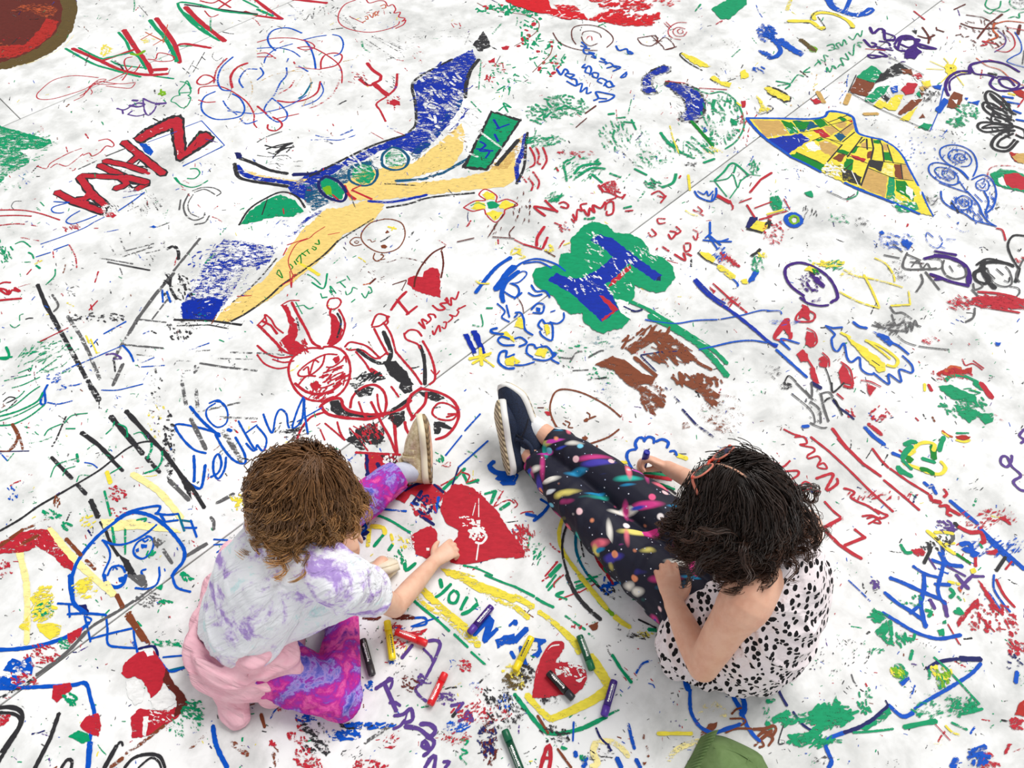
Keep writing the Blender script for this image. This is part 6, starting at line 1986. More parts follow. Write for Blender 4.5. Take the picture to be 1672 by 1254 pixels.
DRAW += r'''
T 3 0
D mosaic_wing_drawing | stained-glass style wing of coloured tiles outlined blue
T 1200 170 340
f y .96: 100 118,340 120,600 125,720 105,760 70,860 75,940 115,965 180,990 250,1090 275,1180 290,1280 350,1350 430,1400 530,1470 660,1520 780,1590 905,1480 880,1220 770,1000 680,880 640,690 545,440 420,270 300,180 220
f t .95: 130 128,360 140,435 245,250 272
f G .9: 365 135,450 150,500 210,510 240,440 245
f g .7: 400 190,500 215,500 245,440 240
f z .85: 460 140,610 140,680 190,520 230
f G .92: 460 140,600 150,560 210,500 205
f G .95: 620 135,690 120,760 175,680 195
f B .93: 250 285,520 240,600 290,430 405,300 320
f r .95: 620 215,690 205,770 265,720 275
f t .95: 700 190,780 180,830 220,770 255
f t .95: 880 180,950 150,960 190,890 260,835 230
f t .9: 800 170,860 140,900 160,860 200
f G .9: 850 100,900 130,870 145,820 115
f r .95: 905 140,940 130,945 155
f z .9: 790 260,830 235,895 265,850 305
f G .9: 640 290,690 275,720 290,670 305
f t .93: 670 310,720 295,830 350,780 430,690 380
f v .93: 560 330,620 300,690 365,640 385,590 365
f G .92: 440 420,490 395,720 490,690 545,600 500
f G .95: 820 360,920 390,900 415,820 390
f w .93: 780 440,830 400,890 415,850 470
f G .95: 920 390,970 340,1000 345,960 400
f r .96: 920 405,1050 445,1030 475,945 440
f G .93: 890 440,950 450,940 540,870 520
f t .95: 1010 320,1050 310,1050 360,1010 350
f w .93: 1060 390,1105 380,1100 435,1060 440
f G .93: 1110 295,1170 290,1170 325,1110 320
f t .93: 1180 310,1225 330,1220 385,1190 370
f G .93: 1190 390,1240 390,1260 465,1190 450
f k .93: 1080 455,1190 465,1170 550,1075 505
f k .8: 850 520,930 540,1020 590,1000 660,860 610
f k .5: 720 480,850 490,860 600,720 560
f t .96: 1060 515,1225 590,1200 755,1005 670
f w .92: 1275 485,1325 490,1345 605,1285 590
f t .93: 1330 490,1380 490,1430 615,1345 605
f g .8: 1230 590,1280 590,1280 800,1210 760
f G .85: 1285 610,1360 620,1440 720,1430 790,1290 700
f g .7: 1250 780,1450 790,1480 850,1320 880
f v .85: 1370 660,1430 690,1420 770,1370 720
f v .8: 1480 700,1500 710,1490 740
f Y .6: 1180 520,1220 480,1270 500,1270 590,1170 550
l k 8 .92: 740 155,900 95
l k 8 .92: 750 175,930 130
l k 8 .92: 700 120,860 240
l k 8 .92: 530 232,700 205
l k 8 .92: 835 235,940 160
l k 8 .92: 620 300,690 270,850 310
l k 10 .92: 860 310,960 230
l k 12 .92: 740 470,860 330
l k 8 .92: 760 290,850 330
l k 12 .92: 900 430,1020 270
l k 10 .92: 1000 320,1040 285
l k 14 .92: 1060 370,1055 285
l k 14 .92: 1090 450,1110 360,1095 280
l k 14 .92: 1010 660,1080 460
l k 12 .92: 1195 470,1180 340,1160 300
l k 10 .92: 1270 480,1220 330
l k 10 .92: 820 390,940 430,1060 480
l k 8 .92: 960 345,1110 360
l k 9 .92: 1080 455,1270 475,1370 490
l k 10 .92: 1060 515,1270 600,1430 620
l k 10 .92: 1345 610,1330 490
l k 9 .92: 490 390,690 480
l k 9 .92: 870 540,940 480
s b 24 .95: 90 118,340 120,600 125,720 105,740 70,780 62,860 75,940 105,965 180,990 240,1090 272,1180 290
s b 20 .95: 1180 290,1280 350,1350 430,1400 530,1470 660
s b 16 .95: 1500 710,1540 810,1590 905
s b 26 .9: 95 120,180 220,270 300,370 370,440 420
s b 22 .9: 440 425,560 480,690 550
s b 26 .9: 880 635,1000 690,1220 775,1480 885
c v 70 90 60 40 16 .7 30: 790 530
c v 40 300 100 40 8 .7 30: 560 290
c v 40 120 80 40 14 .7 30: 1360 780
l v 8 .9: 935 540,990 660
T 3 0
D mosaic_flag_drawing | patchwork banner of coloured crayon squares
f g .92: 580 500,680 430,760 480,700 540,600 515
f w .9: 540 590,580 510,700 545,650 630,560 610
f k .75: 780 450,860 410,920 450,860 490,740 530,700 540
f w .85: 870 450,940 450,950 490,880 480
f r .9: 940 495,990 480,1010 510,980 520
f g .9: 640 640,720 570,800 560,760 620,690 670,640 660
f b .95: 800 570,850 560,850 600,820 610
f r .92: 870 590,910 540,980 550,950 610,900 620
f y .95: 1000 530,1060 525,1070 560,1020 570
f b .95: 1070 560,1140 555,1130 590,1090 580
f k .85: 740 630,770 620,800 645,780 665
f y .95: 760 700,830 620,890 620,840 720,790 720
f y .8: 690 690,740 640,780 680,740 710
f w .85: 850 740,940 650,1010 650,940 720,860 750
f g .95: 960 620,990 590,1000 640
f w .9: 990 600,1025 610,1010 640
f y .85: 860 780,980 690,920 790
f K .6: 1000 690,1060 620,1110 590,1060 650
f b .9: 1090 720,1150 640,1185 660,1130 740
f w .92: 1180 660,1215 600,1275 620,1260 670,1230 710,1170 700
f v .9: 1200 650,1240 650,1230 680
f w .85: 985 770,1010 740,1030 770
f g .9: 980 830,1020 800,1075 815,1050 850
f b .9: 1280 640,1310 640,1300 655
f b .9: 1300 665,1385 660,1370 690
f t .9: 990 570,1070 560,1010 600
f k .8: 740 480,780 470,700 550
l k 6 .9: 530 600,740 715,920 795,1060 855
l b 7 .85: 1060 855,1110 740,1150 570
l k 6 .8: 580 490,530 600
l K 6 .8: 780 365,1020 490
c g 50 70 60 40 12 .7 30: 1300 730
c g 30 50 30 40 14 .7 30: 1230 800
c v 90 260 120 40 10 .6 30: 800 570
c k 40 80 50 30 8 .6 40: 1060 620
T 2 1
D letter_h_cloud_drawing | giant blue letter on a solid green cloud
f g .96: 420 260,450 220,520 200,600 220,650 270,740 275,820 310,870 370,880 410,960 430,1030 490,1045 560,1010 610,980 650,920 660,850 640,780 610,780 690,740 740,750 830,700 890,640 900,580 925,510 900,450 850,440 790,370 800,300 760,260 690,180 640,130 600,115 540,140 500,220 490,290 480,300 410,370 400,365 310
f B .93: 490 320,560 280,640 310,740 390,860 480,960 550,910 585,820 520,740 470,640 580,580 610,640 690,680 770,570 850,470 760,360 660,220 580,270 530,340 560,430 570,530 520,640 430,560 360
f r .92: 750 480,760 500,690 570,620 620,600 640,640 570
f r .92: 550 680,580 680,680 770,570 850,565 830,640 780
f n .9: 930 560,950 550,950 585,920 585
c v 60 160 130 40 10 .6 40: 620 560
c v 40 120 60 40 10 .6 40: 820 420
c v 40 60 160 40 12 .6 40: 520 400
c v 30 120 60 40 10 .6 40: 430 610
f v .8: 650 700,740 720,760 840,690 790
s g 30 .85: 760 720,870 770,970 830,1070 890,1180 960
s g 50 .85: 880 810,980 860,1080 920
s g 44 .8: 1080 920,1200 1000,1300 1100,1380 1200
s g 30 .85: 1180 960,1300 1040,1380 1120
s v 10 .6: 900 800,1050 890,1250 1000
s n 14 .8: 710 750,780 780,830 770
D red_cursive_drawing | red joined-up word beside the green cloud
s r 18 .9: 200 60,240 100,280 135
s r 18 .9: 200 160,130 100,280 130
s r 14 .85: 290 80,320 70,350 90,340 110,300 100
s r 14 .85: 380 150,400 190,410 120,440 130,430 90,470 80
l r 12 .85: 370 180,390 205
s r 16 .9: 450 120,480 160,490 110,520 140,510 90,560 110,590 70
s r 14 .9: 590 120,600 80,640 70,640 140,600 155,600 130
s r 12 .85: 570 0,620 10,690 40,720 20,700 50
s r 12 .8: 600 60,660 40,650 0,690 10
s r 12 .8: 890 20,940 0,980 40,930 30
l r 12 .85: 950 75,985 30
c g 40 50 30 40 10 .65 150: 260 40
l g 16 .8: 710 110,760 98
l r 12 .85: 720 130,770 125
s g 18 .8: 455 178,490 180,520 172
c r 20 40 40 20 9 .7 30: 320 240
l r 10 .8: 260 205,285 215
D red_triangle_arrow_drawing | red arrow tick shape
s r 20 .92: 195 230,150 300,145 355
s r 18 .92: 215 300,185 370
l r 14 .9: 180 378,60 345
s r 8 .8: 0 315,60 345
l W 8 .9: 195 385,265 425
c y 20 40 20 30 12 .6 30: 230 375
s y 12 .7: 0 370,40 380,20 400,70 430,0 440
l y 10 .7: 320 350,360 335
D red_text_column_drawing | faded red small handwriting down the seam
s r 12 .8: 980 180,930 180,940 210,980 205
s r 12 .7: 870 270,890 295,920 280,890 245
s r 14 .8: 1000 280,1020 310,1050 270,1010 260
s r 12 .8: 1050 230,1080 260,1050 280
l r 14 .8: 960 360,1005 390
l r 10 .8: 920 380,930 370
s r 16 .85: 1040 410,1110 450,1100 400,1150 420
s r 12 .85: 1110 340,1140 340,1140 380,1110 390,1100 350
s r 10 .7: 1160 290,1180 320,1190 270,1160 250
D blue_face_drawing | thick blue arcs above hearts with yellow centres
s b 14 .9: 0 500,60 460,150 440,260 470,330 520
s b 13 .9: 60 470,160 460,240 500
s b 10 .85: 10 540,60 520,80 540,30 590,-30 600
T 1 1
s b 26 .95: 1650 430,1560 490,1480 580,1420 660
s b 44 .9: 1672 490,1620 540,1550 640
s b 30 .95: 1700 520,1620 590,1590 660,1600 720
s b 14 .9: 1600 650,1672 690,1720 660
s b 12 .9: 1560 730,1610 780,1590 820,1640 850
s b 12 .9: 1620 740,1640 820
f B .95: 1335 930,1370 925,1430 1050,1400 1060
f B .95: 1390 910,1430 905,1485 1050,1450 1055
l y 24 .9: 1380 1090,1510 1060
l y 22 .9: 1450 1020,1460 1130
l y 18 .9: 1400 1120,1520 1050
l y 14 .8: 1460 1080,1540 1140
s b 18 .92: 1560 890,1520 900,1530 920,1600 930
s b 14 .92: 1672 1000,1600 1000,1565 970,1590 945,1640 960
f y .9: 1570 920,1620 910,1672 960,1672 980,1620 950
s b 16 .92: 1672 1150,1620 1150,1570 1110,1580 1050,1620 1040,1620 1080,1672 1060
f y .92: 1610 1100,1640 1065,1672 1080,1672 1130,1620 1130
s g 9 .8: 1400 870,1465 875,1455 800
l g 12 .8: 1490 760,1530 760
s y 12 .7: 1420 580,1450 600,1510 600
s y 12 .7: 1660 380,1650 410,1690 400
T 2 1
s b 14 .92: 0 700,30 660,20 620,-20 600
s b 14 .92: 110 610,140 650,200 650,230 690
s b 14 .92: 90 660,130 680,180 670
s b 14 .92: 120 790,180 790,190 740,150 730,110 770
f b .9: 140 755,170 760,165 785,140 780
s b 14 .92: 5 790,40 790,60 830,70 900,120 935
s b 14 .92: 0 820,20 800
f y .92: 20 820,50 830,70 890,0 880
s b 14 .92: 180 900,155 870,180 835,200 860,240 860,250 910,240 970,180 940,165 910
f y .92: 190 870,220 860,235 920,210 940
s b 12 .92: 320 790,320 830,280 860,230 850
s b 9 .9: 235 785,265 775
s b 14 .92: 0 960,40 950,80 985,30 1010
s b 14 .92: 120 1080,80 1050,90 1000,130 1000,140 1020,210 1010,250 1070,200 1100,120 1090
f y .92: 130 1060,160 1020,220 1030,200 1080
s b 14 .92: 250 1050,270 1060,240 1090,290 1120
s b 12 .92: 0 1130,60 1130,130 1110
f y .9: 0 1080,40 1110,0 1130
s W 6 .7: 20 690,50 740,60 790
D brown_tower_drawing | brown hatched tower shape
c w 24 160 60 130 16 .85 145: 860 960
f w .75: 710 1020,820 960,910 910,1000 930,1120 1010,1100 1030,930 970,760 1060
f w .8: 520 1130,640 1070,720 1110,800 1180,920 1210,900 1254,730 1254,640 1160
l w 30 .85: 780 1080,920 1200
l w 30 .85: 700 1100,880 1240
l w 26 .8: 960 980,1120 1110
l w 24 .8: 1080 1020,1200 1120,1280 1160
l w 22 .8: 920 980,1060 1130
c w 60 150 60 110 16 .75 40: 1020 1060
c w 50 160 40 80 20 .75 40: 1200 1230
l n 9 .9: 820 1065,930 1048,1110 1038
s n 9 .9: 820 1070,870 1120,920 1170
T 2 2
l w 44 .8: 750 0,900 80,960 150
l w 60 .75: 1130 0,1230 60,1300 140
l w 40 .75: 1190 0,1320 90
c w 70 80 100 60 14 .65 50: 900 90
c w 90 140 120 50 10 .5 40: 1350 180
c w 80 160 140 60 16 .35 60: 1330 280
f w .45: 1250 240,1350 200,1420 260,1400 330,1290 320
f w .55: 1085 240,1130 260,1140 290,1090 300
l n 14 .7: 1090 170,1180 270,1290 350
l n 10 .6: 980 30,1080 130
c v 40 160 120 80 10 .5 50: 1330 260
c K 40 160 80 50 16 .3 40: 1150 360
T 2 1
D blue_long_line_drawing | long thin blue line running from the cloud
s b 10 .95: 850 835,930 850,1050 860,1180 840,1320 835
s b 9 .9: 1340 832,1480 805,1600 775,1672 778
s b 12 .95: 1200 1030,1290 1010,1420 980,1540 970,1640 985
s B 26 .92: 1170 580,1220 640,1300 710,1380 760
s B 14 .9: 1180 570,1290 680,1370 730
s B 26 .92: 1380 760,1460 820,1560 900,1640 970,1700 1010
f r .85: 1265 620,1310 650,1290 665
l r 12 .85: 1290 600,1400 700
l r 14 .8: 1400 700,1510 790
c r 30 100 30 40 9 .6 140: 1420 720
D blue_star_drawing | blue asterisk star
l b 14 .95: 1270 200,1270 280
s b 14 .95: 1410 328,1300 325,1225 318
l b 14 .95: 1270 290,1340 350
l b 12 .95: 1240 305,1280 270
l b 12 .95: 1260 290,1315 370
l b 12 .95: 1330 330,1390 310
D yellow_feather_drawing | yellow and blue worn strokes forming an L shape
f y .9: 1205 395,1260 400,1310 440,1290 470,1230 440
l y 50 .8: 1330 490,1420 560
s k 9 .8: 1190 400,1250 450,1320 480
s b 12 .85: 1330 500,1440 590,1450 620
f b .75: 1520 580,1560 510,1590 520,1560 580,1525 600
f y .85: 1470 580,1510 570,1520 600,1480 600
c b 30 60 50 30 10 .7 140: 1340 410
f k .8: 1530 420,1590 370,1605 380,1550 430
c g 40 40 60 30 10 .7 60: 1580 480
c y 20 30 20 24 10 .7 60: 1610 420
l r 22 .8: 1340 400,1460 490
c r 30 60 40 30 8 .7 40: 1380 450
D bug_drawing | blue, yellow and black beetle doodle
f n .92: 1500 230,1530 170,1580 170,1580 210,1540 250
f y .9: 1530 240,1570 190,1640 200,1650 240,1600 270
s k 16 .85: 1510 245,1560 255,1610 270
s k 16 .85: 1630 220,1650 200,1672 215
l r 14 .9: 1510 90,1560 170
l r 14 .9: 1590 185,1672 165
s r 9 .85: 1560 110,1640 80,1672 70
s r 10 .85: 1400 60,1420 110,1410 120
l r 30 .9: 1310 25,1400 75
s r 9 .85: 1400 70,1422 100
l r 10 .8: 1460 75,1540 45
s b 14 .95: 1170 0,1200 40,1280 65,1310 20,1310 -20
s b 10 .95: 1190 0,1230 20,1250 0,1260 30,1290 0
l b 10 .95: 1280 60,1290 20
s y 8 .7: 1110 125,1150 150,1190 160
s r 10 .7: 1190 100,1220 130,1190 140,1160 120,1230 160
T 3 1
f k .7: 0 180,30 190,20 240,0 240
s b 28 .92: 170 145,125 165,130 205,175 230,220 205,215 165,175 145
s h 18 .92: 170 160,150 180,165 210,200 205,200 170,170 160
l y 12 .8: 110 120,0 150
l r 9 .85: 0 165,130 130
l r 8 .85: 110 50,150 120
f g .75: 20 40,70 30,100 70,90 120,40 125,20 90
c g 30 40 40 30 10 .7 60: 60 80
f g .85: 240 10,290 0,300 40,260 30
c g 30 70 40 40 10 .5 30: 470 180
c r 60 70 90 24 9 .7 30: 40 270
c k 20 60 40 30 7 .7 90: 270 140
s K 7 .8: 390 0,460 30,510 50,570 20
s g 9 .8: 520 55,580 30,590 0
c k 30 60 30 50 7 .6 40: 620 200
D fern_tail_drawing | blue patterned fern tip
s b 12 .95: 1130 0,1140 60,1200 110,1290 150,1350 190,1480 225
s b 12 .95: 1300 0,1370 80,1400 150,1440 200,1490 230
s b 9 .95: 1200 60,1230 110,1290 120,1330 90,1320 50,1270 30,1220 60
s b 8 .95: 1250 75,1280 100,1310 80,1280 50
s b 12 .95: 1410 0,1440 70,1420 140,1470 100,1490 20,1480 0
s b 8 .95: 1350 20,1400 70
c b 60 90 50 30 7 .9 50: 1270 90
c b 30 60 40 40 7 .9 60: 1380 170
c b 20 30 50 40 7 .9 60: 1450 60
l k 12 .8: 1195 75,1245 140
s K 8 .6: 1040 40,1070 90,1110 40,1080 20
c K 50 70 40 30 8 .55 20: 1090 60
c K 20 40 40 30 6 .5 60: 1520 110
f b .8: 1230 205,1250 200,1245 218
l b 7 .7: 1170 150,1190 170
s b 7 .5: 1230 240,1270 265,1310 260
l b 6 .7: 1165 310,1225 315
l b 6 .7: 1165 315,1210 335
D blue_scribble_drawing | loose blue scribble dots
f b .85: 870 330,910 310,950 340,930 370,890 360
f b .9: 725 265,750 255,765 275,740 285
c b 90 120 60 40 9 .6 30: 840 330
s b 8 .6: 1080 300,1040 270,1035 310,1060 350,1110 370,1140 330,1120 290
s b 8 .6: 1110 350,1160 375
D purple_face_drawing | violet outlined oval with purple smudges
s P 20 .95: 240 680,160 620,120 550,130 490,210 465,300 490,390 550,440 620,460 690,440 710
s P 16 .95: 215 690,260 725,340 745,400 740
l P 22 .95: 415 725,435 710
s P 12 .9: 230 670,250 720
f P .75: 270 520,340 570,380 610,370 630,300 580
f P .7: 235 600,290 620,320 660,280 640
f P .65: 285 710,350 690,350 710,300 725
f y .85: 240 510,300 460,330 520,310 530
c y 40 90 20 50 10 .75 160: 400 470
c g 24 60 30 40 10 .75 150: 450 480
c G 10 30 20 40 14 .75 40: 330 530
l k 16 .85: 275 525,310 545
c P 40 90 60 30 12 .7 40: 290 590
D yellow_outline_drawing | thin yellow wandering outline
s y 12 .7: 500 510,560 545,680 570,800 600,880 625
s y 16 .8: 630 545,680 640,730 755
s y 14 .75: 470 655,600 720,730 760
s y 12 .75: 700 435,770 470,820 540,830 590
l y 14 .8: 805 745,930 738
l y 12 .7: 920 650,930 735
c y 30 100 40 50 12 .5 150: 560 540
c k 20 60 60 20 6 .6 40: 820 500
c k 20 40 30 40 7 .6 20: 880 560
D black_house_drawing | grey sketch of a small figure lying sideways
s K 14 .85: 910 400,890 500,1060 505,1100 500
s K 12 .85: 910 410,1000 450
l K 10 .85: 930 460,1020 470
s K 10 .85: 940 490,980 450,1010 500,1040 470,1060 500
l K 10 .8: 760 415,860 435
l K 12 .8: 820 345,880 395
l K 14 .8: 1030 525,1120 640
s K 14 .75: 1000 540,1010 590,970 655
l P 20 .95: 1090 390,1230 415
s P 34 .95: 1090 420,1180 430,1270 470,1310 530,1310 600
s P 26 .95: 1060 540,1120 560,1200 590,1310 615
l P 18 .9: 1090 575,1150 570
s K 13 .85: 1150 450,1140 500,1170 550,1230 570,1290 550,1290 500
l K 9 .85: 1185 485,1210 525
l K 9 .85: 1240 480,1260 490
s K 9 .8: 1050 440,1130 450,1130 500,1050 510
l P 22 .85: 1020 440,1100 420
D black_girl_drawing | black outlined face with dark bob above a red body
s k 24 .9: 1420 500,1350 530,1360 580,1420 600,1440 560,1380 500
s k 24 .9: 1390 470,1470 460,1560 470,1600 490
s k 14 .9: 1360 480,1440 440,1600 480
s k 34 .9: 1400 480,1410 540,1450 600,1480 630
l k 9 .8: 1415 445,1420 480
l k 9 .8: 1490 440,1490 470
s K 10 .85: 1430 500,1470 590,1540 620,1590 600,1580 530,1550 490
l k 9 .9: 1450 540,1480 570
l k 9 .9: 1490 505,1535 545
s k 8 .85: 1540 580,1570 590,1575 560
s K 12 .85: 1640 590,1620 540,1672 430
s k 14 .9: 1672 290,1600 290,1565 350,1590 430,1640 510
l k 20 .85: 1640 500,1615 590
s K 12 .8: 1340 600,1350 640,1400 620,1390 600
s K 12 .8: 1330 640,1370 690,1310 720
f r .8: 1370 690,1500 680,1672 700,1672 770,1560 760,1400 740
s r 18 .88: 1370 655,1500 665,1620 690
s r 16 .88: 1390 750,1520 770,1640 790
c r 110 150 50 60 14 .75 10: 1480 720
c r 60 80 50 40 10 .7 20: 1260 730
s K 14 .75: 1350 760,1340 820,1290 850
s K 10 .8: 1580 620,1630 630,1640 660,1610 710,1672 760
s k 8 .9: 1630 380,1640 390,1650 375
c r 14 30 20 20 8 .8 20: 1640 445
s r 12 .85: 1490 242,1530 255,1550 320
D red_hearts_drawing | string of small red hearts trailing from the oval
s r 14 .95: 240 770,200 800,190 840,250 850,300 840,310 800,260 770,230 740
f r .9: 240 740,270 760,280 840,230 820,200 830,215 780
f r .95: 110 830,145 825,160 930,150 960,110 900,50 960,60 920
s r 13 .95: 110 840,50 930,60 965,150 960,160 920
f r .93: 255 910,300 920,320 970,290 1015,250 1000
s r 10 .9: 260 890,310 920,325 980,300 1010
f r .93: 190 1060,230 1030,265 1060,270 1100,220 1110
s r 14 .9: 265 1095,300 1150
f r .93: 275 1150,310 1150,345 1254,300 1254
f r .85: 335 1090,370 1070,400 1100,390 1145,345 1140
s r 10 .9: 360 1050,400 1090,405 1140
f r .93: 465 1180,490 1120,530 1170,550 1254,480 1254
s r 12 .9: 480 1110,540 1160,560 1254
s k 8 .9: 380 1150,400 1200,415 1254
s b 14 .85: 80 970,150 1030,90 960,210 990
s b 20 .9: 60 1030,160 1120,260 1210
l b 14 .8: 0 975,70 1000
s b 8 .8: 0 780,80 778,95 800
c b 30 100 20 40 10 .6 20: 110 850
s k 9 .8: 110 1254,140 1200,190 1240
c K 40 50 40 40 9 .6 30: 40 1170
s r 10 .85: 610 1230,660 1235,700 1250
l r 8 .85: 1310 990,1315 1000
D yellow_comet_drawing | yellow comet inside a spiky blue outline
f y .92: 510 930,560 970,640 1020,720 1080,770 1130,770 1170,730 1180,680 1130,600 1050,540 980
s y 20 .92: 640 970,720 1000,800 1050,850 1100,830 1140,780 1130
s y 16 .9: 660 980,740 1040,800 1090
s y 20 .9: 480 920,540 950
s b 14 .92: 380 875,440 930,420 960,430 1020,460 1040,500 990,520 1080,550 1110,600 1080,610 1150,650 1185,690 1190
s b 14 .92: 690 1180,790 1254,790 1190,870 1240,860 1160,940 1180,940 1130,880 1070
l b 14 .9: 380 875,430 890,490 885
s b 20 .9: 560 850,600 880,650 890
f b .85: 685 910,780 940,830 990,800 1010,740 960
s b 16 .9: 800 980,860 1010,920 1060
l k 7 .8: 680 1100,730 1135
D grey_scribble_drawing | grey pencil-like scribbles
s K 12 .75: 700 850,740 880,680 870,770 890
s K 12 .75: 780 870,830 870,790 900,900 910
s K 12 .75: 800 750,830 790,880 790,940 830
s K 10 .75: 810 800,840 870,900 850,1000 880
s K 9 .75: 900 860,910 920,930 850,940 910,960 840,980 880
s K 9 .7: 850 940,900 980,1000 1010,1180 1030
c K 70 140 50 40 9 .6 150: 850 880
f b .8: 1480 980,1520 985,1510 1005,1490 1005
c r 30 60 24 20 10 .7 30: 1070 970
T 3 2
D black_tree_drawing | grey and black sketch of a small tree
s K 12 .85: 190 0,250 60,300 110
s K 12 .85: 250 50,290 90,290 0
l K 9 .8: 160 70,260 150
s K 9 .8: 260 150,300 200,310 260,280 260,350 290,390 290
s K 12 .8: 280 120,340 170,350 260
s K 14 .85: 350 70,370 160,400 250
s K 10 .85: 350 70,400 60,430 90
s k 12 .85: 500 0,430 60,420 0
s k 12 .85: 375 120,400 100,440 110,490 210
c k 40 40 20 24 9 .7 30: 120 20
c K 30 60 120 24 9 .6 60: 310 150
f r .85: 645 0,680 20,710 30,670 85,650 50
s r 20 .85: 500 20,550 30,550 0
l r 14 .85: 455 70,495 105
l b 26 .85: 230 285,270 280
l r 8 .9: 690 0,740 25
l n 28 .9: 290 0,350 35
T 2 0
D blue_dots_drawing | blue worn blobs near the yellow letters
c b 60 60 50 40 16 .65 40: 1640 220
f b .7: 1580 330,1640 340,1700 380,1660 380,1600 350
s k 6 .6: 1640 560,1672 570
f y .8: 1620 575,1672 570,1672 590,1640 595
f y .7: 1570 620,1610 660,1640 720,1580 740,1600 700
s k 6 .6: 1560 700,1590 745,1672 720
T 1 1
D brown_oval_drawing | faint brown dashed outline of a lying figure
l W 8 .85: 1300 330,1410 305
l W 8 .7: 1500 300,1600 150
s W 8 .85: 1530 298,1640 305,1672 310
s W 8 .7: 1672 230,1640 270,1645 300
c W 14 60 60 24 6 .7 120: 1560 220
c t 24 160 60 40 9 .35 20: 1150 220
c t 20 60 40 40 9 .35 20: 1040 300
T 2 1
c W 30 60 110 30 8 .7 100: 50 120
c y 24 40 60 30 12 .5 20: 20 400
c t 60 200 60 50 9 .35 30: 1060 730
f t .4: 835 655,870 650,850 720
c t 30 150 80 40 9 .3 30: 1440 910
c k 40 200 60 20 6 .5 20: 200 1160
'''
def build_drawings():
    x0 = y0 = 0.; k = 1672 / 420; wx = None; name = label = None
    def flush():
        if wx and wx.v:
            o = wx.build(name, floor); o['label'] = label
    for ln in DRAW.strip().splitlines():
        ln = ln.strip()
        if not ln: continue
        if ln[0] == 'T':
            a = [float(t) for t in ln[1:].split()]
            if len(a) == 2: x0, y0, k = (1252. if a[0] == 3 else 420 * a[0]), 313 * a[1], 1672 / 420
            else: x0, y0, k = a[0], a[1], 1672 / a[2]
            continue
        if ln[0] == 'D':
            flush(); name, label = [t.strip() for t in ln[1:].split('|')]
            wx = Wax(); continue
        head, body = ln.split(':')
        h = head.split(); col = PALL[h[1]]
        pts = [Vector((x0 + float(a) / k, y0 + float(b) / k)) for a, b in (t.split() for t in body.split(','))]
        z = zlayer()
        if h[0] == 's': stroke(wx, catmull(pts, max(1.3, min(4., float(h[2]) / k * .6))), float(h[2]) / k, col, float(h[3]), z)
        elif h[0] == 'l': stroke(wx, resample(pts, 6.), float(h[2]) / k, col, float(h[3]), z)
        elif h[0] == 'f': fillpoly(wx, pts, col, float(h[2]), z)
        elif h[0] == 'c':
            c = pts[0]; cnt, rx, ry, l_, w_, cov, an = [float(t) for t in h[2:]]
            dashes(wx, c.x, c.y, int(cnt), rx / k, ry / k, l_ / k, w_ / k, cov, an, col, z)
    flush()
build_drawings()
# worn flecks of wax all over, and loose scrawls beyond the photographed part of the floor
def build_flecks():
    wx = Wax(); z = .0003
    keys = 'rrrggggbbbkkkkkKKywnp'
    for _ in range(3600):
        x, y = RNG.uniform(-150, 1820), RNG.uniform(-60, 1300)
        big = RNG.random() < .12
        dashes(wx, x, y, 1, 1, 1, (22 if big else 7) , (2.6 if big else 1.5), .62, 0, PALL[RNG.choice(keys)], z + (_ % 700) * 1.8e-6)
    for _ in range(420):
        x, y = RNG.uniform(-10, 1682), RNG.uniform(-5, 1259)
        k_ = RNG.choice('rggbkkK')
        dashes(wx, x, y, RNG.randint(3, 9), 16, 12, 8, 1.6, .55, RNG.choice((0, 35, 140)), PALL[k_], z + (_ * 11 % 600) * 1.8e-6)
    o = wx.build('wax_flecks', floor); o['kind'] = 'stuff'; o['label'] = 'tiny worn flecks of coloured wax'
    wx = Wax()
    for _ in range(260):
        a = RNG.random()
        if a < .4: x, y = RNG.uniform(-900, -30), RNG.uniform(-100, 1700)
        elif a < .8: x, y = RNG.uniform(1702, 2600), RNG.uniform(-100, 1700)
        else: x, y = RNG.uniform(-200, 1900), RNG.uniform(1300, 1500)
        z = zlayer(); p = [Vector((x, y))]; d = RNG.uniform(0, 6.3)
        for _k in range(RNG.randint(3, 8)):
            d += RNG.gauss(0, .9); s = RNG.uniform(12, 34)
            p.append(p[-1] + Vector((math.cos(d) * s, math.sin(d) * s)))
        if any(-8 < q.x < 1680 and -8 < q.y < 1262 for q in p): continue
        stroke(wx, catmull(p, 5.), RNG.uniform(2.5, 7), PALL[RNG.choice('rgbykwpBo')], RNG.uniform(.65, .95), z)
    o = wx.build('crayon_scrawls', floor); o['kind'] = 'stuff'; o['label'] = 'loose crayon scrawls spreading over the rest of the floor'
build_flecks()
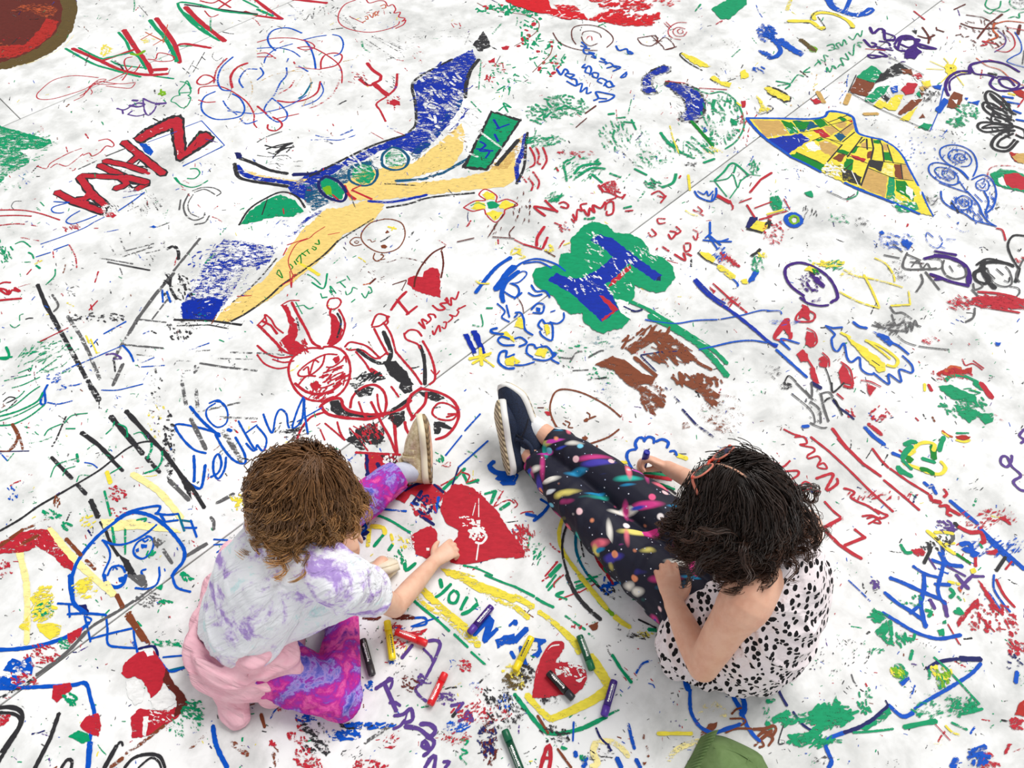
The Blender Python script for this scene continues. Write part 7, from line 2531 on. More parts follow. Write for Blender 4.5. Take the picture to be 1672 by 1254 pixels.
# ---------------------------------------------------------------- modelling tools for figures
from mathutils import noise as mnoise
V = Vector
def ortho(d, ref):
    r = ref - d * ref.dot(d)
    return r.normalized()
def ring_tube(bm, pts, radii, ref=V((0, 0, 1)), seg=18, cap=(True, True), sub=5):
    """loft along pts; radii r or (r_side, r_ref); rounded caps where cap is True"""
    R = [(r, r) if isinstance(r, (int, float)) else r for r in radii]
    P = [V(p) for p in pts]
    q, rr = [], []
    for i in range(len(P) - 1):
        a, b, c, d = P[max(i - 1, 0)], P[i], P[i + 1], P[min(i + 2, len(P) - 1)]
        for k in range(sub):
            t = k / sub
            q.append(.5 * (2 * b + (c - a) * t + (2 * a - 5 * b + 4 * c - d) * t * t + (3 * b - a - 3 * c + d) * t ** 3))
            s = t * t * (3 - 2 * t)
            rr.append((R[i][0] * (1 - s) + R[i + 1][0] * s, R[i][1] * (1 - s) + R[i + 1][1] * s))
    q.append(P[-1]); rr.append(R[-1])
    def tang(i): return (q[min(i + 1, len(q) - 1)] - q[max(i - 1, 0)]).normalized()
    frames = []
    for i in range(len(q)):
        d = tang(i); f = ortho(d, ref); s = d.cross(f)
        frames.append((q[i], d, f, s, rr[i]))
    rings = []
    def ring(c, f, s, a, b):
        return [bm.verts.new(c + s * (a * math.cos(2 * math.pi * k / seg)) + f * (b * math.sin(2 * math.pi * k / seg))) for k in range(seg)]
    c, d, f, s, (a, b) = frames[0]
    if cap[0]:
        for t in (80, 60, 35): 
            t = math.radians(t); rings.append(ring(c - d * (min(a, b) * math.sin(t)), f, s, a * math.cos(t), b * math.cos(t)))
    for c, d, f, s, (a, b) in frames: rings.append(ring(c, f, s, a, b))
    if cap[1]:
        for t in (35, 60, 80):
            t = math.radians(t); rings.append(ring(c + d * (min(a, b) * math.sin(t)), f, s, a * math.cos(t), b * math.cos(t)))
    for A, B in zip(rings, rings[1:]):
        for k in range(seg):
            bm.faces.new((A[k], A[(k + 1) % seg], B[(k + 1) % seg], B[k]))
    bm.faces.new(rings[0][::-1]); bm.faces.new(rings[-1])
def ellipsoid(bm, c, ax, seg=24):
    """ax: three axis vectors (already scaled)"""
    M = Matrix((ax[0], ax[1], ax[2])).transposed().to_4x4(); M.translation = V(c)
    bmesh.ops.create_uvsphere(bm, u_segments=seg, v_segments=seg // 2 + 2, radius=1, matrix=M)
def to_mesh(bm, name):
    bmesh.ops.recalc_face_normals(bm, faces=bm.faces[:])
    me = bpy.data.meshes.new(name); bm.to_mesh(me); bm.free()
    return me
def fuse(bm, name, voxel, smooth=6, fac=.5):
    """join overlapping solids into one continuous skin"""
    me = to_mesh(bm, name + '_src')
    o = bpy.data.objects.new('tmp', me); COL.objects.link(o)
    m = o.modifiers.new('r', 'REMESH'); m.mode = 'VOXEL'; m.voxel_size = voxel
    if smooth:
        s = o.modifiers.new('s', 'SMOOTH'); s.factor = fac; s.iterations = smooth
    dg = bpy.context.evaluated_depsgraph_get()
    out = bpy.data.meshes.new_from_object(o.evaluated_get(dg))
    bpy.data.objects.remove(o, do_unlink=True); bpy.data.meshes.remove(me)
    out.name = name
    for p in out.polygons: p.use_smooth = True
    return out
def displace(me, fn):
    """move each vertex along its normal by fn(co, normal)"""
    vs = me.vertices
    nr = [v.normal.copy() for v in vs]
    for v, n in zip(vs, nr): v.co += n * fn(v.co, n)
    me.update()
def folds(amp, along, across_f, along_f, seed=0., lo=.0):
    """long cloth folds running along the vector `along`"""
    a = V(along).normalized(); b = ortho(a, V((0.3, .2, 1))); c = a.cross(b)
    def fn(co, n):
        w = 2.4 * mnoise.noise(V((co.x * 7 + seed, co.y * 7, co.z * 7))) + 1.2 * mnoise.noise(co * 16 + V((seed, 0, 0)))
        h = math.sin((co.dot(b) + .8 * co.dot(c)) * across_f * 2.2 + co.dot(a) * along_f + w + seed)
        mk = min(1., max(0., .55 + 1.3 * mnoise.noise(co * 9 + V((0, seed, 3)))))
        return amp * (max(0., h) ** 1.7 - .35) * mk + lo
    return fn
def put(me, name, m, root=None, base=None, flat=False):
    """link a world-space mesh as a child of root (whose origin is base)"""
    if base is not None: me.transform(Matrix.Translation(-V(base)))
    if not flat:
        for p in me.polygons: p.use_smooth = True
    me.materials.clear(); me.materials.append(m)
    o = bpy.data.objects.new(name, me); COL.objects.link(o)
    if root is not None: o.parent = root
    return o
def ground_clip(me, z=.004):
    for v in me.vertices:
        if v.co.z < z: v.co.z = z + (v.co.z - z) * .02
    me.update()

def hand_parts(bm, wrist, D, B, side, curl, spread=.12, thumb=None, size=1., tcurl=.5):
    """palm and five fingers. D to the fingertips, B back of the hand, side=+1/-1 the thumb's side
    curl: four lists of three joint angles (rad, towards the palm)"""
    D = V(D).normalized(); B = ortho(D, V(B)); Sd = D.cross(B) * side      # Sd points to the thumb
    w = V(wrist); s = size
    ring_tube(bm, [w - D * .012, w + D * .015 * s, w + D * .035 * s, w + D * .056 * s],
              [(.018 * s, .015 * s), (.023 * s, .0135 * s), (.027 * s, .0125 * s), (.026 * s, .0105 * s)], ref=B, seg=16)
    tips = []
    for i in range(4):
        o = (1.5 - i) * .0135 * s
        base = w + D * (.054 - .003 * abs(i - 1.2)) * s + Sd * o
        d = (D + Sd * (1.5 - i) * spread).normalized()
        ln = [(.026, .017, .014), (.029, .019, .015), (.027, .018, .014), (.021, .014, .012)][i]
        ax = B.cross(d)                                                   # rotate d towards -B
        p = [base - d * .012, base]; cur = d; a = 0
        for L, c in zip(ln, curl[i]):
            a += c; cur = (d * math.cos(a) - B * math.sin(a)); p.append(p[-1] + cur * L * s)
        ring_tube(bm, p, [.0075 * s, .0075 * s, .0071 * s, .0067 * s, .0058 * s], ref=Sd, seg=10, sub=3)
        tips.append(p[-1])
    t0 = w + D * .012 * s + Sd * .017 * s - B * .003
    th = thumb or (D * .6 + Sd * .75 - B * .35)
    th = V(th).normalized(); th2 = (th + D * tcurl - B * tcurl * .4).normalized(); th3 = (th2 + D * tcurl - B * tcurl * .5).normalized()
    ring_tube(bm, [t0, t0 + th * .02 * s, t0 + th * .02 * s + th2 * .019 * s, t0 + th * .02 * s + th2 * .019 * s + th3 * .015 * s],
              [.0115 * s, .0098 * s, .0082 * s, .0066 * s], ref=B, seg=10, sub=3)
    return tips
def head_parts(bm, C, U, F, k=1.):
    R = F.cross(U)
    T = lambda r, f, u: C + R * (r * k) + F * (f * k) + U * (u * k)
    ellipsoid(bm, T(0, -.008, .022), (R * .071 * k, F * .088 * k, U * .082 * k))           # skull
    ellipsoid(bm, T(0, .022, -.030), (R * .056 * k, F * .058 * k, U * .070 * k))           # face
    ellipsoid(bm, T(0, .060, -.078), (R * .022 * k, F * .020 * k, U * .016 * k), 14)       # chin
    ring_tube(bm, [T(0, .074, .0), T(0, .084, -.018), T(0, .093, -.030)], [.007 * k, .008 * k, .010 * k], ref=U, seg=10)   # nose
    for s in (-1, 1):
        ellipsoid(bm, T(s * .012, .084, -.032), (R * .007 * k, F * .008 * k, U * .006 * k), 10)
        ellipsoid(bm, T(s * .071, -.004, -.014), (R * .008 * k, F * .016 * k, U * .024 * k), 14)   # ear
        ellipsoid(bm, T(s * .034, .062, -.035), (R * .020 * k, F * .014 * k, U * .018 * k), 12)    # cheek
        ellipsoid(bm, T(s * .030, .072, .018), (R * .022 * k, F * .010 * k, U * .008 * k), 12)     # brow
    ellipsoid(bm, T(0, .078, -.053), (R * .020 * k, F * .008 * k, U * .005 * k), 12)       # lips
    ellipsoid(bm, T(0, .077, -.061), (R * .017 * k, F * .009 * k, U * .006 * k), 12)
    return T
def face_details(T, U, F, root, base, iris, brow):
    R = F.cross(U)
    for s in (-1, 1):
        bm = bmesh.new(); ellipsoid(bm, T(s * .030, .066, .0), (R * .0125, F * .0115, U * .0095), 14)
        e = put(to_mesh(bm, 'eye'), 'eye', MAT['eye_white'], root, base)
        bm = bmesh.new(); ellipsoid(bm, T(s * .030, .0745, -.001), (R * .0055, F * .0035, U * .0055), 12)
        put(to_mesh(bm, 'iris'), 'iris', iris, e, base)
    bm = bmesh.new(); ellipsoid(bm, T(0, .0795, -.0565), (R * .018, F * .0075, U * .0065), 14)
    put(to_mesh(bm, 'lips'), 'lips', MAT['lips'], root, base)

def hair(name, C, U, F, rad, flow, mtl, root, base, clumps, per, cut, colors, obst, seed, wave=.008, clumpw=.012, thick=.0011, vol=.12, part=0., grav=.30, steps=22):
    """locks combed over the skull, falling under gravity, resting on the obstacles and cut off at one level"""
    rg = random.Random(seed); R = F.cross(U)
    dn = (U * .5 + V((0, 0, .5))).normalized()
    loc = lambda p: V(((p - C).dot(R) / rad[0], (p - C).dot(F) / rad[1], (p - C).dot(U) / rad[2]))
    glo = lambda q: C + R * (q.x * rad[0]) + F * (q.y * rad[1]) + U * (q.z * rad[2])
    nrm_of = lambda q: (R * (q.x / rad[0]) + F * (q.y / rad[1]) + U * (q.z / rad[2])).normalized()
    verts, faces, cols = [], [], []
    def hairline(q):
        if q.y > .25: return q.z > .40 + .25 * (q.y - .25)
        if q.y > -.25: return q.z > -.15 + (q.y + .25) * .9
        return q.z > -.62
    def strand(path, r0, c0, c1):
        n = len(path); k0 = len(verts)
        for i, p in enumerate(path):
            d = (path[min(i + 1, n - 1)] - path[max(i - 1, 0)]); d = d.normalized() if d.length > 1e-9 else V((0, 0, -1))
            a = ortho(d, V((.31, .52, .79))); b = d.cross(a); t = i / (n - 1)
            r = r0 * (1 - .7 * t ** 4)
            for k in range(3):
                an = 2.0944 * k; verts.append(p + a * (r * math.cos(an)) + b * (r * math.sin(an)))
            c = [c0[j] * (1 - t) + c1[j] * t for j in range(3)]
            cols.extend([(*c, 1)] * 3)
        for i in range(n - 1):
            for k in range(3):
                a_, b_ = k0 + 3 * i + k, k0 + 3 * i + (k + 1) % 3
                faces.append((a_, b_, b_ + 3, a_ + 3))
    g = V((0, 0, -1)); done = 0; ds = .010
    while done < clumps:
        q = V((rg.gauss(0, 1), rg.gauss(0, 1), rg.gauss(0, 1))).normalized()
        if not hairline(q): continue
        done += 1
        flat = min(1., abs(q.x - part) * 3.2 + (.0 if q.y > -.35 else 1.))
        lay = 1.015 + vol * (.08 + .92 * flat) * rg.random() ** .8
        p = glo(q * lay); nrm = nrm_of(q)
        d = flow(q, R, F, U); d = (d - nrm * d.dot(nrm)).normalized()
        stop = cut * rg.uniform(.72, 1.10)
        ph = rg.uniform(0, 6.3); wl = rg.uniform(.06, .105); amp = wave * rg.uniform(.5, 1.4)
        drift = V((rg.gauss(0, .03), rg.gauss(0, .03), 0))
        path = [p.copy()]
        for i in range(int(steps * (.78 if q.y < -.35 else 1)) + rg.randint(-3, 2)):
            d = (d + g * grav + drift).normalized()
            p = p + d * ds
            ql = loc(p); m = ql.length
            if m < lay:
                p = glo(ql * (lay / m)); nn = nrm_of(ql)
                if d.dot(nn) < 0: d = (d - nn * d.dot(nn)).normalized()
            for (c, r) in obst:
                v = p - c
                if v.length < r:
                    nn = v.normalized(); p = c + nn * r
                    if d.dot(nn) < 0: d = (d - nn * d.dot(nn) * .95).normalized()
            path.append(p.copy())
            if (C - p).dot(dn) > stop and i > 7: break
        n = len(path) - 1
        out = []
        for i, p in enumerate(path):
            t = i / n; dd = (path[min(i + 1, n)] - path[max(i - 1, 0)]).normalized()
            a = ortho(dd, V((.2, .9, .4))); b = dd.cross(a)
            r = amp * (.12 + 1.1 * t ** 1.4); an = ph + (i * ds / wl) * 6.283 * (1 + .5 * t)
            out.append(p + a * (r * math.cos(an)) + b * (r * math.sin(an)))
        path = catmull(out, .0055)
        n = len(path) - 1; cb = rg.random()
        for s in range(per):
            u = V((rg.gauss(0, 1), rg.gauss(0, 1), rg.gauss(0, 1))) * clumpw * .5
            ph2 = rg.uniform(0, 6.3); fr = rg.uniform(.12, .22)
            end = n if rg.random() < .7 else int(n * rg.uniform(.7, .96))
            sub = []
            for i in range(0, end + 1):
                t = i / n
                wv = V((math.sin(ph2 + i * fr), math.cos(ph2 + i * fr * .9), math.sin(i * fr * .8 + ph2))) * (.0006 + .0016 * t)
                sub.append(path[i] + u * (1 - .62 * t) + wv)
            if len(sub) < 5: continue
            j = .70 + .6 * rg.random()
            c0, c1 = colors; k = .55 + .9 * cb
            strand(sub, thick * rg.uniform(.7, 1.25), [x * j * (.75 + .5 * cb) for x in c0], [x * j * k for x in c1])
    k0 = len(verts); bm = bmesh.new()                      # skull cap below the strands
    bmesh.ops.create_uvsphere(bm, u_segments=32, v_segments=20, radius=1)
    bmesh.ops.delete(bm, geom=[v for v in bm.verts if not hairline(V((v.co.x, v.co.y, v.co.z - .03)).normalized())], context='VERTS')
    bm.verts.ensure_lookup_table(); bm.verts.index_update()
    for v in bm.verts: verts.append(glo(v.co * 1.005)); cols.append((*[c * .7 for c in colors[0]], 1))
    for f in bm.faces: faces.append(tuple(v.index + k0 for v in f.verts))
    bm.free()
    me = bpy.data.meshes.new(name); me.from_pydata(verts, [], faces)
    at = me.color_attributes.new('Col', 'FLOAT_COLOR', 'POINT')
    at.data.foreach_set('color', np.array(cols, dtype=np.float32).ravel())
    return put(me, name, mtl, root, base)

def shoe(root, base, heel, T, N, L, W, mu, mmid, mout, collar=True, tall=.062, split=.30):
    """child's shoe: T points from heel to toe, N out of the sole. heel is the sole's rear end"""
    T = V(T).normalized(); N = ortho(T, V(N)); Z = -N; Y = Z.cross(T)
    X = lambda x, y, z: V(heel) + T * x + Y * y + Z * z
    def outline(t):                                   # half widths (inner, outer) along the length
        a = W * .5 * (.80 + .12 * math.sin(math.pi * min(1, t / .35) * .5) - .14 * math.exp(-((t - .45) / .15) ** 2) + .12 * math.exp(-((t - .72) / .2) ** 2))
        e = min(1, max(0.001, t) / .12) ** .5 * min(1, max(0.001, 1 - t) / .22) ** .5
        return a * e
    n = 22
    def slab(z0, z1, grow, curve):
        bm = bmesh.new(); rings = []
        for i in range(n + 1):
            t = i / n; w = outline(.004 + .992 * t) * grow
            lift = curve * max(0, t - .7) ** 2 * 6
            x = L * (t * (1 + (grow - 1) * .2) - (grow - 1) * .1)
            rings.append([bm.verts.new(X(x, y, z)) for y, z in ((-w, z0 + lift), (-w * 1.03, (z0 + z1) / 2 + lift), (-w, z1 + lift), (0, z1 + lift), (w, z1 + lift), (w * 1.03, (z0 + z1) / 2 + lift), (w, z0 + lift), (0, z0 + lift))])
        for A, B in zip(rings, rings[1:]):
            for k in range(8): bm.faces.new((A[k], A[(k + 1) % 8], B[(k + 1) % 8], B[k]))
        bm.faces.new(rings[0]); bm.faces.new(rings[-1][::-1])
        return to_mesh(bm, 'sole')
    r = bpy.data.objects.new('shoe', None); COL.objects.link(r); r.parent = root; r.empty_display_size = .05
    put(slab(0, .006, 1.0, .02), 'outsole', mout, r, base)
    put(slab(.006, .024, 1.07, .02), 'midsole', mmid, r, base)
    bm = bmesh.new(); rings = []; seg = 16
    for i in range(n + 1):
        t = i / n; w = outline(.02 + .96 * t) * .97
        if t < .36: h = tall
        else:
            u = (t - .36) / .64; h = .026 + (tall - .026) * (1 - u) ** 1.15 + .016 * math.sin(math.pi * u) 
        if t < .05: h *= .55 + 9 * t
        if t > .9: h *= 1 - ((t - .9) / .1) ** 2 * .35
        rg = []
        for k in range(seg + 1):
            a = math.pi * k / seg; y = -math.cos(a) * w; z = .02 + (h - .02) * math.sin(a) ** .7
            taper = 1 - .28 * (math.sin(a) ** 2) * (1 if t < .45 else .6)
            rg.append(bm.verts.new(X(L * (.015 + .97 * t), y * taper, z + .02 * max(0, t - .7) ** 2 * 6)))
        rings.append(rg)
    for A, B in zip(rings, rings[1:]):
        for k in range(seg): bm.faces.new((A[k], A[k + 1], B[k + 1], B[k]))
        bm.faces.new((A[0], B[0], B[seg], A[seg]))
    bm.faces.new(rings[0]); bm.faces.new(rings[-1][::-1])
    put(to_mesh(bm, 'upper'), 'upper', mu, r, base)
    if collar:
        bm = bmesh.new(); c = X(L * .2, 0, tall * 1.02)
        pts = [c + T * (math.cos(a) * L * .155) + Y * (math.sin(a) * W * .30) + Z * (.006 * math.cos(a * 2)) for a in [2 * math.pi * k / 20 for k in range(21)]]
        ring_tube(bm, pts, [.0065] * 21, ref=Z, seg=8, sub=1, cap=(False, False))
        put(to_mesh(bm, 'collar'), 'collar', mu, r, base)
    return r, X
MAT = {}
def skin_mat(name, rgb, rgb2):
    m, nt, b, n, l = mat(name)
    tc = n.new('ShaderNodeTexCoord').outputs['Object']
    x = noise(n, l, tc, 24, 4, .6)
    r = ramp(n, l, x.outputs[0], [(.35, lin(*rgb2)), (.6, lin(*rgb))])
    l.new(r.outputs[0], b.inputs['Base Color'])
    b.inputs['Roughness'].default_value = .5
    b.inputs['Subsurface Weight'].default_value = .12
    b.inputs['Subsurface Radius'].default_value = (.012, .005, .003)
    b.inputs['Subsurface Scale'].default_value = .6
    y = noise(n, l, tc, 420, 2, .5)
    bump(n, l, b, y.outputs[0], .08, .0006)
    return m
MAT['skin_fair'] = skin_mat('fair_skin', (238, 194, 166), (229, 176, 148))
MAT['skin_warm'] = skin_mat('warm_skin', (236, 184, 156), (226, 166, 138))
MAT['eye_white'] = plain('eye_white', (235, 232, 228), .2)
MAT['iris_brown'] = plain('iris_brown', (60, 38, 24), .2)
MAT['lips'] = plain('lips', (190, 100, 95), .45)
def hair_mat(name, rough):
    m, nt, b, n, l = mat(name)
    a = n.new('ShaderNodeAttribute'); a.attribute_name = 'Col'
    l.new(a.outputs['Color'], b.inputs['Base Color'])
    b.inputs['Roughness'].default_value = rough
    b.inputs['Specular IOR Level'].default_value = .45
    b.inputs['Anisotropic'].default_value = .4
    return m
MAT['hair'] = hair_mat('hair_strands', .38)
def fold_bump(n, l, b, tc, rot, scl, strength, dist):
    mp = n.new('ShaderNodeMapping'); mp.vector_type = 'TEXTURE'; mp.inputs['Rotation'].default_value = rot; mp.inputs['Scale'].default_value = scl
    l.new(tc, mp.inputs['Vector']); w = noise(n, l, mp.outputs[0], 1., 3, .5, .7)
    bump(n, l, b, w.outputs[0], strength, dist)
def tiedye(name, stops, scale, dist, fine=.25, rot=(0, -.7, .2), scl=(.22, .03, .03), bs=.8):
    m, nt, b, n, l = mat(name)
    tc = n.new('ShaderNodeTexCoord').outputs['Object']
    a = noise(n, l, tc, scale, 5, .62, dist); c = noise(n, l, tc, scale * 6, 5, .7, 1.)
    s = math_(n, l, 'ADD', math_(n, l, 'MULTIPLY', a.outputs[0], 1 - fine), math_(n, l, 'MULTIPLY', c.outputs[0], fine))
    r = ramp(n, l, s, stops)
    l.new(r.outputs[0], b.inputs['Base Color'])
    b.inputs['Roughness'].default_value = .75
    b.inputs['Specular IOR Level'].default_value = .2
    fold_bump(n, l, b, tc, rot, scl, bs, .022)
    return m
MAT['leggings'] = tiedye('purple_tie_dye', [(.30, lin(48, 48, 140)), (.40, lin(66, 70, 178)), (.455, lin(120, 112, 205)), (.48, lin(172, 150, 220)), (.51, lin(140, 60, 180)), (.555, lin(196, 40, 150)), (.61, lin(236, 96, 172)), (.68, lin(120, 40, 150))], 8, 1.0, .2, (0, .2, .9), (.12, .035, .035), .6)
MAT['shirt'] = tiedye('lilac_tie_dye', [(.30, lin(160, 130, 200)), (.42, lin(182, 154, 218)), (.455, lin(222, 210, 238)), (.49, lin(243, 242, 248)), (.57, lin(246, 247, 250)), (.62, lin(214, 240, 242)), (.67, lin(240, 236, 246)), (.74, lin(250, 222, 208))], 9.5, .9, .22)
def cloth(name, rgb, rgb2, sc=30, bs=.3, rot=None):
    m, nt, b, n, l = mat(name)
    tc = n.new('ShaderNodeTexCoord').outputs['Object']
    a = noise(n, l, tc, sc, 4, .6, .4)
    r = ramp(n, l, a.outputs[0], [(.3, lin(*rgb2)), (.62, lin(*rgb))])
    l.new(r.outputs[0], b.inputs['Base Color'])
    b.inputs['Roughness'].default_value = .85; b.inputs['Specular IOR Level'].default_value = .15
    if rot: fold_bump(n, l, b, tc, rot, (.2, .035, .035), .8, .022)
    else:
        w = noise(n, l, tc, 600, 2, .5); bump(n, l, b, w.outputs[0], bs, .0008)
    return m
MAT['pink'] = cloth('pink_jersey', (250, 198, 208), (244, 182, 196), rot=(0, .1, -.4))
MAT['olive'] = cloth('olive_cotton', (112, 136, 88), (98, 122, 74))
MAT['sock'] = cloth('grey_sock', (206, 208, 222), (186, 190, 208))
MAT['white_sock'] = cloth('white_sock', (240, 240, 240), (228, 228, 230))
def spotted():
    m, nt, b, n, l = mat('spotted_jersey')
    tc = n.new('ShaderNodeTexCoord').outputs['Object']
    ds = noise(n, l, tc, 60, 2, .5)
    mp = n.new('ShaderNodeVectorMath'); mp.operation = 'MULTIPLY_ADD'
    l.new(ds.outputs['Color'], mp.inputs[0]); mp.inputs[1].default_value = (.007, .007, .007); l.new(tc, mp.inputs[2])
    mq = n.new('ShaderNodeMapping'); mq.inputs['Scale'].default_value = (1.25, .85, .95); mq.inputs['Rotation'].default_value = (.3, .2, .5)
    l.new(mp.outputs[0], mq.inputs['Vector'])
    v = n.new('ShaderNodeTexVoronoi'); v.inputs['Scale'].default_value = 60; v.inputs['Randomness'].default_value = .72
    l.new(mq.outputs[0], v.inputs['Vector'])
    r = ramp(n, l, v.outputs['Distance'], [(.395, lin(24, 22, 25)), (.425, lin(248, 236, 238))])
    l.new(r.outputs[0], b.inputs['Base Color'])
    b.inputs['Roughness'].default_value = .8; b.inputs['Specular IOR Level'].default_value = .2
    fold_bump(n, l, b, tc, (0, .3, .9), (.2, .035, .035), .7, .02)
    return m
MAT['spots'] = spotted()
def galaxy():
    m, nt, b, n, l = mat('galaxy_leggings')
    tc = n.new('ShaderNodeTexCoord').outputs['Object']
    col = lin(30, 30, 46)
    def layer(prev, rot, scl, size, thr, soft, seed, colors):
        mp = n.new('ShaderNodeMapping'); mp.inputs['Rotation'].default_value = rot; mp.inputs['Scale'].default_value = scl; mp.inputs['Location'].default_value = (seed, seed * 1.7, seed * .3)
        l.new(tc, mp.inputs['Vector'])
        v = n.new('ShaderNodeTexVoronoi'); v.inputs['Scale'].default_value = size; l.new(mp.outputs[0], v.inputs['Vector'])
        sep = n.new('ShaderNodeSeparateColor'); l.new(v.outputs['Color'], sep.inputs[0])
        c = ramp(n, l, sep.outputs[0], [(i / len(colors), lin(*k)) for i, k in enumerate(colors)], 'CONSTANT')
        keep = math_(n, l, 'GREATER_THAN', sep.outputs[1], .35)
        f = ramp(n, l, v.outputs['Distance'], [(thr, (1, 1, 1)), (thr + soft, (0, 0, 0))])
        return mixc(n, l, math_(n, l, 'MULTIPLY', f.outputs[0], keep), prev, c.outputs[0])
    A = [(214, 60, 140), (40, 150, 200), (70, 60, 170), (235, 110, 130), (40, 180, 165), (245, 240, 230), (240, 225, 120)]
    c = layer(col, (0, 0, .5), (1, 4.2, 2), 7.5, .22, .2, 1.3, A)
    c = layer(c, (0, 0, -.35), (4.5, 1, 2), 7, .20, .16, 5.1, A[::-1])
    c = layer(c, (0, 0, 1.2), (1, 6, 2.2), 7, .16, .12, 8.4, [(50, 70, 190), (235, 240, 245), (30, 140, 190), (200, 60, 170)])
    c = layer(c, (0, 0, 0), (1, 1, 1), 22, .17, .07, 2.2, [(245, 200, 205), (235, 90, 140), (120, 200, 225), (250, 240, 240), (240, 150, 110)])
    c = layer(c, (0, 0, 0), (1, 1, 1), 62, .09, .04, 3.7, [(235, 235, 245), (200, 210, 240)])
    l.new(c, b.inputs['Base Color'])
    b.inputs['Roughness'].default_value = .62; b.inputs['Specular IOR Level'].default_value = .25
    return m
MAT['galaxy'] = galaxy()
def knit(name, a_, b_, sc):
    m, nt, b, n, l = mat(name)
    tc = n.new('ShaderNodeTexCoord').outputs['Object']
    v = n.new('ShaderNodeTexVoronoi'); v.inputs['Scale'].default_value = sc; l.new(tc, v.inputs['Vector'])
    r = ramp(n, l, v.outputs['Distance'], [(.25, lin(*a_)), (.55, lin(*b_))])
    l.new(r.outputs[0], b.inputs['Base Color']); b.inputs['Roughness'].default_value = .8
    bump(n, l, b, v.outputs['Distance'], .3, .001)
    return m
MAT['navy_knit'] = knit('navy_knit', (30, 48, 82), (14, 24, 46), 520)
MAT['white_rubber'] = plain('white_rubber', (238, 236, 232), .55)
def tread(name, a_, b_, sc):
    m, nt, b, n, l = mat(name)
    tc = n.new('ShaderNodeTexCoord').outputs['Object']
    w = n.new('ShaderNodeTexWave'); w.inputs['Scale'].default_value = sc; w.inputs['Distortion'].default_value = 2.; w.bands_direction = 'DIAGONAL'
    l.new(tc, w.inputs['Vector'])
    r = ramp(n, l, w.outputs['Fac'], [(.35, lin(*a_)), (.6, lin(*b_))])
    l.new(r.outputs[0], b.inputs['Base Color']); b.inputs['Roughness'].default_value = .7
    bump(n, l, b, w.outputs['Fac'], .5, .002)
    return m
MAT['tan_tread'] = tread('tan_tread', (120, 105, 80), (214, 196, 160), 30)
MAT['brown_tread'] = tread('brown_tread', (110, 88, 58), (160, 134, 96), 26)
def gold():
    m, nt, b, n, l = mat('gold_leatherette')
    tc = n.new('ShaderNodeTexCoord').outputs['Object']
    a = noise(n, l, tc, 90, 4, .7)
    r = ramp(n, l, a.outputs[0], [(.35, lin(188, 166, 124)), (.6, lin(226, 208, 172)), (.72, lin(245, 235, 215))])
    l.new(r.outputs[0], b.inputs['Base Color']); b.inputs['Roughness'].default_value = .34; b.inputs['Metallic'].default_value = .25
    bump(n, l, b, a.outputs[0], .3, .002)
    return m
MAT['gold'] = gold()
MAT['cream_rubber'] = plain('cream_rubber', (240, 228, 202), .5)
MAT['lace'] = plain('navy_lace', (12, 16, 34), .8)
MAT['stitch'] = plain('pale_stitch', (235, 225, 240), .8)
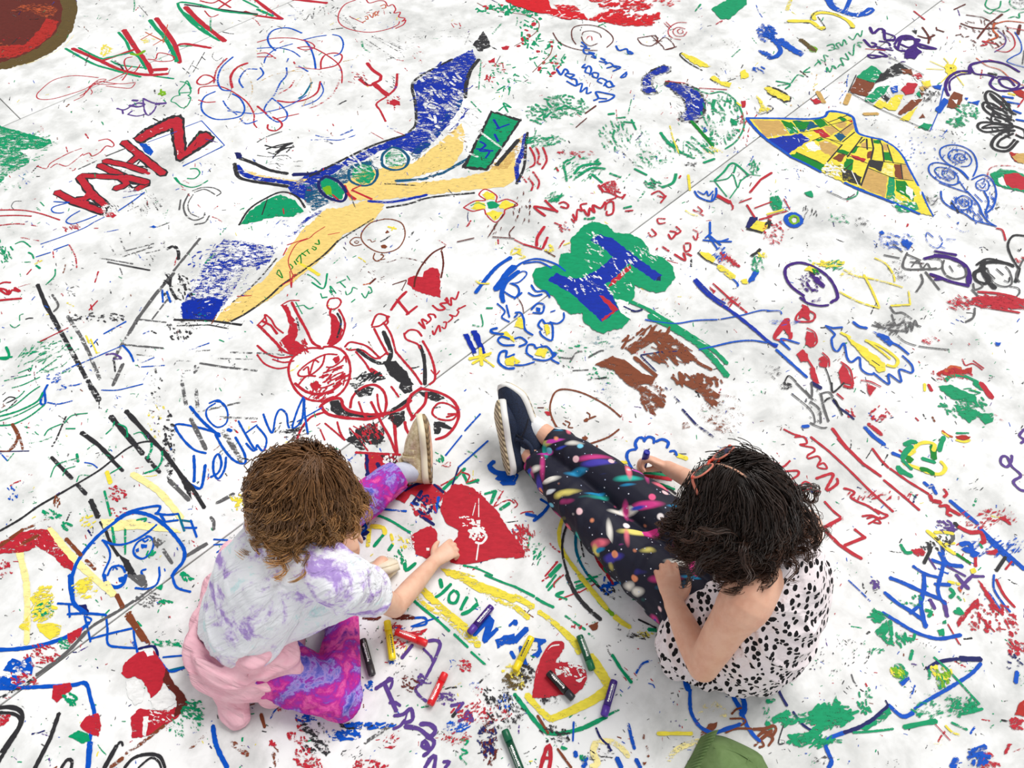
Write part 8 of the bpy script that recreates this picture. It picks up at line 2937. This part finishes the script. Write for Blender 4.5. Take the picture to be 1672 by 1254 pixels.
# ---------------------------------------------------------------- child in tie-dye
def left_child():
    base = V((-.60, .60, 0)); z = V((0, 0, 1))
    pel = V((-.645, .585, .105)); chest = V((-.545, .655, .285)); sh = V((-.468, .690, .375))
    rsh = V((-.372, .640, .355)); relb = V((-.285, .660, .125)); rwri = V((-.204, .812, .044))
    lsh = V((-.545, .760, .365)); lelb = V((-.475, .900, .215)); lwri = G(566, 866, .115)
    rhip = V((-.600, .545, .085)); rkne = G(553, 1138, .058); rank = G(560, 985, .044)
    lhip = V((-.600, .670, .090)); lkne = V((-.470, .905, .085)); lank = V((-.318, 1.072, .050))
    h = V((.86, .50, 0)).normalized(); pt = math.radians(30)
    F = h * math.cos(pt) - z * math.sin(pt); U = h * math.sin(pt) + z * math.cos(pt)
    C = G(491, 806, .475)
    nk = sh + V((.005, .01, .02))
    # --- body
    bm = bmesh.new()
    T = head_parts(bm, C, U, F)
    ring_tube(bm, [nk - z * .02, nk + V((0, .02, .02)), C - U * .05], [.038, .034, .036], ref=F)
    side = (rsh - lsh).normalized()
    ring_tube(bm, [pel, pel.lerp(chest, .5), chest, sh], [(.09, .072), (.082, .068), (.09, .068), (.072, .05)], ref=side.cross(z))
    for a, b_, c, r in ((rsh, relb, rwri, 1), (lsh, lelb, lwri, 1)):
        ring_tube(bm, [sh.lerp(a, .4), a, a.lerp(b_, .5), b_], [.042, .040, .032, .0278], ref=V((.3, .2, 1)))
        ring_tube(bm, [b_, b_.lerp(c, .35), c], [.0278, .0265, .0185], ref=V((.3, .2, 1)))
    curl = [(.35, .75, .6), (.45, .85, .6), (.5, .9, .6), (.55, .9, .6)]
    D = (G(752, 884, .036) - rwri).normalized()
    hand_parts(bm, rwri, D, V((.02, -.1, 1)), -1, curl, .10, size=.92)
    hand_parts(bm, lwri, V((.20, -.70, -.55)), V((.5, -.2, .8)), -1, [(.5, .6, .4)] * 4, .08, size=.9)
    for a, b_, c in ((rhip, rkne, rank), (lhip, lkne, lank)):
        ring_tube(bm, [a, a.lerp(b_, .5), b_, b_.lerp(c, .4), c], [.06, .052, .042, .042, .027], ref=V((.2, .3, 1)))
    ring_tube(bm, [rank, V((-.372, .765, .036)), V((-.345, .812, .030))], [.027, .026, .02])
    ring_tube(bm, [lank, G(690, 765, .03), G(692, 700, .10)], [.027, .026, .02])
    body = fuse(bm, 'person', .0031, 4)
    root = put(body, 'person', MAT['skin_fair'], None, base); root.location = base
    tag(root, 'child with wavy brown hair in lilac tie-dye shirt, reaching to the red heart', 'person')
    face_details(T, U, F, root, base, MAT['iris_brown'], None)
    # --- leggings
    bm = bmesh.new()
    ring_tube(bm, [rhip, rhip.lerp(rkne, .35), rhip.lerp(rkne, .72), rkne], [.080, .072, .062, .054], ref=V((.2, .3, 1)))
    ring_tube(bm, [rkne, rkne.lerp(rank, .3), rkne.lerp(rank, .65), rank], [.052, .050, .043, .037], ref=V((.2, .3, 1)), cap=(True, False))
    ring_tube(bm, [lhip, lhip.lerp(lkne, .5), lkne, lkne.lerp(lank, .5), lkne.lerp(lank, .97)], [.084, .072, .058, .053, .044], ref=V((.2, .3, 1)), cap=(True, False))
    ellipsoid(bm, pel + V((0, .02, -.01)), (V((.09, 0, 0)), V((0, .10, 0)), V((0, 0, .09))))
    me = fuse(bm, 'leggings', .0045, 5)
    displace(me, folds(.008, (rkne - rank) + V((.12, .05, 0)), 42, 9, 2.))
    displace(me, folds(.005, V((.8, -.3, .4)), 60, 14, 5.))
    ground_clip(me)
    put(me, 'leggings', MAT['leggings'], root, base)['label'] = 'purple, blue and pink tie-dye leggings'
    bm = bmesh.new()   # pale side seam
    pts = [lkne.lerp(lank, t) + V((.022, -.030, .008 + .018 * (1 - abs(2 * t - 1)))) for t in (.2, .4, .6, .8, .92)]
    ring_tube(bm, pts, [.0014] * 5, seg=6, sub=3)
    # --- shirt
    bm = bmesh.new()
    fw = side.cross(z)
    ring_tube(bm, [pel + V((.012, .006, .015)), pel.lerp(chest, .45) + V((-.004, 0, .012)), chest + V((-.004, .004, .012)), sh + V((0, 0, -.002))],
              [(.112, .098), (.118, .098), (.124, .092), (.108, .058)], ref=fw, cap=(False, True))
    rs = rsh.lerp(relb, .62)
    ring_tube(bm, [sh.lerp(rsh, .2) + V((0, 0, -.01)), rsh + V((-.005, 0, -.008)), rsh.lerp(relb, .35), rs], [.068, .066, .056, (.051, .047)], ref=V((.3, .2, 1)), cap=(True, False))
    ls = lsh.lerp(lelb, .6)
    ring_tube(bm, [sh.lerp(lsh, .3), lsh + V((0, 0, -.006)), ls], [.066, .062, .054], ref=V((.3, .2, 1)), cap=(True, False))
    # loose front hanging between arm and lap
    ellipsoid(bm, V((-.455, .675, .235)), (V((.10, .02, .0)), V((-.02, .06, 0)), V((0.03, 0, .085))))
    ring_tube(bm, [G(415, 1045, .17), G(475, 1018, .20), G(540, 985, .24), G(590, 962, .275)], [.04, .042, .046, .042], ref=V((0, 1, .3)))
    me = fuse(bm, 'shirt', .0045, 7)
    displace(me, folds(.012, rsh - pel + V((.10, .02, 0)), 36, 6, 1.))
    displace(me, folds(.005, V((1, .5, .3)), 75, 8, 9.))
    put(me, 'shirt', MAT['shirt'], root, base)['label'] = 'white and lilac tie-dye short sleeved shirt'
    # --- pink sweatshirt tied round the waist
    bm = bmesh.new()
    lp = []
    for k in range(17):
        a = 2 * math.pi * k / 16
        lp.append(pel + fw * (math.cos(a) * .098) + side * (math.sin(a) * .112) + V((0, 0, .018 + .014 * math.sin(a * 2 + 1))))
    ring_tube(bm, lp, [(.022, .036)] * 17, ref=z, seg=14, sub=3, cap=(False, False))
    lp2 = [p + V((0, 0, -.045)) + (p - pel) * .10 for p in lp]
    ring_tube(bm, lp2, [(.026, .034)] * 17, ref=z, seg=14, sub=3, cap=(False, False))
    bm2 = bm
    ring_tube(bm, [G(360, 1040, .13), G(405, 1055, .175), G(442, 1075, .172), G(456, 1108, .130)], [(.05, .022), (.075, .024), (.068, .022), (.054, .018)], ref=V((.1, -.35, 1)))
    ring_tube(bm, [G(395, 1085, .12), G(430, 1110, .10), G(445, 1140, .04)], [(.045, .03), (.045, .03), (.035, .02)], ref=V((.1, -.35, 1)))
    ring_tube(bm, [G(350, 1060, .10), G(365, 1110, .07), G(380, 1150, .04), G(392, 1178, .022)], [(.05, .028), (.045, .028), (.038, .024), (.027, .017)], ref=V((.1, -.4, 1)))
    ring_tube(bm, [G(350, 950, .09), G(338, 1000, .09), G(330, 1050, .07), G(345, 1090, .05)], [(.032, .02), (.040, .026), (.042, .026), (.04, .02)], ref=V((-.6, 0, .8)))
    ellipsoid(bm, G(375, 905, .10), (V((.028, 0, 0)), V((0, .04, 0)), V((0, 0, .025))))
    ellipsoid(bm, G(372, 935, .07), (V((.035, 0, 0)), V((0, .07, 0)), V((0, 0, .04))))
    me = fuse(bm, 'sweatshirt', .0045, 5)
    displace(me, folds(.020, V((.85, -.35, -.1)), 34, 5, 4.))
    displace(me, folds(.009, V((.75, -.6, -.2)), 60, 6, 8.))
    ground_clip(me)
    put(me, 'sweatshirt', MAT['pink'], root, base)['label'] = 'pink sweatshirt tied round the waist by its sleeves'
    # --- socks and shoes
    bm = bmesh.new(); ring_tube(bm, [lkne.lerp(lank, .85), lank, G(688, 768, .035)], [.031, .031, .030], ref=z, seg=18)
    put(to_mesh(bm, 'sock'), 'sock', MAT['sock'], root, base)
    bm = bmesh.new(); ring_tube(bm, [rkne.lerp(rank, .9), rank, V((-.388, .735, .04))], [.030, .030, .028], ref=z, seg=18)
    put(to_mesh(bm, 'sock'), 'sock', MAT['sock'], root, base)
    hl = G(706, 788, .006); to = G(699, 676, .150)
    r, X = shoe(root, base, hl, to - hl, V((1, .12, .10)), (to - hl).length, .086, MAT['gold'], MAT['cream_rubber'], MAT['brown_tread'], tall=.078)
    for q in (.40, .50):
        bm = bmesh.new(); L = (to - hl).length
        ring_tube(bm, [X(L * q, -.034, .045), X(L * (q + .005), -.020, .076 - (q - .4) * .16), X(L * (q + .01), .020, .076 - (q - .4) * .16), X(L * q, .034, .045)], [(.0075, .003)] * 4, ref=X(0, 0, 1) - X(0, 0, 0), seg=10)
        put(to_mesh(bm, 'strap'), 'strap', MAT['gold'], r, base)
    hl = V((-.412, .722, .045)); to = V((-.340, .812, .014))
    d = (to - hl).normalized()
    shoe(root, base, G(572, 935, .050), G(640, 912, .040) - G(572, 935, .050), V((.1, .75, .65)), .125, .062, MAT['gold'], MAT['cream_rubber'], MAT['cream_rubber'], collar=False, tall=.045)
    # --- hair
    def flow(q, R, F_, U_):
        c = V((-.05, -.25, .95))
        d = q - c
        return R * d.x + F_ * (d.y - .35) + U_ * d.z
    obst = [(chest + V((-.01, .01, 0)), .125), (sh + V((0, 0, -.035)), .100), (sh.lerp(lsh, .8), .066), (sh.lerp(rsh, .8), .072), (pel.lerp(chest, .5), .12)]
    hair('hair', C + U * .018 - F * .006, U, F, (.079, .093, .089), flow, MAT['hair'], root, base, 420, 13,
         .125, (lin(120, 82, 50), lin(196, 146, 92)), obst, 3, wave=.0125, clumpw=.014, vol=.14, steps=18)
    return root
left_child()
# ---------------------------------------------------------------- child in spotted dress
def right_child():
    base = V((.55, .62, 0)); z = V((0, 0, 1))
    pel = V((.575, .605, .105)); chest = V((.600, .640, .29)); sh = G(1262, 915, .425)
    lsh = G(1214, 978, .400); rsh = G(1310, 862, .41)
    lelb = G(1148, 1088, .175); lwri = G(1100, 985, .185)
    relb = G(1215, 830, .20); rwri = G(1090, 764, .056)
    lhip = V((.470, .640, .090)); lkne = G(992, 872, .100); lank = G(866, 742, .062)
    rhip = V((.555, .745, .095)); rkne = G(1050, 822, .125); rank = G(888, 708, .100)
    h = V((-.62, .78, 0)).normalized(); pt = math.radians(36)
    F = h * math.cos(pt) - z * math.sin(pt); U = h * math.sin(pt) + z * math.cos(pt)
    C = G(1209, 832, .505)
    side = (rsh - lsh).normalized(); fw = z.cross(side)      # fw: where the chest faces
    bm = bmesh.new()
    T = head_parts(bm, C, U, F, 1.04)
    ring_tube(bm, [sh - z * .03, sh + F * .02 + z * .015, C - U * .05], [.042, .036, .038], ref=F)
    ring_tube(bm, [pel, pel.lerp(chest, .5), chest, sh - z * .015], [(.10, .08), (.088, .075), (.098, .075), (.095, .05)], ref=fw)
    ring_tube(bm, [sh.lerp(lsh, .2), lsh + V((.008, .0, -.012)), lsh.lerp(lelb, .45), lelb], [.045, .056, .043, .0350], ref=V((.3, .2, 1)))
    ring_tube(bm, [lelb, lelb.lerp(lwri, .35), lwri], [.0350, .0345, .0245], ref=V((.3, .2, 1)))
    ring_tube(bm, [sh.lerp(rsh, .4), rsh, rsh.lerp(relb, .5), relb, relb.lerp(rwri, .4), rwri], [.045, .044, .036, .031, .030, .0215], ref=V((.3, .2, 1)))
    hand_parts(bm, lwri, G(1082, 902, .185) - lwri, V((-.10, -.3, .95)), 1, [(.12, .45, .4), (.08, .45, .4), (.10, .45, .4), (.15, .5, .4)], .06, size=1.06)
    # right hand grips the blue stick
    D = (G(1046, 742, .050) - rwri).normalized(); B = ortho(D, V((.30, .70, .60)))
    hand_parts(bm, rwri, D, B, 1, [(.55, 1.0, .7), (.6, 1.05, .8), (.65, 1.1, .8), (.7, 1.1, .8)], .05,
               thumb=D * .75 + V((-.1, -.55, -.05)), size=1.02, tcurl=.25)
    grip = rwri + D * .066 - B * .019
    for a, b_, c in ((lhip, lkne, lank), (rhip, rkne, rank)):
        ring_tube(bm, [a, a.lerp(b_, .5), b_, b_.lerp(c, .35), c, c + (c - b_).normalized() * .03], [.064, .056, .046, .045, .030, .027], ref=V((.2, .3, 1)))
    body = fuse(bm, 'person', .0031, 4)
    root = put(body, 'person', MAT['skin_warm'], None, base); root.location = base
    tag(root, 'child with dark hair in black-spotted dress, drawing with a blue paint stick', 'person')
    face_details(T, U, F, root, base, MAT['iris_brown'], None)
    # --- leggings
    bm = bmesh.new()
    ring_tube(bm, [lhip, lhip.lerp(lkne, .5), lkne, lkne.lerp(lank, .4), lkne.lerp(lank, .94)], [.088, .080, .066, .060, .042], ref=V((.2, .3, 1)), cap=(True, False))
    ring_tube(bm, [rhip, rhip.lerp(rkne, .5), rkne, rkne.lerp(rank, .4), rkne.lerp(rank, .93)], [.088, .080, .066, .058, .042], ref=V((.2, .3, 1)), cap=(True, False))
    ellipsoid(bm, pel, (V((.1, 0, 0)), V((0, .11, 0)), V((0, 0, .095))))
    me = fuse(bm, 'leggings', .0045, 5)
    displace(me, folds(.006, V((.5, .6, .3)), 40, 12, 2.))
    ground_clip(me)
    put(me, 'leggings', MAT['galaxy'], root, base)['label'] = 'navy leggings printed with neon streaks and dots'
    # --- dress
    bm = bmesh.new()
    back = -fw
    ring_tube(bm, [pel + V((0, 0, -.04)), pel + V((.012, .0, .03)), pel.lerp(chest, .5) + back * .012, chest + back * .006, sh.lerp(chest, .35) + back * .004, sh + back * .008 + V((0, 0, -.012))],
              [(.150, .135), (.145, .130), (.138, .118), (.128, .100), (.104, .080), (.078, .056)], ref=fw, cap=(True, True))
    ring_tube(bm, [sh.lerp(rsh, .2), rsh.lerp(sh, .25) + V((0, 0, -.01))], [.055, .05], ref=z)
    # skirt spread over lap and floor
    ring_tube(bm, [G(1290, 1060, .05), G(1210, 1092, .045), G(1135, 1085, .05), G(1095, 1060, .07), G(1098, 1030, .10)],
              [(.05, .05), (.055, .045), (.05, .045), (.04, .05), (.035, .05)], ref=z)
    ring_tube(bm, [pel + V((-.02, .0, .03)), lhip + V((-.02, .0, .045)), lhip.lerp(lkne, .12) + V((0, -.02, .04))], [(.12, .06), (.09, .055), (.07, .05)], ref=z)
    me = fuse(bm, 'dress', .0045, 7)
    displace(me, folds(.011, side + V((0, 0, -.25)), 40, 6, 3.))
    displace(me, folds(.007, V((.8, .2, -.4)), 60, 8, 6.))
    ground_clip(me)
    put(me, 'dress', MAT['spots'], root, base)['label'] = 'sleeveless pale pink dress with black oval spots'
    # --- socks and shoes
    for kn, an in ((lkne, lank), (rkne, rank)):
        d = (an - kn).normalized(); bm = bmesh.new()
        ring_tube(bm, [an + d * .010, an + d * .045], [.031, .032], ref=z, seg=18)
        put(to_mesh(bm, 'sock'), 'sock', MAT['white_sock'], root, base)
    def laces(r, X, L):
        for i in range(5):
            q = .42 + .055 * i; hgt = .066 - .0052 * i; w = .019 - .001 * i
            bm = bmesh.new()
            ring_tube(bm, [X(L * q, -w, hgt - .010), X(L * (q + .012), 0, hgt), X(L * (q + .02), w, hgt - .010)], [.0026] * 3, ref=X(0, 0, 1) - X(0, 0, 0), seg=6)
            put(to_mesh(bm, 'lace'), 'lace', MAT['lace'], r, base)
        for s in (-1, 1):
            bm = bmesh.new()
            ring_tube(bm, [X(L * .42, 0, .068), X(L * .36, s * .025, .078), X(L * .42, s * .045, .066), X(L * .50, s * .056, .05)], [.0026] * 4, ref=V((.1, .2, 1)), seg=6)
            put(to_mesh(bm, 'lace'), 'lace', MAT['lace'], r, base)
        bm = bmesh.new(); ellipsoid(bm, X(L * .42, 0, .069), (V((.008, 0, 0)), V((0, .008, 0)), V((0, 0, .006))), 12)
        put(to_mesh(bm, 'lace_knot'), 'lace_knot', MAT['lace'], r, base)
    hl = G(828, 776, .012); to = G(806, 655, .160); L = (to - hl).length
    r, X = shoe(root, base, hl, to - hl, V((-1, .05, .32)), L, .090, MAT['navy_knit'], MAT['white_rubber'], MAT['tan_tread'], tall=.070)
    laces(r, X, L)
    hl = G(893, 742, .035); to = G(828, 622, .165); L = (to - hl).length
    r, X = shoe(root, base, hl, to - hl, V((.62, .55, -.35)), L, .090, MAT['navy_knit'], MAT['white_rubber'], MAT['tan_tread'], tall=.070)
    laces(r, X, L)
    # --- hair
    def flow(q, R, F_, U_):
        s = 1 if q.x > -.05 else -1
        d = R * (s * (1.1 - .4 * abs(q.x))) - F_ * .35
        return d - U_ * .2 if q.y > -.45 else -U_ * 1 + R * q.x * .6 - F_ * .3
    obst = [(chest + V((0, 0, .02)), .135), (sh + V((0, 0, -.045)), .105), (sh.lerp(lsh, .8) + V((0, 0, -.015)), .062), (sh.lerp(rsh, .8), .062)]
    hc = C + U * .020 - F * .006; hr = (.083, .097, .092)
    hair('hair', hc, U, F, hr, flow, MAT['hair'], root, base, 440, 13,
         .135, (lin(38, 26, 20), lin(78, 48, 32)), obst, 11, wave=.009, clumpw=.014, vol=.17, part=-.05, steps=23, grav=.27)
    bm = bmesh.new(); R = F.cross(U); pts = []
    for a in (48, 60, 75, 90, 105, 118):
        a = math.radians(a); k = 1.045
        pts.append(hc + R * (-.004) + F * (math.cos(a) * hr[1] * k) + U * (math.sin(a) * hr[2] * k))
    ring_tube(bm, pts, [(.0026, .002)] * 6, ref=U, seg=8)
    put(to_mesh(bm, 'hair_parting'), 'hair_parting', MAT['skin_warm'], root, base)
    return root, C, U, F, grip
RC = right_child()
# ---------------------------------------------------------------- glasses on the dark hair
def glasses(C, U, F):
    R = F.cross(U); fr = plain('coral_acetate', (214, 120, 98), .25, Alpha=.92); red = plain('red_acetate', (206, 66, 44), .3)
    lens = plain('clear_lens', (190, 190, 185), .05, Transmission_Weight=.9, IOR=1.2, Alpha=.55)
    ctr = G(1164, 754, .585)
    x = (R * 1 + F * .05).normalized(); n = (F * .30 + U * .95).normalized(); n = ortho(x, n); y = n.cross(x)   # lens plane: x across, y
    root = empty('glasses', ctr); tag(root, 'coral pink clear-lensed glasses pushed up on the dark hair', 'glasses')
    P_ = lambda a, b, c=0: ctr + x * a + y * b + n * c
    for s in (-1, 1):
        loop = []
        for k in range(25):
            t = 2 * math.pi * k / 24
            loop.append(P_(s * .033 + .025 * math.copysign(abs(math.cos(t)) ** .8, math.cos(t)), .0185 * math.copysign(abs(math.sin(t)) ** .8, math.sin(t)), -.10 * (.03 * s) ** 2))
        bm = bmesh.new(); ring_tube(bm, loop, [(.0026, .0022)] * 25, ref=n, seg=8, sub=1, cap=(False, False))
        rim = put(to_mesh(bm, 'rim'), 'rim', fr, root, ctr)
        bm = bmesh.new(); f = bm.faces.new([bm.verts.new(p) for p in loop[:-1]])
        e = bmesh.ops.extrude_face_region(bm, geom=[f]); bmesh.ops.translate(bm, verts=[v for v in e['geom'] if isinstance(v, bmesh.types.BMVert)], vec=n * .0016)
        put(to_mesh(bm, 'lens'), 'lens', lens, root, ctr, True)
        bm = bmesh.new(); ring_tube(bm, [P_(s * .056, .004), P_(s * .063, .004, -.006), P_(s * .070, .0, -.030), P_(s * .074, -.004, -.070), P_(s * .072, -.012, -.105)], [(.0022, .0042)] * 3 + [.0022, .003], ref=y, seg=8)
        put(to_mesh(bm, 'temple'), 'temple', fr, root, ctr)
        bm = bmesh.new(); ellipsoid(bm, P_(s * .058, .004, .001), (x * .005, y * .004, n * .003), 12)
        put(to_mesh(bm, 'hinge'), 'hinge', red, root, ctr)
    bm = bmesh.new(); ring_tube(bm, [P_(-.011, .004), P_(0, .009, .002), P_(.011, .004)], [.0032] * 3, ref=n, seg=8)
    put(to_mesh(bm, 'bridge'), 'bridge', red, root, ctr)
    for s in (-1, 1):
        bm = bmesh.new(); ellipsoid(bm, P_(s * .009, -.004, -.004), (x * .003, y * .006, n * .003), 10)
        put(to_mesh(bm, 'nose_pad'), 'nose_pad', red, root, ctr)
glasses(*RC[1:4])

# ---------------------------------------------------------------- paint sticks
def stick_mats(rgb, cap):
    return plain('stick_barrel', rgb, .28), plain('stick_cap', cap, .35)
STICK_PRINT = plain('stick_print', (246, 245, 242), .4); STICK_DARK = plain('stick_print_dark', (70, 60, 40), .4)
def paint_stick(a, b, rgb, cap, label, roll=0., dark=False, L=None, group='paint sticks lying on the floor'):
    a, b = V(a), V(b); ax = (b - a).normalized(); L = L or (b - a).length; r = .0096
    up = ortho(ax, V((0, 0, 1)) if abs(ax.z) < .8 else V((0, -1, .2))); sd = ax.cross(up)
    root = empty('paint_stick', a); tag(root, label, 'paint stick', group)
    mb, mc = stick_mats(rgb, cap)
    def lathe(name, prof, m, parent, seg=20):
        bm = bmesh.new(); rings = []
        for x, q in prof:
            rings.append([bm.verts.new(a + ax * x + up * (q * math.cos(2 * math.pi * k / seg)) + sd * (q * math.sin(2 * math.pi * k / seg))) for k in range(seg)])
        for A, B in zip(rings, rings[1:]):
            for k in range(seg): bm.faces.new((A[k], A[(k + 1) % seg], B[(k + 1) % seg], B[k]))
        bm.faces.new(rings[0][::-1]); bm.faces.new(rings[-1])
        me = to_mesh(bm, name); o = put(me, name, m, parent, a, True)
        for p in me.polygons: p.use_smooth = len(p.vertices) == 4
        return o
    lathe('barrel', [(.0022, r * .86), (.0022, r * .93), (.004, r * .97), (L * .74, r * .97)], mb, root)
    lathe('end_plug', [(0, r * .8), (.0006, r * .9), (.0024, r * .9)], mc, root)
    cp = lathe('cap', [(L * .735, r * .99), (L * .737, r * 1.03), (L * .97, r * .97), (L * .985, r * .90), (L, r * .84), (L, r * .5), (L - .002, r * .45)], mc, root)
    # printed label: small raised marks set along the barrel
    pm = STICK_DARK if dark else STICK_PRINT
    rg = random.Random(int(abs(a.x * 9999)))
    bm = bmesh.new()
    def patch(x0, x1, t0, t1):
        vs = []
        for x in (x0, x1):
            vs.append([bm.verts.new(a + ax * x + up * (r * .985 * math.cos(roll + t0 + (t1 - t0) * k / 4)) + sd * (r * .985 * math.sin(roll + t0 + (t1 - t0) * k / 4))) for k in range(5)])
        for k in range(4): bm.faces.new((vs[0][k], vs[0][k + 1], vs[1][k + 1], vs[1][k]))
    x = L * .14
    while x < L * .62:
        w = rg.uniform(.002, .0042); h0 = rg.uniform(-.32, -.18); patch(x, x + w, h0, rg.uniform(.12, .30)); x += w + rg.uniform(.0005, .0013)
    patch(L * .12, L * .60, -.62, -.53)
    put(to_mesh(bm, 'printed_label'), 'printed_label', pm, root, a, True)
    return root
RADZ = .0131
ST = [((641, 1077), (632, 1014), (250, 222, 20), (252, 226, 20), 'bright yellow paint stick touching the tip of a red one', .5, True),
      ((646, 1031), (697, 1051), (222, 24, 34), (226, 34, 40), 'red paint stick lying against the yellow one beside it', 0, False),
      ((592, 1044), (608, 1103), (44, 42, 44), (56, 54, 56), 'dark grey paint stick close to the tie-dye leggings', 0, False),
      ((702, 1151), (727, 1099), (216, 22, 32), (226, 34, 40), 'red paint stick lying alone over purple handwriting', 0, False),
      ((803, 990), (766, 1034), (60, 18, 128), (84, 44, 152), 'purple paint stick lying across blue capital letters', 0, False),
      ((868, 1040), (841, 1095), (250, 226, 20), (248, 220, 24), 'yellow paint stick lying by blue letters and the small heart', .2, True),
      ((946, 1038), (967, 1094), (0, 92, 60), (6, 112, 70), 'green paint stick lying across the yellow banner line', 0, False),
      ((895, 1098), (936, 1141), (16, 15, 17), (42, 44, 50), 'black paint stick lying on the small red heart', 0, False),
      ((1003, 1111), (986, 1169), (58, 20, 126), (84, 46, 160), 'purple paint stick at the corner of the yellow banner', .1, False),
      ((852, 1262), (824, 1192), (0, 74, 50), (0, 96, 62), 'dark green paint stick apart from the rest, below the heart', 0, False)]
for (p, q, c1, c2, lb, ro, dk) in ST:
    paint_stick(G(*p, RADZ), G(*q, RADZ), c1, c2, lb, ro, dk)
gp = RC[4]; sx = V((.02, .10, 1)).normalized(); t0 = gp - sx * (gp.z - .006); t1 = t0 + sx * .090
paint_stick(t0, t1, (26, 30, 150), (24, 24, 160), 'blue paint stick gripped upright in the hand of the child in spots', 0, False, group=None)

# ---------------------------------------------------------------- olive hat at the edge of the picture
def olive_hat():
    base = G(1180, 1300, 0)
    root = empty('cloth_hat', base); tag(root, 'olive green cotton cloth hat with gathered edge lying on the floor', 'hat')
    rim_px = [(1150, 1202), (1168, 1200), (1192, 1206), (1237, 1228), (1248, 1242), (1264, 1280), (1268, 1340), (1230, 1400), (1150, 1405), (1086, 1365), (1084, 1322), (1110, 1268), (1130, 1232)]
    rim = catmull([G(x, y, .004) for x, y in rim_px] + [G(1150, 1202, .004)], .008)[:-1]
    cen = sum(rim, V((0, 0, 0))) / len(rim)
    def surf(i, t):
        p = cen.lerp(rim[i % len(rim)], t)
        h = .070 * (1 - t ** 3.2) ** .8
        f = .014 * mnoise.noise(V((p.x * 16, p.y * 9, 2.))) + .008 * (1 - abs(mnoise.noise(V((p.x * 22 + p.y * 20, p.y * 6, 7.)))) * 2)
        p.z = .004 + max(0, h + f * min(1, (1 - t) * 5))
        return p
    m = 30; bm = bmesh.new(); rows = []
    for i in range(len(rim)): rows.append([bm.verts.new(surf(i, .02 + .98 * k / m)) for k in range(m + 1)])
    for A, B in zip(rows, rows[1:] + rows[:1]):
        for k in range(m): bm.faces.new((A[k], A[k + 1], B[k + 1], B[k]))
    bm.faces.new([r[0] for r in rows]); bm.faces.new([r[-1] for r in rows][::-1])
    put(to_mesh(bm, 'crown'), 'crown', MAT['olive'], root, base)
    def strip(name, e0, e1, w0, pleat, lift, n):
        bm = bmesh.new(); cols = []
        for j in range(n + 1):
            u = j / n; a = e0.lerp(e1, u); inn = V((.80, .15, 0)).normalized(); pl = pleat * math.sin(j * 1.35)
            col = []
            for k in range(7):
                s = k / 6; p = a + inn * (w0 * s - .004)
                p.z = .005 + lift * math.sin(min(1, s * 1.25) * math.pi * .5) + pl * (.4 + .6 * math.sin(s * math.pi)); col.append(bm.verts.new(p))
            cols.append(col)
        for A, B in zip(cols, cols[1:]):
            for k in range(6): bm.faces.new((A[k], A[k + 1], B[k + 1], B[k]))
        return put(to_mesh(bm, name), name, MAT['olive'], root, base)
    strip('gathered_band', G(1146, 1203), G(1082, 1335), .034, .0042, .046, 110)
    for px in ([(1165, 1222), (1195, 1226), (1225, 1240), (1244, 1262)], [(1160, 1206), (1150, 1230), (1136, 1262), (1122, 1300)], [(1208, 1262), (1222, 1244), (1226, 1238)]):
        bm = bmesh.new(); pts = []
        for x, y in px:
            q = G(x, y, .06); d = q - cen; d.z = 0
            b_ = min(range(len(rim)), key=lambda i: -((rim[i] - cen).to_2d().normalized().dot(d.to_2d().normalized())))
            t = min(.97, d.length / (rim[b_] - cen).to_2d().length); pts.append(surf(b_, t) + V((0, 0, .0008)))
        ring_tube(bm, pts, [.0014] * len(pts), seg=6); put(to_mesh(bm, 'seam'), 'seam', MAT['olive'], root, base)
olive_hat()
